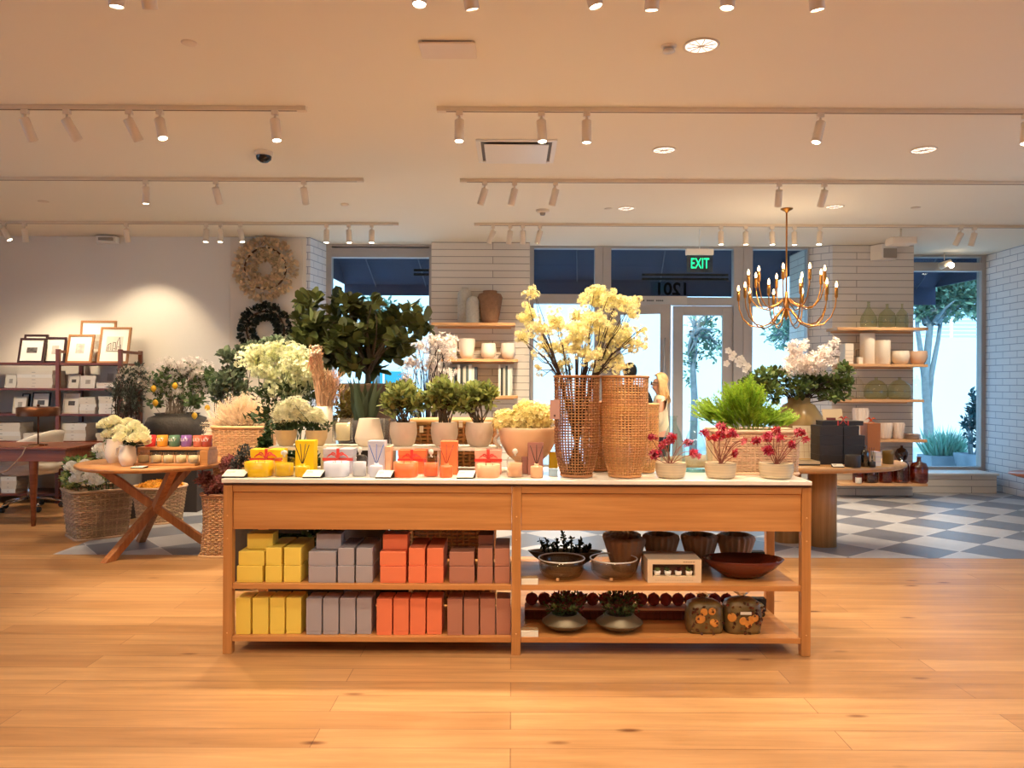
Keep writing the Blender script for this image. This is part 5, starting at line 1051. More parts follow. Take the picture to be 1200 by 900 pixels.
# tall wicker basket of dried grasses
y = 7.2; hx = (XX(318, y)-XX(257, y))/2; c = (XX(287.5, y), y, 0); z1 = ZZ(500, y); o = thing('dried_grass_basket', 'tall pale wicker basket of bleached dried grasses', 'wicker basket', c)
f = MB(); woven(f, lambda t: (hx*(.9+.1*t), .006+(z1-.012)*t), c, 60, 44, .0088, power=5, amp=.004); obj('woven_body', f, mat('sand_wicker', (208, 160, 112), rough=.7, island=.15), o)
f = MB(); f.lathe([(hx*.86, .006), (hx*.94, z1-.03), (0, z1-.03)], c, 30, power=5, close=False); obj('liner', f, mat('hessian_liner', (104, 78, 54)), o)
M_bl = leafmat('bleached_grass', (246, 224, 192), island=.15, trans=.3); f = MB()
for k in range(1000):
    px = rg.gauss(285, 20); py = 457+abs(px-285)*.5+rg.uniform(0, 34); px = max(242, min(326, px)); q = W(px, py, y+rg.uniform(-.13, .13)); p = Vector((c[0]+(q.x-c[0])*.55, c[1]+(q.y-c[1])*.5, z1-.03)); d = q-p; b0 = p+d*rg.uniform(.35, .8); f.leaf(b0, d.normalized()+rdir(rg)*.35, rdir(rg), .11, .02, 'spray')
obj('dried_plumes', f, M_bl, o)
f = MB(); leaves(f, [B(322, 470, y, 14, 20, .08), B(298, 476, y, 10, 14, .08)], 160, .045, .02, 'blade', rg=rg); obj('white_sprigs', f, leafmat('white_sprig', (236, 222, 204), island=.1), o)
# dark sprigs and burgundy flowers in a tall hamper
y = 6.35; hx = (XX(288, y)-XX(241, y))/2; c = (XX(264.5, y), y, 0); z1 = ZZ(578, y); o = thing('flower_hamper', 'tall wicker hamper of burgundy flowers at the console left end', 'wicker basket', c)
M_ham = mat('natural_rattan', (192, 142, 96), rough=.65, island=.2)
f = MB(); woven(f, lambda t: (hx*(1-.12*math.sin(t*PI*.9)), .006+(z1-.012)*t), c, 32, 34, .0074, power=4, amp=.005); obj('woven_body', f, M_ham, o)
f = MB(); f.lathe([(hx*.85, .006), (hx*.8, z1*.5), (hx*.88, z1-.02), (0, z1-.02)], c, 30, power=4, close=False); obj('liner', f, mat('hessian_liner', (104, 78, 54)), o)
bl = [B(a, b_, y-.1, rx, ry, .1) for a, b_, rx, ry in ((262, 565, 14, 12), (250, 570, 12, 10), (268, 545, 10, 14), (240, 560, 8, 8))]
f = MB(); branches(f, (c[0], c[1], z1-.02), bl, 20, .004, rg, spread=.08); obj('stem', f, mat('dark_twig', (64, 46, 34)), o)
f = MB(); leaves(f, bl, 620, .034, .028, 'flower', rg=rg, shell=.4); obj('blossom', f, leafmat('burgundy_petals', (146, 84, 76), island=.55), o)
y = 5.3; c = (XX(284, y), y, 0); o = thing('dark_sprig_vase', 'vase of dark berry sprigs beside the yellow gift box', 'flower branches', c)
pot(o, c, [(.09, .001), (.12, .3), (.07, .62), (.08, .66), (.07, .66), (.06, .6)], mat('dark_clay', (70, 58, 50)), None)
bl = [B(a, b_, y, rx, ry, .06) for a, b_, rx, ry in ((284, 535, 10, 14), (276, 545, 8, 8), (290, 528, 5, 8))]; f = MB(); branches(f, (c[0], c[1], .6), bl, 14, .004, rg); obj('stem', f, mat('dark_twig', (64, 46, 34)), o)
f = MB(); leaves(f, bl, 320, .028, .016, 'leaf', rg=rg, shell=.2); obj('foliage', f, leafmat('slate_leaf', (70, 70, 66), island=.4), o)
f = MB(); bl2 = [B(310, 520, 5.0, 10, 12, .05), B(316, 505, 5.0, 8, 12, .05), B(350, 535, 5.0, 34, 12, .05), B(372, 548, 5.0, 10, 8, .04)]
y = 5.0; c = (XX(335, y), y, 0); o = thing('dark_ivy_planter', 'dark green ivy planter filling the gap behind the yellow boxes', 'potted plant', c)
pot(o, c, [(.2, .46), (.25, .62), (.25, .72), (.23, .72), (.22, .69)], M_blk, (.22, .69), sy=.4)
f = MB(); f.box(c[0]-.12, c[0]+.12, y-.05, y+.05, .44, .461); obj('stand_top', f, M_blk, o)
f = MB(); leaves(f, bl2+[B(335, 545, y, 40, 14, .08)], 700, .042, .028, 'leaf', rg=rg, shell=.3); obj('foliage', f, M_box, o)
# ------------------------------------------------------------------ round table with crossing legs
y = 6.45; tx = XX(183, y); RT = .60; TZ2 = .745
M_rt = wood('honey_oak', (176, 112, 60), (214, 152, 92), rough=.4); o = thing('round_table', 'round wooden table on three crossing slab legs', 'table', (tx, y, 0))
f = MB(); f.lathe([(RT-.03, -.036), (RT, -.022), (RT, -.004), (RT-.006, 0), (0, 0)], (tx, y, TZ2), 64, close=False); f.lathe([(0, -.036), (RT-.03, -.036)], (tx, y, TZ2), 64, close=False); obj('table_top', f, M_rt, o)
M_leg = wood('dark_oak_leg', (150, 84, 40), (196, 128, 72), rough=.45, axis='Z')
for k, a in enumerate((250, 130, 10)):
    a = math.radians(a); d = Vector((math.cos(a), math.sin(a), 0)); sd = Vector((-d.y, d.x, 0)); foot = Vector((tx, y, 0))+d*.46+sd*.02*(k-1); top = Vector((tx, y, TZ2-.0365))-d*.46+sd*.02*(k-1)
    ax = (top-foot).normalized(); w = .052; h = .028; up = Vector((0, 0, 1)); vs = []
    for base in (foot, top):
        for (i, j) in ((-1, -1), (1, -1), (1, 1), (-1, 1)): vs.append(base+d*i*w+sd*j*h)
    f = MB(); f.add(vs, [(0, 3, 2, 1), (4, 5, 6, 7), (0, 1, 5, 4), (1, 2, 6, 5), (2, 3, 7, 6), (3, 0, 4, 7)], False); obj('leg', f, M_leg, o, bevel=.003)
# two-step riser with candles
y = 6.2; o = thing('candle_riser', 'two-step wooden riser carrying coloured tumblers', 'riser', (XX(200, y), y, TZ2)); zU, zL = ZZ(524.5, y, 200), ZZ(542, y, 200)
f = MB(); f.box(XX(156, y), XX(235, y), y-.10, y+.02, TZ2+.0005, zL); obj('lower_step', f, M_rt, o, bevel=.003)
f = MB(); f.box(XX(160, y), XX(244, y), y+.021, y+.19, zU-.022, zU); obj('upper_step', f, M_rt, o, bevel=.003)
for a, b_ in ((235.5, 245), (160, 163)): f = MB(); f.box(XX(a, y), XX(b_, y), y-.02 if a > 200 else y+.021, y+.19, TZ2+.0005, zU-.0225); obj('end_panel', f, M_rt, o, bevel=.002)
COLS = [('red', (206, 56, 56)), ('amber', (230, 150, 50)), ('sage green', (86, 118, 92)), ('violet', (140, 96, 160)), ('terracotta', (196, 104, 76)), ('brick red', (170, 72, 52)), ('rust', (150, 66, 48))]
for k, (nm, cc) in enumerate(COLS):
    px = 176+14*k if k < 5 else 241+(k-5)*9; yy = y+.1 if k < 5 else y+.13; r = .045 if k < 5 else .04
    if k >= 5: px = 246+(k-5)*0; 
    c = (XX(176.5+14.1*k, y+.1), y+.1, zU)
    if k == 5: c = (XX(236, 6.33), 6.38+.0, TZ2); 
    if k == 6: continue
    if k == 5: c = (XX(232, y+.1)+.075, y+.1, zU); 
    h = ZZ(510, y+.1, 200)-zU; o = thing('candle_tumbler', '%s tumbler candle on the upper step of the riser' % nm, 'candle', c, 'coloured tumbler candles'); r = .043
    f = MB(); f.lathe([(0, .0005), (r*.9, .0005), (r*.94, .006), (r, h), (r*.93, h), (r*.9, h*.85), (0, h*.85)], c, 26, close=False); obj('tumbler', f, mat(nm.replace(' ', '_')+'_glass_jar', cc, rough=.2), o)
    t = textmesh('LILY', .034, .001); xform(t, T(c[0], c[1]-r*.98-.001, zU+h*.62) @ R(PI/2, 'X')); obj('lettering', t, mat('white_print', (245, 236, 226)), o)
for k in range(5):
    c = (XX(168+14.6*k, y-.05), y-.04, zL); r = .042; h = ZZ(530, y-.05, 200)-zL; o = thing('glass_candle', 'white candle in clear glass on the riser lower step, %s from left' % ORD[k], 'candle', c, 'clear glass candles on the lower step')
    f = MB(); f.lathe([(r, .0005), (r, h), (r*.94, h), (r*.94, .006), (0, .006)], c, 24, close=False); obj('glass_tumbler', f, M_gl, o)
    f = MB(); f.lathe([(r*.9, .007), (r*.9, h*.7), (0, h*.7)], c, 24); obj('wax', f, mat('ivory_wax', (240, 224, 184)), o)
card(XX(153, 5.92), XX(167, 5.92), 5.92, TZ2, 'white price card lying at the round table front edge', .012, .07, None)
# textured white vases with cream roses
M_tx = mat('textured_white_clay', (236, 220, 200), rough=.6, bump=.5, bscale=26)
M_rose = leafmat('cream_rose', (252, 247, 212), island=.08, trans=.25)
def rosehead(f, p, r, rg):
    for k in range(34):
        z = 1-1.7*k/34; a = k*2.4; q = math.sqrt(max(0, 1-z*z)); n = Vector((q*math.cos(a), q*math.sin(a), z)); tip = (Vector((0, 0, 1))*.9+n*(.35 if k < 20 else .8)); f.leaf(p+n*r*(.35+.3*k/34)-Vector((0, 0, r*.35)), tip, n, r*.8, r*.75, 'round')
for i, (px0, px1, pyt, y, fl, lab) in enumerate(((124, 145, 514, 6.33, ((122, 497), (133, 492), (140, 503), (127, 508), (150, 495)), 'white textured vase of cream roses, the one behind left'), (140, 160, 521, 6.1, ((146, 505), (158, 498), (166, 505), (158, 513), (141, 512), (168, 512)), 'white textured jug of cream roses at the round table front'))):
    c = (XX((px0+px1)/2, y), y, TZ2); r = (XX(px1, y)-XX(px0, y))/2; h = ZZ(pyt, y, 140)-TZ2; o = thing('rose_vase', lab, 'vase', c, 'white vases of cream roses')
    pot(o, c, [(r*.6, .0005), (r*.9, h*.2), (r, h*.45), (r*.85, h*.75), (r*.78, h*.93), (r*.85, h), (r*.76, h), (r*.7, h*.9)], M_tx, None)
    f = MB(); f.tube([(c[0]-r*.8, c[1], TZ2+h*.9), (c[0]-r*1.25, c[1], TZ2+h*.8), (c[0]-r*1.3, c[1], TZ2+h*.55), (c[0]-r*.95, c[1], TZ2+h*.4)], .008, n=7); obj('handle', f, M_tx, o)
    f = MB()
    for px, py in fl: q = W(px, py, y-.03); f.tube([(c[0], c[1], TZ2+h*.5), Vector((c[0], c[1], TZ2+h)).lerp(q, .4), q], .003, n=5)
    obj('stem', f, mat('green_stem', (70, 92, 48)), o)
    for px, py in fl:
        for dx, dy, dz, rr_ in ((0, 0, rg.uniform(-.06, .04), .055), (rg.uniform(-6, 6), rg.uniform(-3, 5), .05, .048)): f = MB(); rosehead(f, W(px+dx, py+dy, y+dz), rr_, rg); obj('rose_head', f, M_rose, o)
    f = MB(); leaves(f, [B(155, 517, y-.03, 10, 6, .04)] if i else [B(130, 512, y, 8, 5, .04)], 80, .04, .02, 'leaf', rg=rg); obj('foliage', f, M_gleaf, o)
# floor baskets round the table
M_grey = mat('grey_rattan', (186, 150, 116), rough=.7, island=.25)
y = 7.08; c = (XX(115, y), y, 0); hx = .255; z1 = ZZ(571, y, 100); o = thing('square_basket', 'big square wicker basket of white flowers left of the round table', 'wicker basket', c)
f = MB(); woven(f, lambda t: (hx*(.84+.16*t), .006+(z1-.012)*t), c, 25, 44, .0078, power=7, rz=.74, amp=.006); obj('woven_body', f, M_grey, o)
f = MB(); Mx = T(*c) @ R(.74, 'Z'); f.lathe([(hx*.79, .006), (hx*.94, z1-.05), (0, z1-.05)], M=Mx, n=40, power=7, close=False); obj('liner', f, mat('hessian_liner', (104, 78, 54)), o)
bl = [B(a, b_, y-.1, rx, ry, .12) for a, b_, rx, ry in ((84, 560, 12, 13), (98, 548, 18, 13), (112, 558, 14, 12), (88, 542, 14, 8), (120, 535, 12, 14), (128, 525, 8, 10))]
f = MB(); branches(f, (c[0], c[1], z1-.05), bl, 20, .005, rg, spread=.12); obj('stem', f, mat('green_stem', (70, 92, 48)), o)
f = MB(); leaves(f, bl, 800, .055, .034, 'leaf', rg=rg, shell=.3); obj('foliage', f, leafmat('fresh_green_leaf', (112, 134, 74), island=.35), o)
for px, py in ((90, 563), (106, 560), (92, 553), (100, 547), (117, 528), (84, 549), (113, 566), (122, 535)): f = MB(); rosehead(f, W(px, py-3, y-.3), .06, rg); obj('white_bloom', f, leafmat('white_bloom', (244, 240, 232), island=.06), o)
f = MB(); leaves(f, bl[:3], 300, .026, .022, 'flower', rg=rg, shell=.7); obj('lime_blossom', f, leafmat('lime_blossom_petal', (206, 212, 132), island=.15), o)
y = 7.8; hx = (XX(218, y)-XX(158, y))/2*.95; c = (XX(188, y), y, 0); z1 = ZZ(569, y, 188); o = thing('round_basket', 'round wicker basket topped with orange flowers behind the table legs', 'wicker basket', c)
f = MB(); woven(f, lambda t: (hx*(.82+.18*t), .006+(z1-.012)*t), c, 22, 34, .0078, amp=.006); obj('woven_body', f, M_grey, o)
f = MB(); f.lathe([(hx*.78, .006), (hx*.93, z1-.03), (0, z1-.03)], c, 30, close=False); obj('liner', f, mat('hessian_liner', (104, 78, 54)), o)
f = MB(); leaves(f, [(Vector((c[0], c[1], z1)), Vector((hx*.92, hx*.92, .05)))], 800, .03, .028, 'flower', rg=rg, shell=.6, up=.6); obj('blossom', f, leafmat('marigold_petals', (228, 160, 50), island=.25), o)
# dark urn on a plinth with flowering branches and lemons
y = 7.35; c0 = (XX(208, y), y, 0); zp = .9; 
y2 = 8.6; cp = (XX(208, y2), y2, 0); o = thing('display_plinth', 'dark wooden plinth under the dark stone urn', 'plinth', cp)
f = MB(); f.box(cp[0]-.33, cp[0]+.33, y2-.26, y2+.3, .001, .70); obj('plinth_body', f, mat('dark_plinth', (48, 36, 30), rough=.7), o, bevel=.006); f = MB(); f.box(cp[0]-.35, cp[0]+.35, y2-.28, y2+.32, .701, .73); obj('plinth_top', f, mat('dark_plinth', (48, 36, 30)), o, bevel=.004)
y = 8.6; c = (cp[0], y, .731); r = (XX(245, y)-XX(172, y))/2*.97; h = ZZ(484, y, 208)-.731; o = thing('stone_urn', 'dark grey stone urn of white branches with lemons', 'planter', c)
r = min(r, .35); pot(o, c, [(r*.5, .0005), (r*.7, h*.1), (r*.96, h*.45), (r, h*.62), (r*.9, h*.85), (r*.66, h*.94), (r*.72, h), (r*.62, h), (r*.6, h*.9)], mat('dark_stone', (86, 80, 74), rough=.85, var=.25, vscale=7, bump=.5), None)
bl = [B(a, b_, y+.1*math.sin(k*2), rx, ry, .14) for k, (a, b_, rx, ry) in enumerate(((200, 440, 18, 12), (222, 436, 18, 12), (185, 450, 14, 14), (210, 458, 22, 14), (238, 450, 16, 16), (246, 440, 8, 10), (228, 470, 16, 10), (182, 472, 10, 8)))]
f = MB(); branches(f, (c[0], c[1], c[2]+h*.85), bl+[B(214, 428, y, 42, 14)], 70, .004, rg, spread=.12); obj('stem', f, mat('pale_twig', (150, 130, 110)), o)
f = MB(); leaves(f, bl, 900, .062, .044, 'round', rg=rg, shell=.3); obj('foliage', f, leafmat('citrus_leaf', (104, 124, 80), island=.45), o)
f = MB(); leaves(f, bl[:5]+[B(214, 430, y, 42, 14)], 900, .03, .026, 'flower', rg=rg, shell=.2, up=.5); obj('blossom', f, leafmat('cherry_petals', (250, 240, 232)), o)
for px, py in ((180, 455), (182, 472), (205, 452), (228, 487), (243, 478)):
    p = W(px, py, y-.28 if py > 470 else y-.2); f = MB(); f.lathe([(0, -.042), (.01, -.036), (.027, -.016), (.03, .004), (.02, .025), (.007, .034), (0, .038)], tuple(p), 14); obj('lemon', f, mat('lemon_skin', (240, 184, 40), rough=.45), o)
y = 8.0; c = (XX(148, y), y, 0); o = thing('olive_bush', 'dark fine-leaved bush in front of the bookcase', 'potted plant', c)
pot(o, c, [(.13, .001), (.16, .6), (.15, .6), (.14, .55)], mat('dark_clay', (70, 58, 50)), (.14, .55))
bl = [B(a, b_, y+.1*math.sin(k*2), rx, ry, .12) for k, (a, b_, rx, ry) in enumerate(((150, 440, 14, 12), (138, 458, 12, 16), (155, 462, 18, 18), (168, 445, 12, 12), (150, 480, 20, 10), (162, 430, 6, 6)))]
f = MB(); branches(f, (c[0], c[1], .55), bl, 40, .006, rg, spread=.05); obj('stem', f, mat('dark_twig', (64, 46, 34)), o)
f = MB(); leaves(f, bl, 1500, .045, .02, 'leaf', rg=rg, shell=.2); obj('foliage', f, leafmat('olive_dark_leaf', (88, 96, 84), island=.4), o)
f = MB(); leaves(f, [bl[0], bl[3], bl[5]], 190, .024, .02, 'flower', rg=rg, shell=.4); obj('blossom', f, leafmat('white_sprig', (236, 222, 204)), o)
# ------------------------------------------------------------------ wreaths
def wreath(px, py, R1, r, D, m, lab, n, L):
    p = W(px, py, D); o = thing('wreath', lab, 'wreath', tuple(p)); k = D/F; R1 *= k; r *= k
    f = MB(); f.tube([(p.x+R1*math.cos(a*PI/16), p.y-.03, p.z+R1*math.sin(a*PI/16)) for a in range(32)], .012, n=6, closed=True); obj('wreath_ring', f, mat('twig_brown', (110, 78, 50)), o)
    f = MB()
    for _ in range(n):
        a = rg.uniform(0, 2*PI); b = rg.uniform(-.3*PI, 1.3*PI); e = Vector((math.cos(a), 0, math.sin(a))); q = rg.uniform(.4, 1.1); nn = e*math.cos(b)+Vector((0, -1, 0))*math.sin(b)*.6
        f.leaf(Vector((p.x, p.y-.04, p.z))+e*R1+nn*r*q*.8, nn+rdir(rg)*.6, rdir(rg), L, L*.8, 'round')
    f.v = [(v[0], min(v[1], p.y-.004), v[2]) for v in f.v]; obj('wreath_leaves', f, m, o)
wreath(312, 315, 24, 14, 9.46, leafmat('bleached_leaf', (232, 206, 168), island=.25), 'round wreath of bleached tan leaves on the wall', 900, .055)
wreath(312, 387, 22, 10, 9.46, leafmat('black_green_leaf', (54, 56, 44), island=.5), 'dark green-black wreath below the tan wreath', 800, .05)
# ================================================================== bookcase on the left wall
M_mah = wood('dark_walnut', (92, 40, 20), (126, 62, 36), rough=.35, axis='X'); M_mahv = wood('dark_walnut_upright', (92, 40, 20), (126, 62, 36), rough=.35, axis='Z')
FD, BD = 8.9, 9.42; bx = [XX(-72, FD), XX(67, FD), XX(140, FD)]
o = thing('bookcase', 'dark walnut ladder-frame bookcase against the left wall', 'bookcase', ((bx[0]+bx[2])/2, 9.15, 0)); BZ = [ZZ(p, FD, 70) for p in (425, 455, 485, 517, 549, 579)]
for x in bx:
    for y in (FD, BD-.04):
        f = MB(); f.box(x-.022, x+.022, y, y+.04, 0, ZZ(409, FD, 70) if y == FD else ZZ(411, BD, 70)); obj('post', f, M_mahv, o, bevel=.003)
    f = MB(); zt = ZZ(410, FD, 70); f.box(x-.02, x+.02, FD+.041, BD-.041, zt-.035, zt-.001); obj('top_rail', f, M_mah, o, bevel=.003)
for a, b in ((bx[0]+.023, bx[1]-.023), (bx[1]+.023, bx[2]-.023)):
    for z in BZ: f = MB(); f.box(a, b, FD+.005, BD-.005, z-.026, z); obj('shelf', f, M_mah, o, bevel=.002)
M_pg = mat('page_white', (238, 232, 222), rough=.7); M_spine = [mat('book_white', (240, 236, 228), rough=.5), mat('book_ivory', (232, 222, 206), rough=.5), mat('book_grey', (176, 168, 158), rough=.5)]
BOOKN = 0
def books(px0, px1, bz, n, D, where, hs=.033, m=None, rg=random.Random(3)):
    z = bz
    for k in range(n):
        x0, x1 = XX(px0, D)+rg.uniform(0, .02), XX(px1, D)-rg.uniform(0, .02); h = hs*rg.uniform(.85, 1.1); w = x1-x0; dp = .26
        pos = 'bottom' if k == 0 else ('top' if k == n-1 else ORD[k]+' up')
        o = thing('book', 'white book, %s in the flat stack, %s' % (pos, where), 'book', ((x0+x1)/2, D+.13, z), 'books on the walnut bookcase')
        f = MB(); f.box(x0+.004, x1-.002, D+.004, D+dp-.004, z+.005, z+h-.004); obj('pages', f, M_pg, o)
        f = MB(); f.box(x0, x1, D, D+dp, z+.0005, z+.004); f.box(x0, x1, D, D+dp, z+h-.004, z+h-.0005); f.box(x0, x1, D, D+.003, z+.004, z+h-.004); cv = obj('cover', f, m or rg.choice(M_spine[:2]), o)
        f = MB(); f.box(x0+w*.42, x0+w*.52, D-.0008, D, z+h*.42, z+h*.56); obj('spine_print', f, mat('pale_grey_ink', (176, 168, 160)), cv)
        z += h
    return z
SD = 8.97
books(19, 62, BZ[1], 5, SD, 'second shelf, left bay', .042); books(112, 136, BZ[1], 2, SD, 'second shelf, right bay', .034)
books(92, 113, BZ[2], 5, SD, 'third shelf, middle of the right bay', .04); books(114.5, 136, BZ[2], 5, SD, 'third shelf, right end of the right bay', .04)
books(63+8, 102, BZ[3], 5, SD, 'fourth shelf, left part of right bay', .045); books(112, 136, BZ[3], 2, SD, 'fourth shelf, right part of right bay', .045)
books(-20, 25, BZ[3], 4, SD, 'fourth shelf, far left', .05); books(26, 52, BZ[3], 2, SD, 'fourth shelf beside the desk lamp', .045)
books(-25, 18, BZ[4], 2, SD, 'fifth shelf behind the desk', .05); books(72, 100, BZ[5], 4, SD, 'lowest shelf behind the basket', .05); books(0, 20, BZ[5], 4, SD, 'lowest shelf behind the chair', .05)
M_mat_ = mat('mount_board', (236, 230, 220), rough=.7); M_dkf = mat('dark_frame', (54, 28, 26), rough=.35); M_okf = mat('oak_frame', (160, 108, 60), rough=.45)
def frame(px0, px1, py0, py1, D, z0, m, lab, art, dep=None, lean=.16, yaw=0, t=.024, g='framed prints', tx=0):
    x0, x1 = XX(px0, D), XX(px1, D); w = x1-x0; h = (py1-py0)*D/F; o = thing('framed_print', lab, 'framed picture', ((x0+x1)/2, D, z0), g)
    Mx = T((x0+x1)/2, D, z0+.001) @ R(yaw, 'Z') @ R(-lean, 'X'); f = MB()
    for (a, b, c, d) in ((-w/2, w/2, 0, t), (-w/2, w/2, h-t, h), (-w/2, -w/2+t, t, h-t), (w/2-t, w/2, t, h-t)): f.box(a, b, 0, .022, c, d, Mx)
    obj('frame', f, m, o)
    f = MB(); f.box(-w/2+t, w/2-t, .008, .018, t, h-t, Mx); obj('mount', f, M_mat_, o)
    f = MB(); a = w*.2
    if art == 'grey': f.box(-a*.8, a*.8, .0066, .0078, h*.34, h*.68, Mx); am = mat('grey_print', (186, 178, 168), rough=.7, var=.3, vscale=20)
    elif art == 'photo': f.box(-a, a, .0066, .0078, h*.4, h*.62, Mx); am = mat('dark_photo', (84, 78, 76), rough=.5, var=.7, vscale=40)
    else: f.box(-w*.27, w*.27, .0066, .0078, h*.3, h*.74, Mx); am = mat('sketch_paper', (216, 204, 188), rough=.7, var=.05)
    pr = obj('print', f, am, o)
    if art == 'sketch':
        f = MB()
        for (u0, v0, u1, v1) in ((-.24, .34, -.22, .5), (-.22, .5, -.12, .56), (-.12, .56, -.1, .36), (-.24, .34, .24, .33), (-.05, .35, -.04, .58), (-.04, .58, .04, .57), (.04, .57, .05, .36), (.08, .36, .09, .6), (.09, .6, .15, .72), (.15, .72, .18, .6), (.18, .6, .19, .36), (.22, .35, .21, .52), (-.18, .36, -.17, .48), (-.02, .4, .03, .41), (.11, .45, .16, .46)):
            f.tube([Mx @ Vector((w*u0*.98, .0058, h*v0)), Mx @ Vector((w*u1*.98, .0058, h*v1))], .003, n=4)
        obj('ink_drawing', f, mat('ink_black', (30, 26, 26)), pr)
    return o
z0 = BZ[0]; TD = 9.0
frame(19.5, 50, 393, 423, TD, z0, M_dkf, 'dark-framed small photo leaning at the left of the bookcase top', 'photo', lean=.22)
frame(24, 52, 388.5, 423, TD+.12, z0, M_dkf, 'dark-framed print mostly hidden behind the small photo', 'photo', lean=.2)
frame(50, 75, 390, 421, TD+.06, z0, M_dkf, 'dark-framed print of a pale figure, second from left', 'grey', lean=.18)
frame(75.5, 106, 388, 423, TD+.02, z0, M_okf, 'oak-framed grey print left of the building sketch', 'grey', lean=.25)
frame(91, 133, 370, 421, TD+.2, z0, M_okf, 'largest oak frame standing behind the other prints', 'grey', lean=.12)
frame(113, 149, 379, 423, TD+.06, z0, M_okf, 'oak-framed ink sketch of a building on the bookcase top', 'sketch', lean=.22)
frame(14, 30, 484-20, 484, SD+.02, BZ[2], mat('cream_frame', (226, 214, 196)), 'small cream frame on the third shelf of the left bay', 'grey', t=.012)
frame(36, 57, 459, 484, SD+.04, BZ[2], M_blk, 'black frame with landscape photo on the third shelf', 'photo', t=.014)
frame(24, 33, 461, 484, SD+.14, BZ[2], M_blk, 'narrow black frame behind the small cream frame', 'grey', t=.012)
frame(73, 92, 460, 484, SD+.02, BZ[2], mat('cream_frame', (226, 214, 196)), 'cream frame with dark photo on the right bay third shelf', 'photo', t=.013)
frame(93, 111, 439, 454, SD+.02, BZ[1], M_pg, 'small white card frame on the second shelf', 'grey', t=.008); frame(116, 140, 428, 454, SD+.3, BZ[1], M_pg, 'tall white framed page behind the books', 'grey', t=.01)
frame(5, 18, 438, 454, SD+.04, BZ[1], M_pg, 'small white card leaning beside the left stack', 'grey', t=.006); frame(79, 92, 437, 454, SD+.1, BZ[1], M_pg, 'small white card with figure on the second shelf', 'photo', t=.006)
# ------------------------------------------------------------------ desk, lamp, chair
M_desk = wood('cherry_desk', (120, 60, 36), (164, 92, 56), rough=.35)
D = 7.45; zt = ZZ(524.5, D, 40); x1 = XX(79, D); x0 = x1-1.75; dz = .135
o = thing('writing_desk', 'reddish wooden writing desk cut by the left photo edge', 'desk', ((x0+x1)/2, D+.35, 0))
f = MB(); f.box(x0, x1, D, D+.7, zt-.022, zt); obj('desk_top', f, M_desk, o, bevel=.005)
f = MB(); f.box(x0+.02, x1-.02, D+.012, D+.69, zt-.022-dz+.02, zt-.0225); obj('apron', f, M_desk, o, bevel=.003)
for lx in (XX(40, D+.05), x0+.28):
    for y in (D+.05, D+.62):
        f = MB(); f.lathe([(.016, 0), (.034, zt-dz-.003), (.034, zt-dz-.0025)], (lx, y, .001), 16, power=5); obj('leg', f, M_desk, o)
o = thing('desk_lamp', 'slim table lamp with flat bronze drum shade on the desk', 'lamp', (XX(45, 7.7), 7.7, zt)); lx = XX(45, 7.7)
M_bz = mat('bronze_metal', (112, 66, 38), rough=.35, metal=.7)
f = MB(); f.lathe([(.085, .0005), (.085, .012), (.01, .018)], (lx, 7.7, zt), 28); obj('lamp_base', f, M_bz, o)
f = MB(); f.tube([(lx, 7.7, zt+.015), (lx, 7.7, ZZ(474, 7.7, 45))], .007, n=10); obj('pole', f, M_bz, o)
za, zb_ = ZZ(487.5, 7.7, 45), ZZ(477.5, 7.7, 45); f = MB(); f.lathe([(.19, za), (.19, zb_), (.17, zb_+.006), (.01, zb_+.01)], (lx, 7.7, 0), 40, close=False); f.lathe([(.186, za), (.186, zb_-.002), (.0, zb_)], (lx, 7.7, 0), 40, close=False); obj('lamp_shade', f, M_bz, o)
f = MB(); f.ball((lx, 7.7, zb_+.02), .014, 10, 8); obj('finial', f, M_bz, o)
f = MB(); f.tube([(lx+.08, 7.68, zt+.006), (lx-.05, 7.5, zt+.008), W(30, 524, 7.44), W(26, 533, 7.43), W(18, 542, 7.43), W(8, 552, 7.43), W(-6, 556, 7.45)], .006, n=6); obj('cord', f, mat('pale_cord', (196, 160, 128)), o)
y = 8.5; c = Vector((XX(36, y), y, 0)); o = thing('desk_chair', 'white upholstered tub chair on chrome castor base behind the desk', 'chair', tuple(c)); M_up = mat('white_leather', (236, 226, 212), rough=.5, var=.03); M_chr = mat('chrome', (200, 200, 206), rough=.12, metal=1)
f = MB(); f.lathe([(0, .4), (.22, .41), (.29, .45), (.3, .5), (.26, .53), (0, .52)], (c.x, c.y, 0), 32, power=2.6); obj('seat', f, M_up, o)
vs = []; fs = []; NA, NZ = 22, 9
for s_ in (0, 1):
    for i in range(NA):
        a = -math.radians(125)+math.radians(250)*i/(NA-1); top = .58+.30*max(0, math.cos(a*.62))**1.2
        for j in range(NZ):
            t = j/(NZ-1); rr = (.27+.06*t-(.04*s_))-.03*math.cos(t*PI)*0; z = .40+(top-.40)*t
            vs.append((c.x+rr*math.cos(a-.1), c.y+rr*math.sin(a-.1), z))
for s_ in (0, 1):
    for i in range(NA-1):
        for j in range(NZ-1):
            b = s_*NA*NZ; q = (b+i*NZ+j, b+(i+1)*NZ+j, b+(i+1)*NZ+j+1, b+i*NZ+j+1); fs.append(q if s_ == 0 else q[::-1])
for i in range(NA-1): a_, b_ = i*NZ+NZ-1, (i+1)*NZ+NZ-1; fs.append((a_, b_, b_+NA*NZ, a_+NA*NZ)); a_, b_ = i*NZ, (i+1)*NZ; fs.append((b_, a_, a_+NA*NZ, b_+NA*NZ))
for i in (0, NA-1):
    for j in range(NZ-1): a_ = i*NZ+j; q = (a_, a_+1, a_+1+NA*NZ, a_+NA*NZ); fs.append(q if i == 0 else q[::-1])
f = MB(); f.add(vs, fs, True); obj('backrest', f, M_up, o)
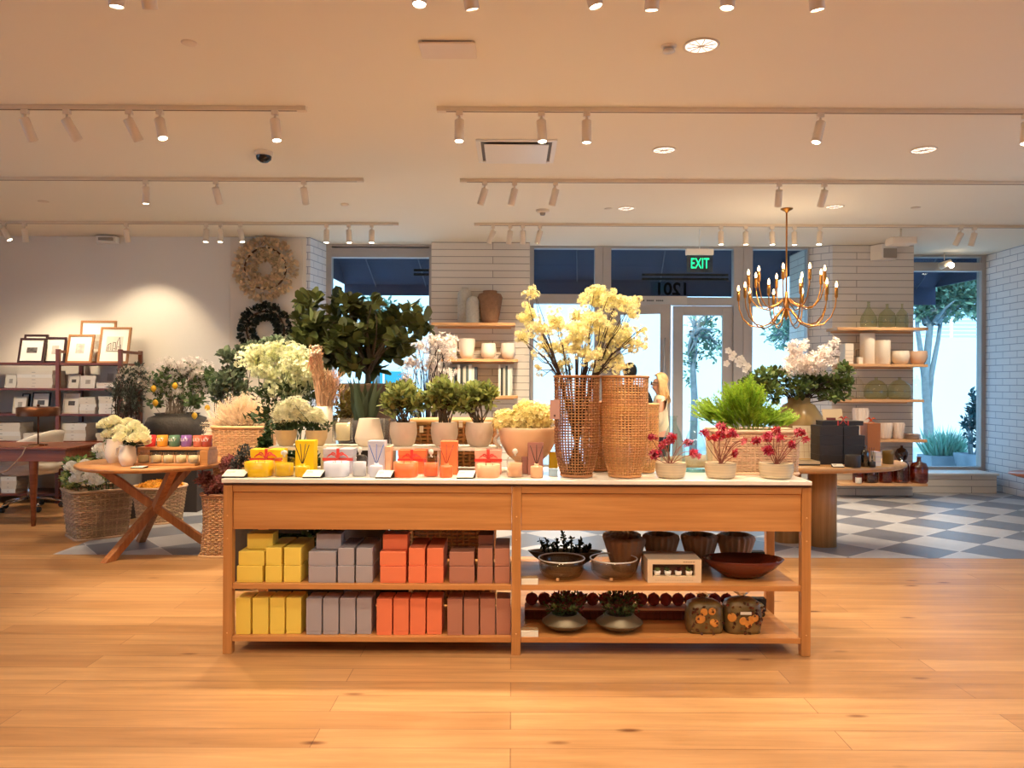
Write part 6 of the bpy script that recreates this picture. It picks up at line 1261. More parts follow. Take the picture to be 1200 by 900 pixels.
f = MB(); f.lathe([(.03, .1), (.03, .25), (.018, .26), (.018, .4)], (c.x, c.y, 0), 16); obj('gas_column', f, M_chr, o)
for k in range(5):
    a = 2*PI*k/5+.5; d = Vector((math.cos(a), math.sin(a), 0)); f = MB(); f.tube([c+d*.03+Vector((0, 0, .13)), c+d*.18+Vector((0, 0, .105)), c+d*.3+Vector((0, 0, .075))], [.018, .014, .01], n=8); lg = obj('base_arm', f, M_chr, o)
    f = MB(); Mx = T(*(c+d*.3+Vector((0, 0, .032)))) @ R(a+.7, 'Z') @ R(PI/2, 'X'); f.lathe([(0, -.02), (.026, -.02), (.031, -.012), (.031, .012), (.026, .02), (0, .02)], M=Mx, n=16); obj('castor', f, mat('black_castor', (30, 30, 32), rough=.4), lg)
# ================================================================== centre pier shelves
M_shw = wood('pale_oak_shelf', (206, 150, 96), (232, 184, 132), rough=.4)
PD = 9.75
def wshelf(px0, px1, py, D0, Db, lab, m=M_shw, t=.035, ref=None):
    z = ZZ(py, D0, (px0+px1)/2); x0, x1 = XX(px0, D0), XX(px1, D0); o = thing('wall_shelf', lab, 'shelf', ((x0+x1)/2, Db-.01, z-t), 'oak wall shelves')
    f = MB(); f.box(x0, x1, D0, Db-.001, z-t, z); obj('board', f, m, o, bevel=.003)
    f = MB(); f.box(x0+.05, x1-.05, Db-.03, Db-.002, z-t-.02, z-t-.0005); obj('cleat', f, m, o)
    return z
S0 = 9.45
z1 = wshelf(505, 603.5, 378, S0, PD, 'top oak shelf on the centre stone pier'); z2 = wshelf(517, 607, 420.5, S0, PD, 'middle oak shelf on the centre stone pier'); z3 = wshelf(517, 607, 463.5, S0, PD, 'lowest oak shelf on the centre stone pier')
M_gst = mat('speckled_grey_stoneware', (196, 190, 176), rough=.8, var=.12, vscale=40, bump=.3); M_bst = mat('brown_stoneware', (146, 108, 78), rough=.85, var=.15, vscale=25, bump=.4)
def vessel(name, px0, px1, pyt, y, z0, prof, m, lab, cat, grp=None, flute=0, amp=0, n=30, inner=True):
    r = (XX(px1, y)-XX(px0, y))/2; c = (XX((px0+px1)/2, y), y, z0); h = ZZ(pyt, y, (px0+px1)/2)-z0; o = thing(name, lab, cat, c, grp)
    P = [(a*r, max(.0005, b*h)) for a, b in prof]; f = MB(); f.lathe([(0, .0005)]+P, c, n, flute=flute, amp=amp, close=False); obj('body', f, m, o)
    a, b = prof[-1]
    if inner: f = MB(); f.lathe([(a*r, b*h), (a*r*.9, b*h-.002), (a*r*.85, b*h*.8), (0, b*h*.75)], c, n, flute=flute, amp=amp, close=False); obj('inside', f, m, o)
    return o
y = 9.6
vessel('stone_bottle', 536, 553, 337, y+.03, z1, [(.9, 0), (1, .03), (1, .82), (.85, .9), (.45, .95), (.45, 1)], M_gst, 'tall grey stoneware cylinder bottle, the rear taller one', 'vase', 'stoneware on the pier shelf')
vessel('stone_bottle', 546, 561, 347.5, y-.08, z1, [(.9, 0), (1, .03), (1, .8), (.8, .93), (.4, 1)], M_gst, 'shorter pale stoneware cylinder in front of the taller one', 'vase', 'stoneware on the pier shelf')
vessel('brown_jar', 559, 588.5, 341, y-.02, z1, [(.6, 0), (.7, .1), (.95, .65), (1, .8), (.88, .9), (.55, .94), (.57, 1)], M_bst, 'brown stoneware jar with broad shoulders on the top shelf', 'vase')
M_wht = mat('chalk_white_pot', (240, 226, 206), rough=.7, bump=.2)
vessel('white_pot', 519.5, 536, 399, y-.02, z2, [(.6, 0), (.85, .2), (1, .55), (.95, .9), (.9, 1)], M_wht, 'chalk white pot, leftmost on the middle pier shelf', 'pot', 'white pots on the middle pier shelf')
vessel('white_pot', 537, 556.5, 397, y-.02, z2, [(.55, 0), (.8, .2), (.97, .6), (1, .95), (1, 1)], M_wht, 'chalk white tapered pot, tallest on the middle pier shelf', 'pot', 'white pots on the middle pier shelf')
vessel('white_pot', 563, 581.5, 402.5, y-.02, z2, [(.5, 0), (.85, .15), (1, .5), (.92, .85), (.86, 1)], M_wht, 'round chalk white pot, third along the middle pier shelf', 'pot', 'white pots on the middle pier shelf')
vessel('white_pot', 586.5, 604, 402.5, y-.02, z2, [(.5, 0), (.85, .15), (1, .5), (.95, .85), (.92, 1)], M_wht, 'round chalk white pot at the right shelf end', 'pot', 'white pots on the middle pier shelf')
BC = [(238, 230, 214), (60, 66, 60), (206, 200, 180), (90, 100, 96), (240, 236, 226), (210, 214, 200), (74, 78, 84)]
def stand(px0, px1, pyt, z0, n, D, where):
    w = (XX(px1, D)-XX(px0, D))/n
    for k in range(n):
        x = XX(px0, D)+w*k; h = ZZ(pyt, D, px0)-z0-(k*7 % 4)*.012; o = thing('book', 'upright book %s, %s from its left end' % (where, ORD[k]), 'book', (x+w/2, D, z0), 'upright books on the pier shelf')
        f = MB(); f.box(x+.003, x+w-.003, D+.004, D+.17, z0+.002, z0+h-.003); obj('pages', f, M_pg, o)
        f = MB(); f.box(x+.0005, x+.003, D, D+.175, z0+.0005, z0+h); f.box(x+w-.003, x+w-.0005, D, D+.175, z0+.0005, z0+h); f.box(x+.003, x+w-.003, D, D+.003, z0+.0005, z0+h); obj('cover', f, mat('spine_%d' % (k % 7), BC[k % 7], rough=.5), o)
stand(584, 600.5, 427.5, z3, 6, S0+.06, 'at the right end of the lowest pier shelf'); stand(536, 559, 427.5, z3, 7, S0+.06, 'in the middle of the lowest pier shelf'); stand(520, 533, 429, z3, 4, S0+.06, 'at the left of the lowest pier shelf')
# ================================================================== right pier shelves
RD = 9.84; S1 = 9.5
g = 'right pier shelf'
za = wshelf(981, 1087.5, 383.5, S1, RD, 'top oak shelf on the right brick pier'); zb2 = wshelf(987, 1087.5, 426.5, S1, RD, 'second oak shelf on the right brick pier'); zc = wshelf(985, 1083, 468, S1, RD, 'third oak shelf on the right brick pier'); zd = wshelf(990, 1087, 515, S1, RD, 'fourth oak shelf on the right brick pier'); ze = wshelf(985, 1088, 566.5, S1, RD, 'lowest oak shelf on the right brick pier')
M_grn = glass('olive_glass', (238, 242, 222), gloss=.1); M_cl2 = glass('clear_glass', (240, 246, 244)); M_amb = glass('amber_glass', (190, 104, 62), gloss=.1); M_smk = glass('smoked_brown_glass', (160, 120, 96), gloss=.1)
bot = [(.7, 0), (.92, .06), (1, .25), (.85, .45), (.4, .68), (.2, .8), (.16, .95), (.22, 1)]; jar = [(.8, 0), (1, .15), (1, .4), (.85, .6), (.4, .75), (.16, .82), (.16, .96), (.22, 1)]
y = 9.66
vessel('glass_bottle', 1008, 1027, 353.5, y, za, bot, M_grn, 'green glass teardrop bottle on the top right shelf', 'bottle', 'glass on the top right shelf', inner=False)
vessel('glass_bottle', 1029.5, 1049, 356, y+.03, za, jar, M_grn, 'green squat glass bottle, middle of the top right shelf', 'bottle', 'glass on the top right shelf', inner=False)
vessel('glass_bottle', 1049.5, 1064, 356, y+.03, za, jar, M_grn, 'pale glass bottle at the right of the green squat one', 'bottle', 'glass on the top right shelf', inner=False)
vessel('glass_tumbler', 1060, 1069, 368, y-.1, za, [(.75, 0), (.8, .05), (1, 1)], M_cl2, 'clear flared tumbler at the end of the top right shelf', 'vase', inner=False)
o = thing('white_box', 'cream slatted box at the left of the second right shelf', 'box', (XX(987.5, y), y, zb2)); f = MB(); f.box(XX(980, y)+.075, XX(995, y)+.02, y-.08, y+.08, zb2+.0005, ZZ(403, y, 987)); obj('box_body', f, M_wht, o, bevel=.003)
f = MB()
for k in range(4): z = zb2+.03+k*.045; f.box(XX(980, y)+.08, XX(995, y)+.015, y-.082, y-.08, z, z+.004)
obj('groove_line', f, mat('groove_grey', (176, 160, 140)), o)
o = thing('white_cube', 'tiny white block between the slatted box and tall cylinder', 'ornament', (XX(1004, y), y-.08, zb2)); f = MB(); f.box(XX(1001.5, y), XX(1007, y), y-.1, y-.05, zb2+.0005, ZZ(419, y, 1004)); obj('block_body', f, M_wht, o, bevel=.004); f = MB(); f.box(XX(1002.5, y), XX(1006, y), y-.102, y-.1, zb2+.015, zb2+.05); obj('block_face', f, M_card, o)
gp = 'white ceramics on the second right shelf'
vessel('white_cylinder', 1008, 1024.5, 391, y+.02, zb2, [(.95, 0), (1, .02), (1, 1)], M_wht, 'tall white cylinder vase on the second right shelf', 'vase', gp); vessel('white_cylinder', 1025.5, 1042.5, 399, y-.02, zb2, [(.95, 0), (1, .02), (1, 1)], M_wht, 'shorter white cylinder vase beside the tall one', 'vase', gp)
vessel('white_bowl', 1044.5, 1065, 411.5, y-.03, zb2, [(.55, 0), (.8, .15), (1, .6), (.95, .95), (.92, 1)], M_wht, 'cream rounded bowl, left of two on the second right shelf', 'bowl', gp); vessel('white_bowl', 1066, 1086, 411.5, y-.03, zb2, [(.55, 0), (.8, .15), (1, .6), (.95, .95), (.92, 1)], mat('blush_glaze', (232, 196, 168), rough=.5), 'blush rounded bowl at the end of the second right shelf', 'bowl', gp)
dj = [(.75, 0), (.98, .12), (1, .35), (.88, .62), (.5, .82), (.14, .88), (.13, .97), (.2, 1)]
gq = 'glass demijohns on the third right shelf'
vessel('demijohn', 1013.5, 1040, 442, y, zc, dj, M_grn, 'round olive glass demijohn, left of two', 'bottle', gq, inner=False); vessel('demijohn', 1041, 1067.5, 442, y, zc, dj, M_grn, 'round olive glass demijohn, right of two', 'bottle', gq, inner=False)
vessel('demijohn', 999, 1012.5, 440, y, zc, dj, M_cl2, 'slim clear glass bottle left of the olive demijohns', 'bottle', gq, inner=False); vessel('demijohn', 1068.5, 1080, 440, y-.02, zc, dj, M_cl2, 'slim clear glass bottle right of the olive demijohns', 'bottle', gq, inner=False)
M_fw = mat('fluted_white', (238, 216, 198), rough=.6)
for a, b, t, lab in ((1031, 1045.5, 495.5, 'white fluted tumbler, left one on the fourth right shelf'), (1046.5, 1059.5, 495.5, 'white fluted tumbler, right one on the fourth right shelf')):
    vessel('fluted_tumbler', a, b, t, y-.08, zd, [(.65, 0), (.75, .1), (1, .9), (.92, 1)], M_fw, lab, 'pot', 'fluted white tumblers', flute=14, amp=.06, n=56)
for k in range(4):
    r = .1; c = (XX(1068.5, y), y-.02, zd+.016*k); o = thing('plate', 'pale plate stacked on the fourth right shelf, %s' % ('bottom', 'second up', 'third up', 'top one')[k], 'plate', c, 'plate stack'); f = MB(); f.lathe([(r*.6, .0005), (r*.95, .009), (r, .014), (r*.9, .0135), (0, .006)], c, 30); obj('plate_disc', f, M_fw, o); f = MB(); f.lathe([(r*.97, .0132), (r, .0145), (r*1.01, .0152), (r, .0155)], c, 30, close=False); obj('rim', f, mat('rose_rim', (190, 140, 120)), o)
gr = 'brown glass bottles on the lowest right shelf'; y = 9.62
sq = [(.85, 0), (1, .08), (1, .6), (.8, .76), (.25, .82), (.22, .96), (.3, 1)]
for a, b, t, m, lab in ((1067.5, 1087, 535.5, M_amb, 'amber square-shouldered bottle at the right end of the lowest shelf'), (1047.5, 1065, 533, M_amb, 'amber bottle second from the right end of the lowest shelf'), (1031, 1046, 540, M_amb, 'dark amber bottle under the oval table edge'), (1013, 1029, 543, M_smk, 'dark squat brown bottle left of the amber ones'), (1000, 1012, 543, M_amb, 'small amber bottle at the left of the lowest shelf')):
    vessel('brown_bottle', a, b, t, y-.04, ze, sq, m, lab, 'bottle', gr, inner=False)
vessel('small_white_pot', 1003, 1010, 559.5, y-.1+.04-.04, ze, [(.9, 0), (1, .1), (1, 1)], M_wht, 'tiny white cup in front of the brown bottles', 'cup')
vessel('round_smoked_bottle', 1050, 1064, 522, 9.755, ze+.0, [(.3, 0), (.32, .55), (.7, .6), (.98, .72), (1, .8), (.7, .9), (.2, .94), (.2, 1)], M_smk, 'tall round-headed smoked glass bottle behind the amber ones', 'bottle', inner=False)
# ================================================================== oval table with dark gift boxes
tc = (XX(955, 6.85)-.33, 6.85); OZ = ZZ(540, 6.85, 1000); SX = XX(1058, 6.85)-tc[0]; SY = .62
M_ov = wood('golden_oak', (184, 134, 80), (212, 164, 108), rough=.45); M_ovv = wood('golden_oak_leg', (164, 116, 66), (194, 144, 92), rough=.45, axis='Z')
o = thing('oval_table', 'oval oak table on round pillar legs right of the console', 'table', (tc[0], tc[1], 0))
f = MB(); f.lathe([(0, -.05), (.96, -.05), (1, -.03), (1, -.01), (.985, 0), (0, 0)], M=T(tc[0], tc[1], OZ) @ Matrix.Diagonal((SX, SY, 1, 1)), n=72, close=False); obj('table_top', f, M_ov, o)
for lx, ly in ((XX(965.5, 6.75), 6.78), (XX(925, 6.9), 6.95)):
    f = MB(); f.lathe([(.115, .001), (.115, OZ-.0505)], (lx, ly, 0), 36, power=2.6); obj('pillar_leg', f, M_ovv, o)
M_dkb = mat('charcoal_card', (54, 50, 50), rough=.6)
gb = 'charcoal gift boxes stacked on the oval table'
def obox(px0, px1, z0, z1, y, dep, m, lab, grp=None, name='gift_box'):
    x0, x1 = XX(px0, y), XX(px1, y); o = thing(name, lab, 'box', ((x0+x1)/2, y, z0), grp)
    f = MB(); f.box(x0, x1, y, y+dep, z0+.0005, z1-.008); obj('box_base', f, m, o, bevel=.002); f = MB(); f.box(x0-.001, x1+.001, y-.001, y+dep+.001, z1-(z1-z0)*.45, z1-.0005); obj('box_lid', f, m, o, bevel=.002); return o
y = 6.5; hb = (ZZ(499, y, 975)-OZ)/4
for k in range(4):
    obox(961, 988, OZ+hb*k, OZ+hb*(k+1), y, .2, M_dkb, 'charcoal gift box in the left stack, %s layer' % ('bottom', 'second', 'third', 'top')[k], gb)
    obox(988.8, 1014 if k < 3 else 1007, OZ+hb*k, OZ+hb*(k+1), y+.02, .2, M_dkb, 'charcoal gift box in the right stack, %s layer' % ('bottom', 'second', 'third', 'top')[k], gb)
zt4 = OZ+hb*4; o = obox(964, 1012, zt4+.0005, zt4+.04, y+.05, .14, M_dkb, 'flat charcoal box with red ribbon on top of both stacks', gb)
f = MB(); xr = XX(985, y); f.box(xr-.006, xr+.006, y+.044, y+.0475, zt4-.03, zt4+.042); f.box(xr+.08, xr+.092, y+.044, y+.0475, zt4-.03, zt4+.042); bow(f, (xr+.045, y+.05, zt4+.05), .05); obj('ribbon', f, M_rib, o)
oz2 = zt4+.0405
o = thing('open_box_lid', 'cream box lid leaning on top of the charcoal boxes', 'box', (XX(978, y), y+.1, oz2)); f = MB(); Mx = T(XX(977, y+.12), y+.12, oz2+.002) @ R(-.35, 'X'); f.box(-.085, .085, 0, .012, 0, .10, Mx); obj('lid_panel', f, mat('cream_lid', (232, 206, 160)), o); f = MB(); f.box(-.06, .02, -.002, 0, .0, .022, Mx); obj('dark_stripe', f, mat('maroon_stripe', (110, 40, 40)), o)
obox(1017, 1032, OZ+.0005, ZZ(496, 6.62, 1024), 6.62, .14, mat('copper_card', (190, 116, 56), rough=.5), 'copper brown tall box right of the charcoal stacks', None, 'tall_box')
o = thing('gift_bow', 'orange bow resting on the copper brown box', 'bow', (XX(1022, 6.66), 6.66, ZZ(496, 6.62, 1024))); f = MB(); bow(f, (XX(1022, 6.66), 6.68, ZZ(496, 6.62, 1024)+.02), .05); f.v = [(a, b, max(c_, ZZ(496, 6.62, 1024)+.0005)) for a, b, c_ in f.v]; obj('bow_loops', f, mat('orange_ribbon', (226, 104, 50)), o); f = MB(); f.ball((XX(1022, 6.66), 6.68, ZZ(496, 6.62, 1024)+.02), .008, 8, 6); obj('bow_knot', f, mat('orange_ribbon', (226, 104, 50)), o)
y = 6.33; vessel('black_candle_jar', 991, 1008.5, 533, y, OZ, [(.95, 0), (1, .04), (1, .96), (.95, 1)], M_dkb, 'low round charcoal candle jar on the oval table', 'candle')
o = vessel('smoked_cloche', 1009.5, 1018.5, 521.5, y+.02, OZ, [(1, 0), (1, .6), (.8, .75), (.3, .8), (.15, .84), (.4, .9), (.35, .98), (0, 1)], glass('smoke_glass', (120, 116, 112), gloss=.15), 'smoked glass dome over a dark candle on the oval table', 'candle', inner=False); f = MB(); c = WO[o.name]; f.lathe([(0, .003), (.026, .003), (.026, .06), (0, .06)], tuple(c), 16); obj('inner_candle', f, M_dkb, o)
o = thing('black_diffuser', 'small square charcoal reed diffuser at the oval table front', 'reed diffuser', (XX(1023, y), y, OZ)); f = MB(); f.lathe([(.022, .0005), (.022, .045), (.008, .048), (.008, .06), (0, .06)], (XX(1022.5, y), y, OZ), 16, power=6); obj('bottle', f, M_dkb, o)
for k in range(3): f = MB(); f.tube([(XX(1022.5, y), y, OZ+.058), (XX(1022.5, y)+.02*(k-1), y+.01, OZ+.16)], .002, n=5); obj('reed', f, M_blk, o)
y = 6.4; x0, x1 = XX(1026.5, y), XX(1033, y); z = OZ
for k in range(3): o = thing('white_notebook', 'small white notebook, %s of the pile on the oval table' % ('bottom', 'middle', 'top')[k], 'notebook', ((x0+x1)/2, y, z), 'white notebooks on the oval table'); f = MB(); f.box(x0, x1, y, y+.1, z+.001, z+.036); obj('pages', f, M_pg, o); f = MB(); f.box(x0-.001, x1+.001, y-.001, y+.101, z+.0362, z+.039); obj('cover', f, mat('lilac_cover', (196, 190, 210)), o); z += .0395
vessel('olive_tin', 1035, 1047, 528, 6.6, OZ, [(1, 0), (1, .7), (1.04, .72), (1.04, .97), (.98, 1)], mat('olive_tin_paint', (128, 104, 50), rough=.4), 'low olive-brown tin near the oval table end', 'tin')
card(XX(977, 6.28), XX(990, 6.28), 6.28, OZ, 'white price card on the oval table front', .02, .07, None)
o = thing('tray', 'black slatted tray at the left of the charcoal boxes', 'tray', (XX(948, 6.45), 6.45, OZ)); f = MB(); x0, x1 = XX(932, 6.45), XX(960, 6.45); f.box(x0, x1, 6.42, 6.6, OZ+.0005, OZ+.012); obj('tray_base', f, M_dkb, o, bevel=.002)
f = MB(); ringbox(f, (x0+x1)/2, 6.51, (x1-x0)/2, .09, .01, OZ+.0125, OZ+.035); obj('tray_rim', f, mat('cream_rim', (222, 200, 160)), o, bevel=.002)
y = 6.7; o = thing('grid_board', 'cream gridded display board leaning on the oval table', 'board', (XX(945, y), y, OZ)); f = MB(); w = .105; h = ZZ(499, y, 945)-OZ; Mx = T(XX(946, y), y, OZ+.002) @ R(-.16, 'X'); f.box(-w, w, 0, .012, 0, h, Mx); obj('board_panel', f, mat('cream_board', (240, 226, 196)), o)
f = MB()
for k in range(1, 5): f.box(-w+.01, w-.01, -.001, 0, h*k/5.5+.03, h*k/5.5+.032, Mx)
for k in range(1, 5): f.box(-w+2*w*k/5, -w+2*w*k/5+.002, -.001, 0, .04, h-.02, Mx)
obj('grid_line', f, mat('gold_line', (196, 160, 110)), o)
f = MB(); f.box(-w, w, -.002, 0, .001, .03, Mx); obj('gold_strip', f, mat('gold_strip_paint', (228, 182, 90)), o)
M_wtx = M_fw
vessel('fluted_tumbler', 1000, 1017.5, 478, 9.60, zd, [(.65, 0), (.75, .1), (1, .9), (.9, 1)], M_fw, 'large white fluted pot at the left of the fourth right shelf', 'pot', 'fluted white tumblers', flute=14, amp=.06, n=56)
# big tan vase with mixed foliage
y = 7.05; c = (XX(936, y), y, OZ); r = .235; h = ZZ(466, y, 936)-OZ; o = thing('mottled_vase', 'big mottled tan-olive round vase of leafy branches', 'vase', c)
pot(o, c, [(r*.5, .0005), (r*.8, h*.15), (r, h*.45), (r*.96, h*.65), (r*.6, h*.88), (r*.42, h*.92), (r*.44, h), (r*.36, h), (r*.35, h*.9)], mat('tan_olive_glaze', (160, 132, 84), rough=.25, var=.15, vscale=6), None)
bl = [B(a, b_, y+.12*math.sin(k*2), rx, ry, .16) for k, (a, b_, rx, ry) in enumerate(((985, 452, 16, 14), (962, 450, 24, 16), (935, 455, 22, 12), (910, 440, 16, 12), (990, 435, 10, 12), (895, 452, 10, 12), (975, 465, 20, 6), (945, 440, 20, 12)))]
f = MB(); branches(f, (c[0], c[1], OZ+h*.9), bl, 40, .006, rg, spread=.04); obj('stem', f, mat('dark_twig', (64, 46, 34)), o)
f = MB(); leaves(f, bl, 1150, .055, .036, 'round', rg=rg, shell=.3); obj('foliage', f, leafmat('mixed_green_leaf', (92, 108, 56), island=.55), o)
bl = [B(a, b_, y-.05, rx, ry, .12) for a, b_, rx, ry in ((930, 412, 8, 14), (940, 426, 22, 16), (968, 415, 16, 14), (978, 400, 4, 9), (955, 425, 22, 16), (925, 430, 12, 14), (940, 405, 6, 10))]
f = MB(); leaves(f, bl, 560, .034, .03, 'flower', rg=rg, shell=.1, up=.3, rnd=1); obj('blossom', f, leafmat('cherry_petals', (250, 240, 232)), o)
y = 6.9; c = (XX(890, y), y, OZ); o = thing('orchid_vase', 'low tan vase with one arching spray of white orchids', 'vase', c)
pot(o, c, [(.09, .0005), (.13, .1), (.14, .22), (.09, .3), (.08, .3)], mat('tan_olive_glaze', (160, 132, 84)), None)
pts = [Vector((c[0], c[1], OZ+.28)), W(886, 450, y), W(876, 432, y), W(864, 420, y), W(853, 411, y)]; f = MB(); f.tube(pts, [.006, .005, .004, .003, .002], n=6); obj('orchid_stem', f, mat('green_stem', (70, 92, 48)), o)
f = MB()
for px, py in ((853, 411), (859, 415), (857, 419), (864, 422), (866, 427), (871, 425), (873, 433), (876, 429), (868, 420), (851, 426)): 
    p = W(px, py, y)
    for k in range(5): a = k*1.2566; f.leaf(p, Vector((math.cos(a), -.3, math.sin(a))), Vector((0, -1, 0)), .034, .03, 'round')
obj('orchid_petals', f, leafmat('white_bloom', (244, 240, 232)), o)
bl = [B(895, 440, y, 12, 10), B(880, 448, y, 14, 8), B(905, 460, y, 14, 14), B(872, 455, y, 10, 8)]
f = MB(); leaves(f, bl, 260, .06, .04, 'round', rg=rg); obj('foliage', f, leafmat('fresh_green_leaf', (112, 134, 74)), o)
# edge of a table at the far right
y = 7.4; o = thing('side_table', 'dark wooden table corner at the right photo edge', 'table', (XX(1200, y)+.35, y, 0)); x0 = XX(1191, y); z = ZZ(556, y, 1195)
f = MB(); f.lathe([(0, -.035), (.33, -.035), (.4, -.012), (.4, 0), (0, 0)], (x0+.4, y, z), 48, close=False); obj('table_top', f, M_desk, o)
f = MB(); f.lathe([(.2, .001), (.2, .02), (.03, .06), (.03, z-.036)], (x0+.4, y, 0), 28); obj('pedestal', f, M_desk, o)
# ================================================================== people
def skinmesh(verts, edges, radii, sub=2):
    me = bpy.data.meshes.new('sk'); me.from_pydata(verts, edges, []); ob = bpy.data.objects.new('sk', me); C.objects.link(ob)
    md = ob.modifiers.new('s', 'SKIN'); md.use_smooth_shade = True
    for i, sv in enumerate(me.skin_vertices[0].data): r = radii[i]; sv.radius = (r, r) if not isinstance(r, tuple) else r; sv.use_root = (i == 0)
    sb = ob.modifiers.new('u', 'SUBSURF'); sb.levels = sub; sb.render_levels = sub
    dg = bpy.context.evaluated_depsgraph_get(); ev = ob.evaluated_get(dg); m2 = ev.to_mesh(); mb = MB()
    mb.add([v.co.copy() for v in m2.vertices], [tuple(p.vertices) for p in m2.polygons], True); ev.to_mesh_clear(); bpy.data.objects.remove(ob); bpy.data.meshes.remove(me)
    return mb
def person(label, loc, H, rz, skin, top, bottom, hairc, longhair, glasses, armR, armL, female):
    """faces +X before turning by rz"""
    o = thing('person', label, 'person', loc); k = H/1.7; sw = .165 if female else .195
    Mx = T(*loc) @ R(rz, 'Z') @ Matrix.Scale(k, 4)
    V = []; E = []; Rr = []
    def add(p, r, par=None):
        V.append(p); Rr.append(r)
        if par is not None: E.append((par, len(V)-1))
        return len(V)-1
    pel = add((0, 0, .93), .13); ab = add((.0, 0, 1.08), .115, pel); chs = add((0, 0, 1.25), (.105, .15), ab); ub = add((-.01, 0, 1.38), (.085, .13), chs); nk = add((-.005, 0, 1.46), .052, ub); n2 = add((.01, 0, 1.52), .05, nk)
    jw = add((.035, 0, 1.565), (.058, .062), n2); fc = add((.02, 0, 1.62), (.082, .072), jw); cr = add((.0, 0, 1.675), (.085, .07), fc)
    ns = add((.108, 0, 1.60), .012, fc); add((.122, 0, 1.592), .009, ns); add((.095, 0, 1.552), .014, jw)
    for s_ in (-1, 1): add((.0, s_*.078, 1.605), .014, fc)
    for s_, arm in ((-1, armR), (1, armL)):
        sh = add((-.01, s_*sw, 1.37), .055, ub); el = add(arm[0], .04, sh); wr = add(arm[1], .026, el); d = (Vector(arm[1])-Vector(arm[0])).normalized(); up = Vector((0, 0, 1)); side = d.cross(up).normalized() if abs(d.z) < .95 else Vector((0, 1, 0)); pm = add(tuple(Vector(arm[1])+d*.055), (.03, .018), wr)
        nrm = side.cross(d)
        for q in range(4):
            b0 = Vector(arm[1])+d*.085+side*(q-1.5)*.018; L = (.062, .072, .068, .052)[q]; a1 = add(tuple(b0), .0095, pm); a2 = add(tuple(b0+d*L*.5-nrm*.006), .0085, a1); add(tuple(b0+d*L-nrm*.022), .007, a2)
        t1 = add(tuple(Vector(arm[1])+d*.04+side*.032), .011, pm); add(tuple(Vector(arm[1])+d*.075+side*.05-nrm*.01), .008, t1)
    for s_ in (-1, 1):
        hp = add((0, s_*.09, .86), .09, pel); kn = add((.02, s_*.1, .48), .058, hp); an = add((-.01, s_*.1, .09), .038, kn); hl = add((.02, s_*.1, .045), .038, an); add((.14, s_*.105, .028), .026, hl)
    body = xform(skinmesh(V, E, Rr), Mx); body.v = [(a, b, max(c_, .002)) for a, b, c_ in body.v]; obj('body', body, skin, o)
    # sweater
    V2 = []; E2 = []; R2 = []
    def ad2(p, r, par=None):
        V2.append(p); R2.append(r)
        if par is not None: E2.append((par, len(V2)-1))
        return len(V2)-1
    a = ad2((0, 0, .86), (.145, .165)); b = ad2((0, 0, 1.08), (.135, .155), a); c_ = ad2((0, 0, 1.25), (.125, .17), b); d_ = ad2((-.01, 0, 1.39), (.115, .16), c_); ad2((0, 0, 1.475), .062, d_)
    for s_, arm in ((-1, armR), (1, armL)):
        sh = ad2((-.01, s_*sw, 1.365), .085, d_); el = ad2(arm[0], .062, sh); w_ = Vector(arm[0]).lerp(Vector(arm[1]), .9); ad2(tuple(w_), .04, el)
    obj('top', xform(skinmesh(V2, E2, R2), Mx), top, o)
    V2.clear(); E2.clear(); R2.clear(); a = ad2((0, 0, .93), (.14, .155))
    for s_ in (-1, 1): hp = ad2((0, s_*.09, .83), .105, a); kn = ad2((.02, s_*.1, .48), .075, hp); ad2((-.01, s_*.1, .12), .062, kn)
    obj('trousers', xform(skinmesh(V2, E2, R2), Mx), bottom, o)
    for s_ in (-1, 1):
        f = MB(); f.lathe([(0, 0), (.042, 0), (.045, .03), (.035, .065), (0, .075)], n=16, sx=2.0, M=Mx @ T(.055, s_*.103, .002)); obj('shoe', f, M_blk, o)
    # hair
    f = MB(); f.ball((0, 0, 0), 1, 22, 16); hv = []
    for v in f.v:
        x, y_, z_ = v
        if x > .25 and z_ < .55: x = .25 if z_ > -.2 else min(x, .1)
        hv.append((x*.103-.012, y_*.09, z_*.107+1.655))
    f.v = hv
    xform(f, Mx); hr = obj('hair', f, hairc, o)
    if longhair:
        f = MB()
        for q in range(120):
            s_ = -1 if q % 2 else 1; a = rg.uniform(-.3, 2.2); x = .0-.095*math.sin(max(0, a)*.75)+.02; yy = s_*.085*math.cos(a*.6); 
            p0 = Vector((x+.02, yy*.8, 1.73-.01*abs(a))); pts = [p0, Vector((x-.01, yy*1.1, 1.64)), Vector((x-.02, yy*1.2, 1.55)), Vector((x-.03+rg.uniform(-.02, .02), yy*1.2+rg.uniform(-.02, .02), 1.47)), Vector((x-.045+rg.uniform(-.03, .03), yy*1.2+rg.uniform(-.02, .03), 1.39+rg.uniform(-.05, .04)))]
            f.tube(pts, [.011, .014, .014, .012, .003], n=5)
        obj('hair_lengths', xform(f, Mx), hairc, o)
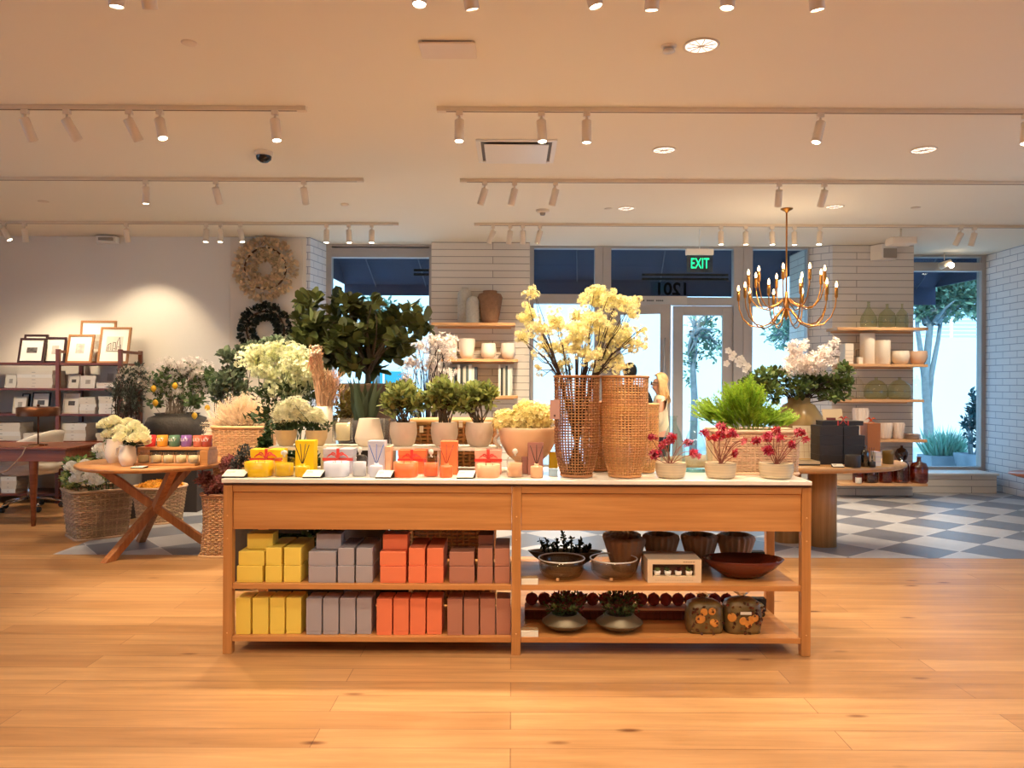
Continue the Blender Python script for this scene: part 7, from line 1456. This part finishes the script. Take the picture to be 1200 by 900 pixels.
    for s_ in (-1, 1):
        f = MB(); f.ball((.088, s_*.032, 1.618), .013, 10, 8); obj('eye', xform(f, Mx), mat('eye_white', (235, 230, 225)), o)
    f = MB(); f.tube([(.1, -.024, 1.563), (.107, 0, 1.565), (.1, .024, 1.563)], .006, n=6); obj('lips', xform(f, Mx), mat('lip_rose', (170, 80, 76)), o)
    if glasses:
        f = MB()
        for s_ in (-1, 1): f.lathe([(0, 0), (.024, 0), (.024, .004), (0, .006)], M=Mx @ T(.106, s_*.034, 1.618) @ R(s_*.35, 'Z') @ R(PI/2, 'Y'), n=16)
        f2 = MB(); f2.tube([(.112, -.012, 1.622), (.116, 0, 1.625), (.112, .012, 1.622)], .003, n=5)
        for s_ in (-1, 1): f2.tube([(.104, s_*.056, 1.622), (.06, s_*.082, 1.622), (0, s_*.084, 1.615)], .003, n=5)
        gl = obj('sunglasses', f, mat('black_lens', (14, 14, 16), rough=.1), o); obj('glasses_frame', xform(f2, Mx), mat('black_castor', (30, 30, 32)), gl)
    return o
M_skin = mat('skin_light', (206, 150, 122), rough=.5); M_skin2 = mat('skin_brown', (120, 78, 56), rough=.5)
Dw = 8.9
wp = person('woman in a cream sweater and sunglasses with long blonde hair, facing left', (XX(773, Dw), Dw, 0), 1.53/1.745*1.7+.01, PI-.15, M_skin, mat('cream_knit', (222, 206, 172), rough=.9, bump=.5, bscale=90), mat('dark_trousers', (40, 42, 52), rough=.8), mat('blonde_hair', (206, 164, 108), rough=.45, var=.15, vscale=30), True, True,
    ((.02, -.25, 1.09), (.22, -.14, 1.04)), ((.02, .25, 1.09), (.22, .1, 1.06)), True)
person('person in dark clothing with short dark hair behind the tall baskets', (XX(738, 9.3), 9.3, 0), 1.62, PI*.5, M_skin2, mat('black_jacket', (30, 30, 34), rough=.8), mat('dark_trousers', (40, 42, 52)), mat('black_hair', (26, 20, 18), rough=.6), False, False,
    ((.0, -.27, 1.12), (.06, -.27, .88)), ((.0, .27, 1.12), (.08, .24, .88)), False)
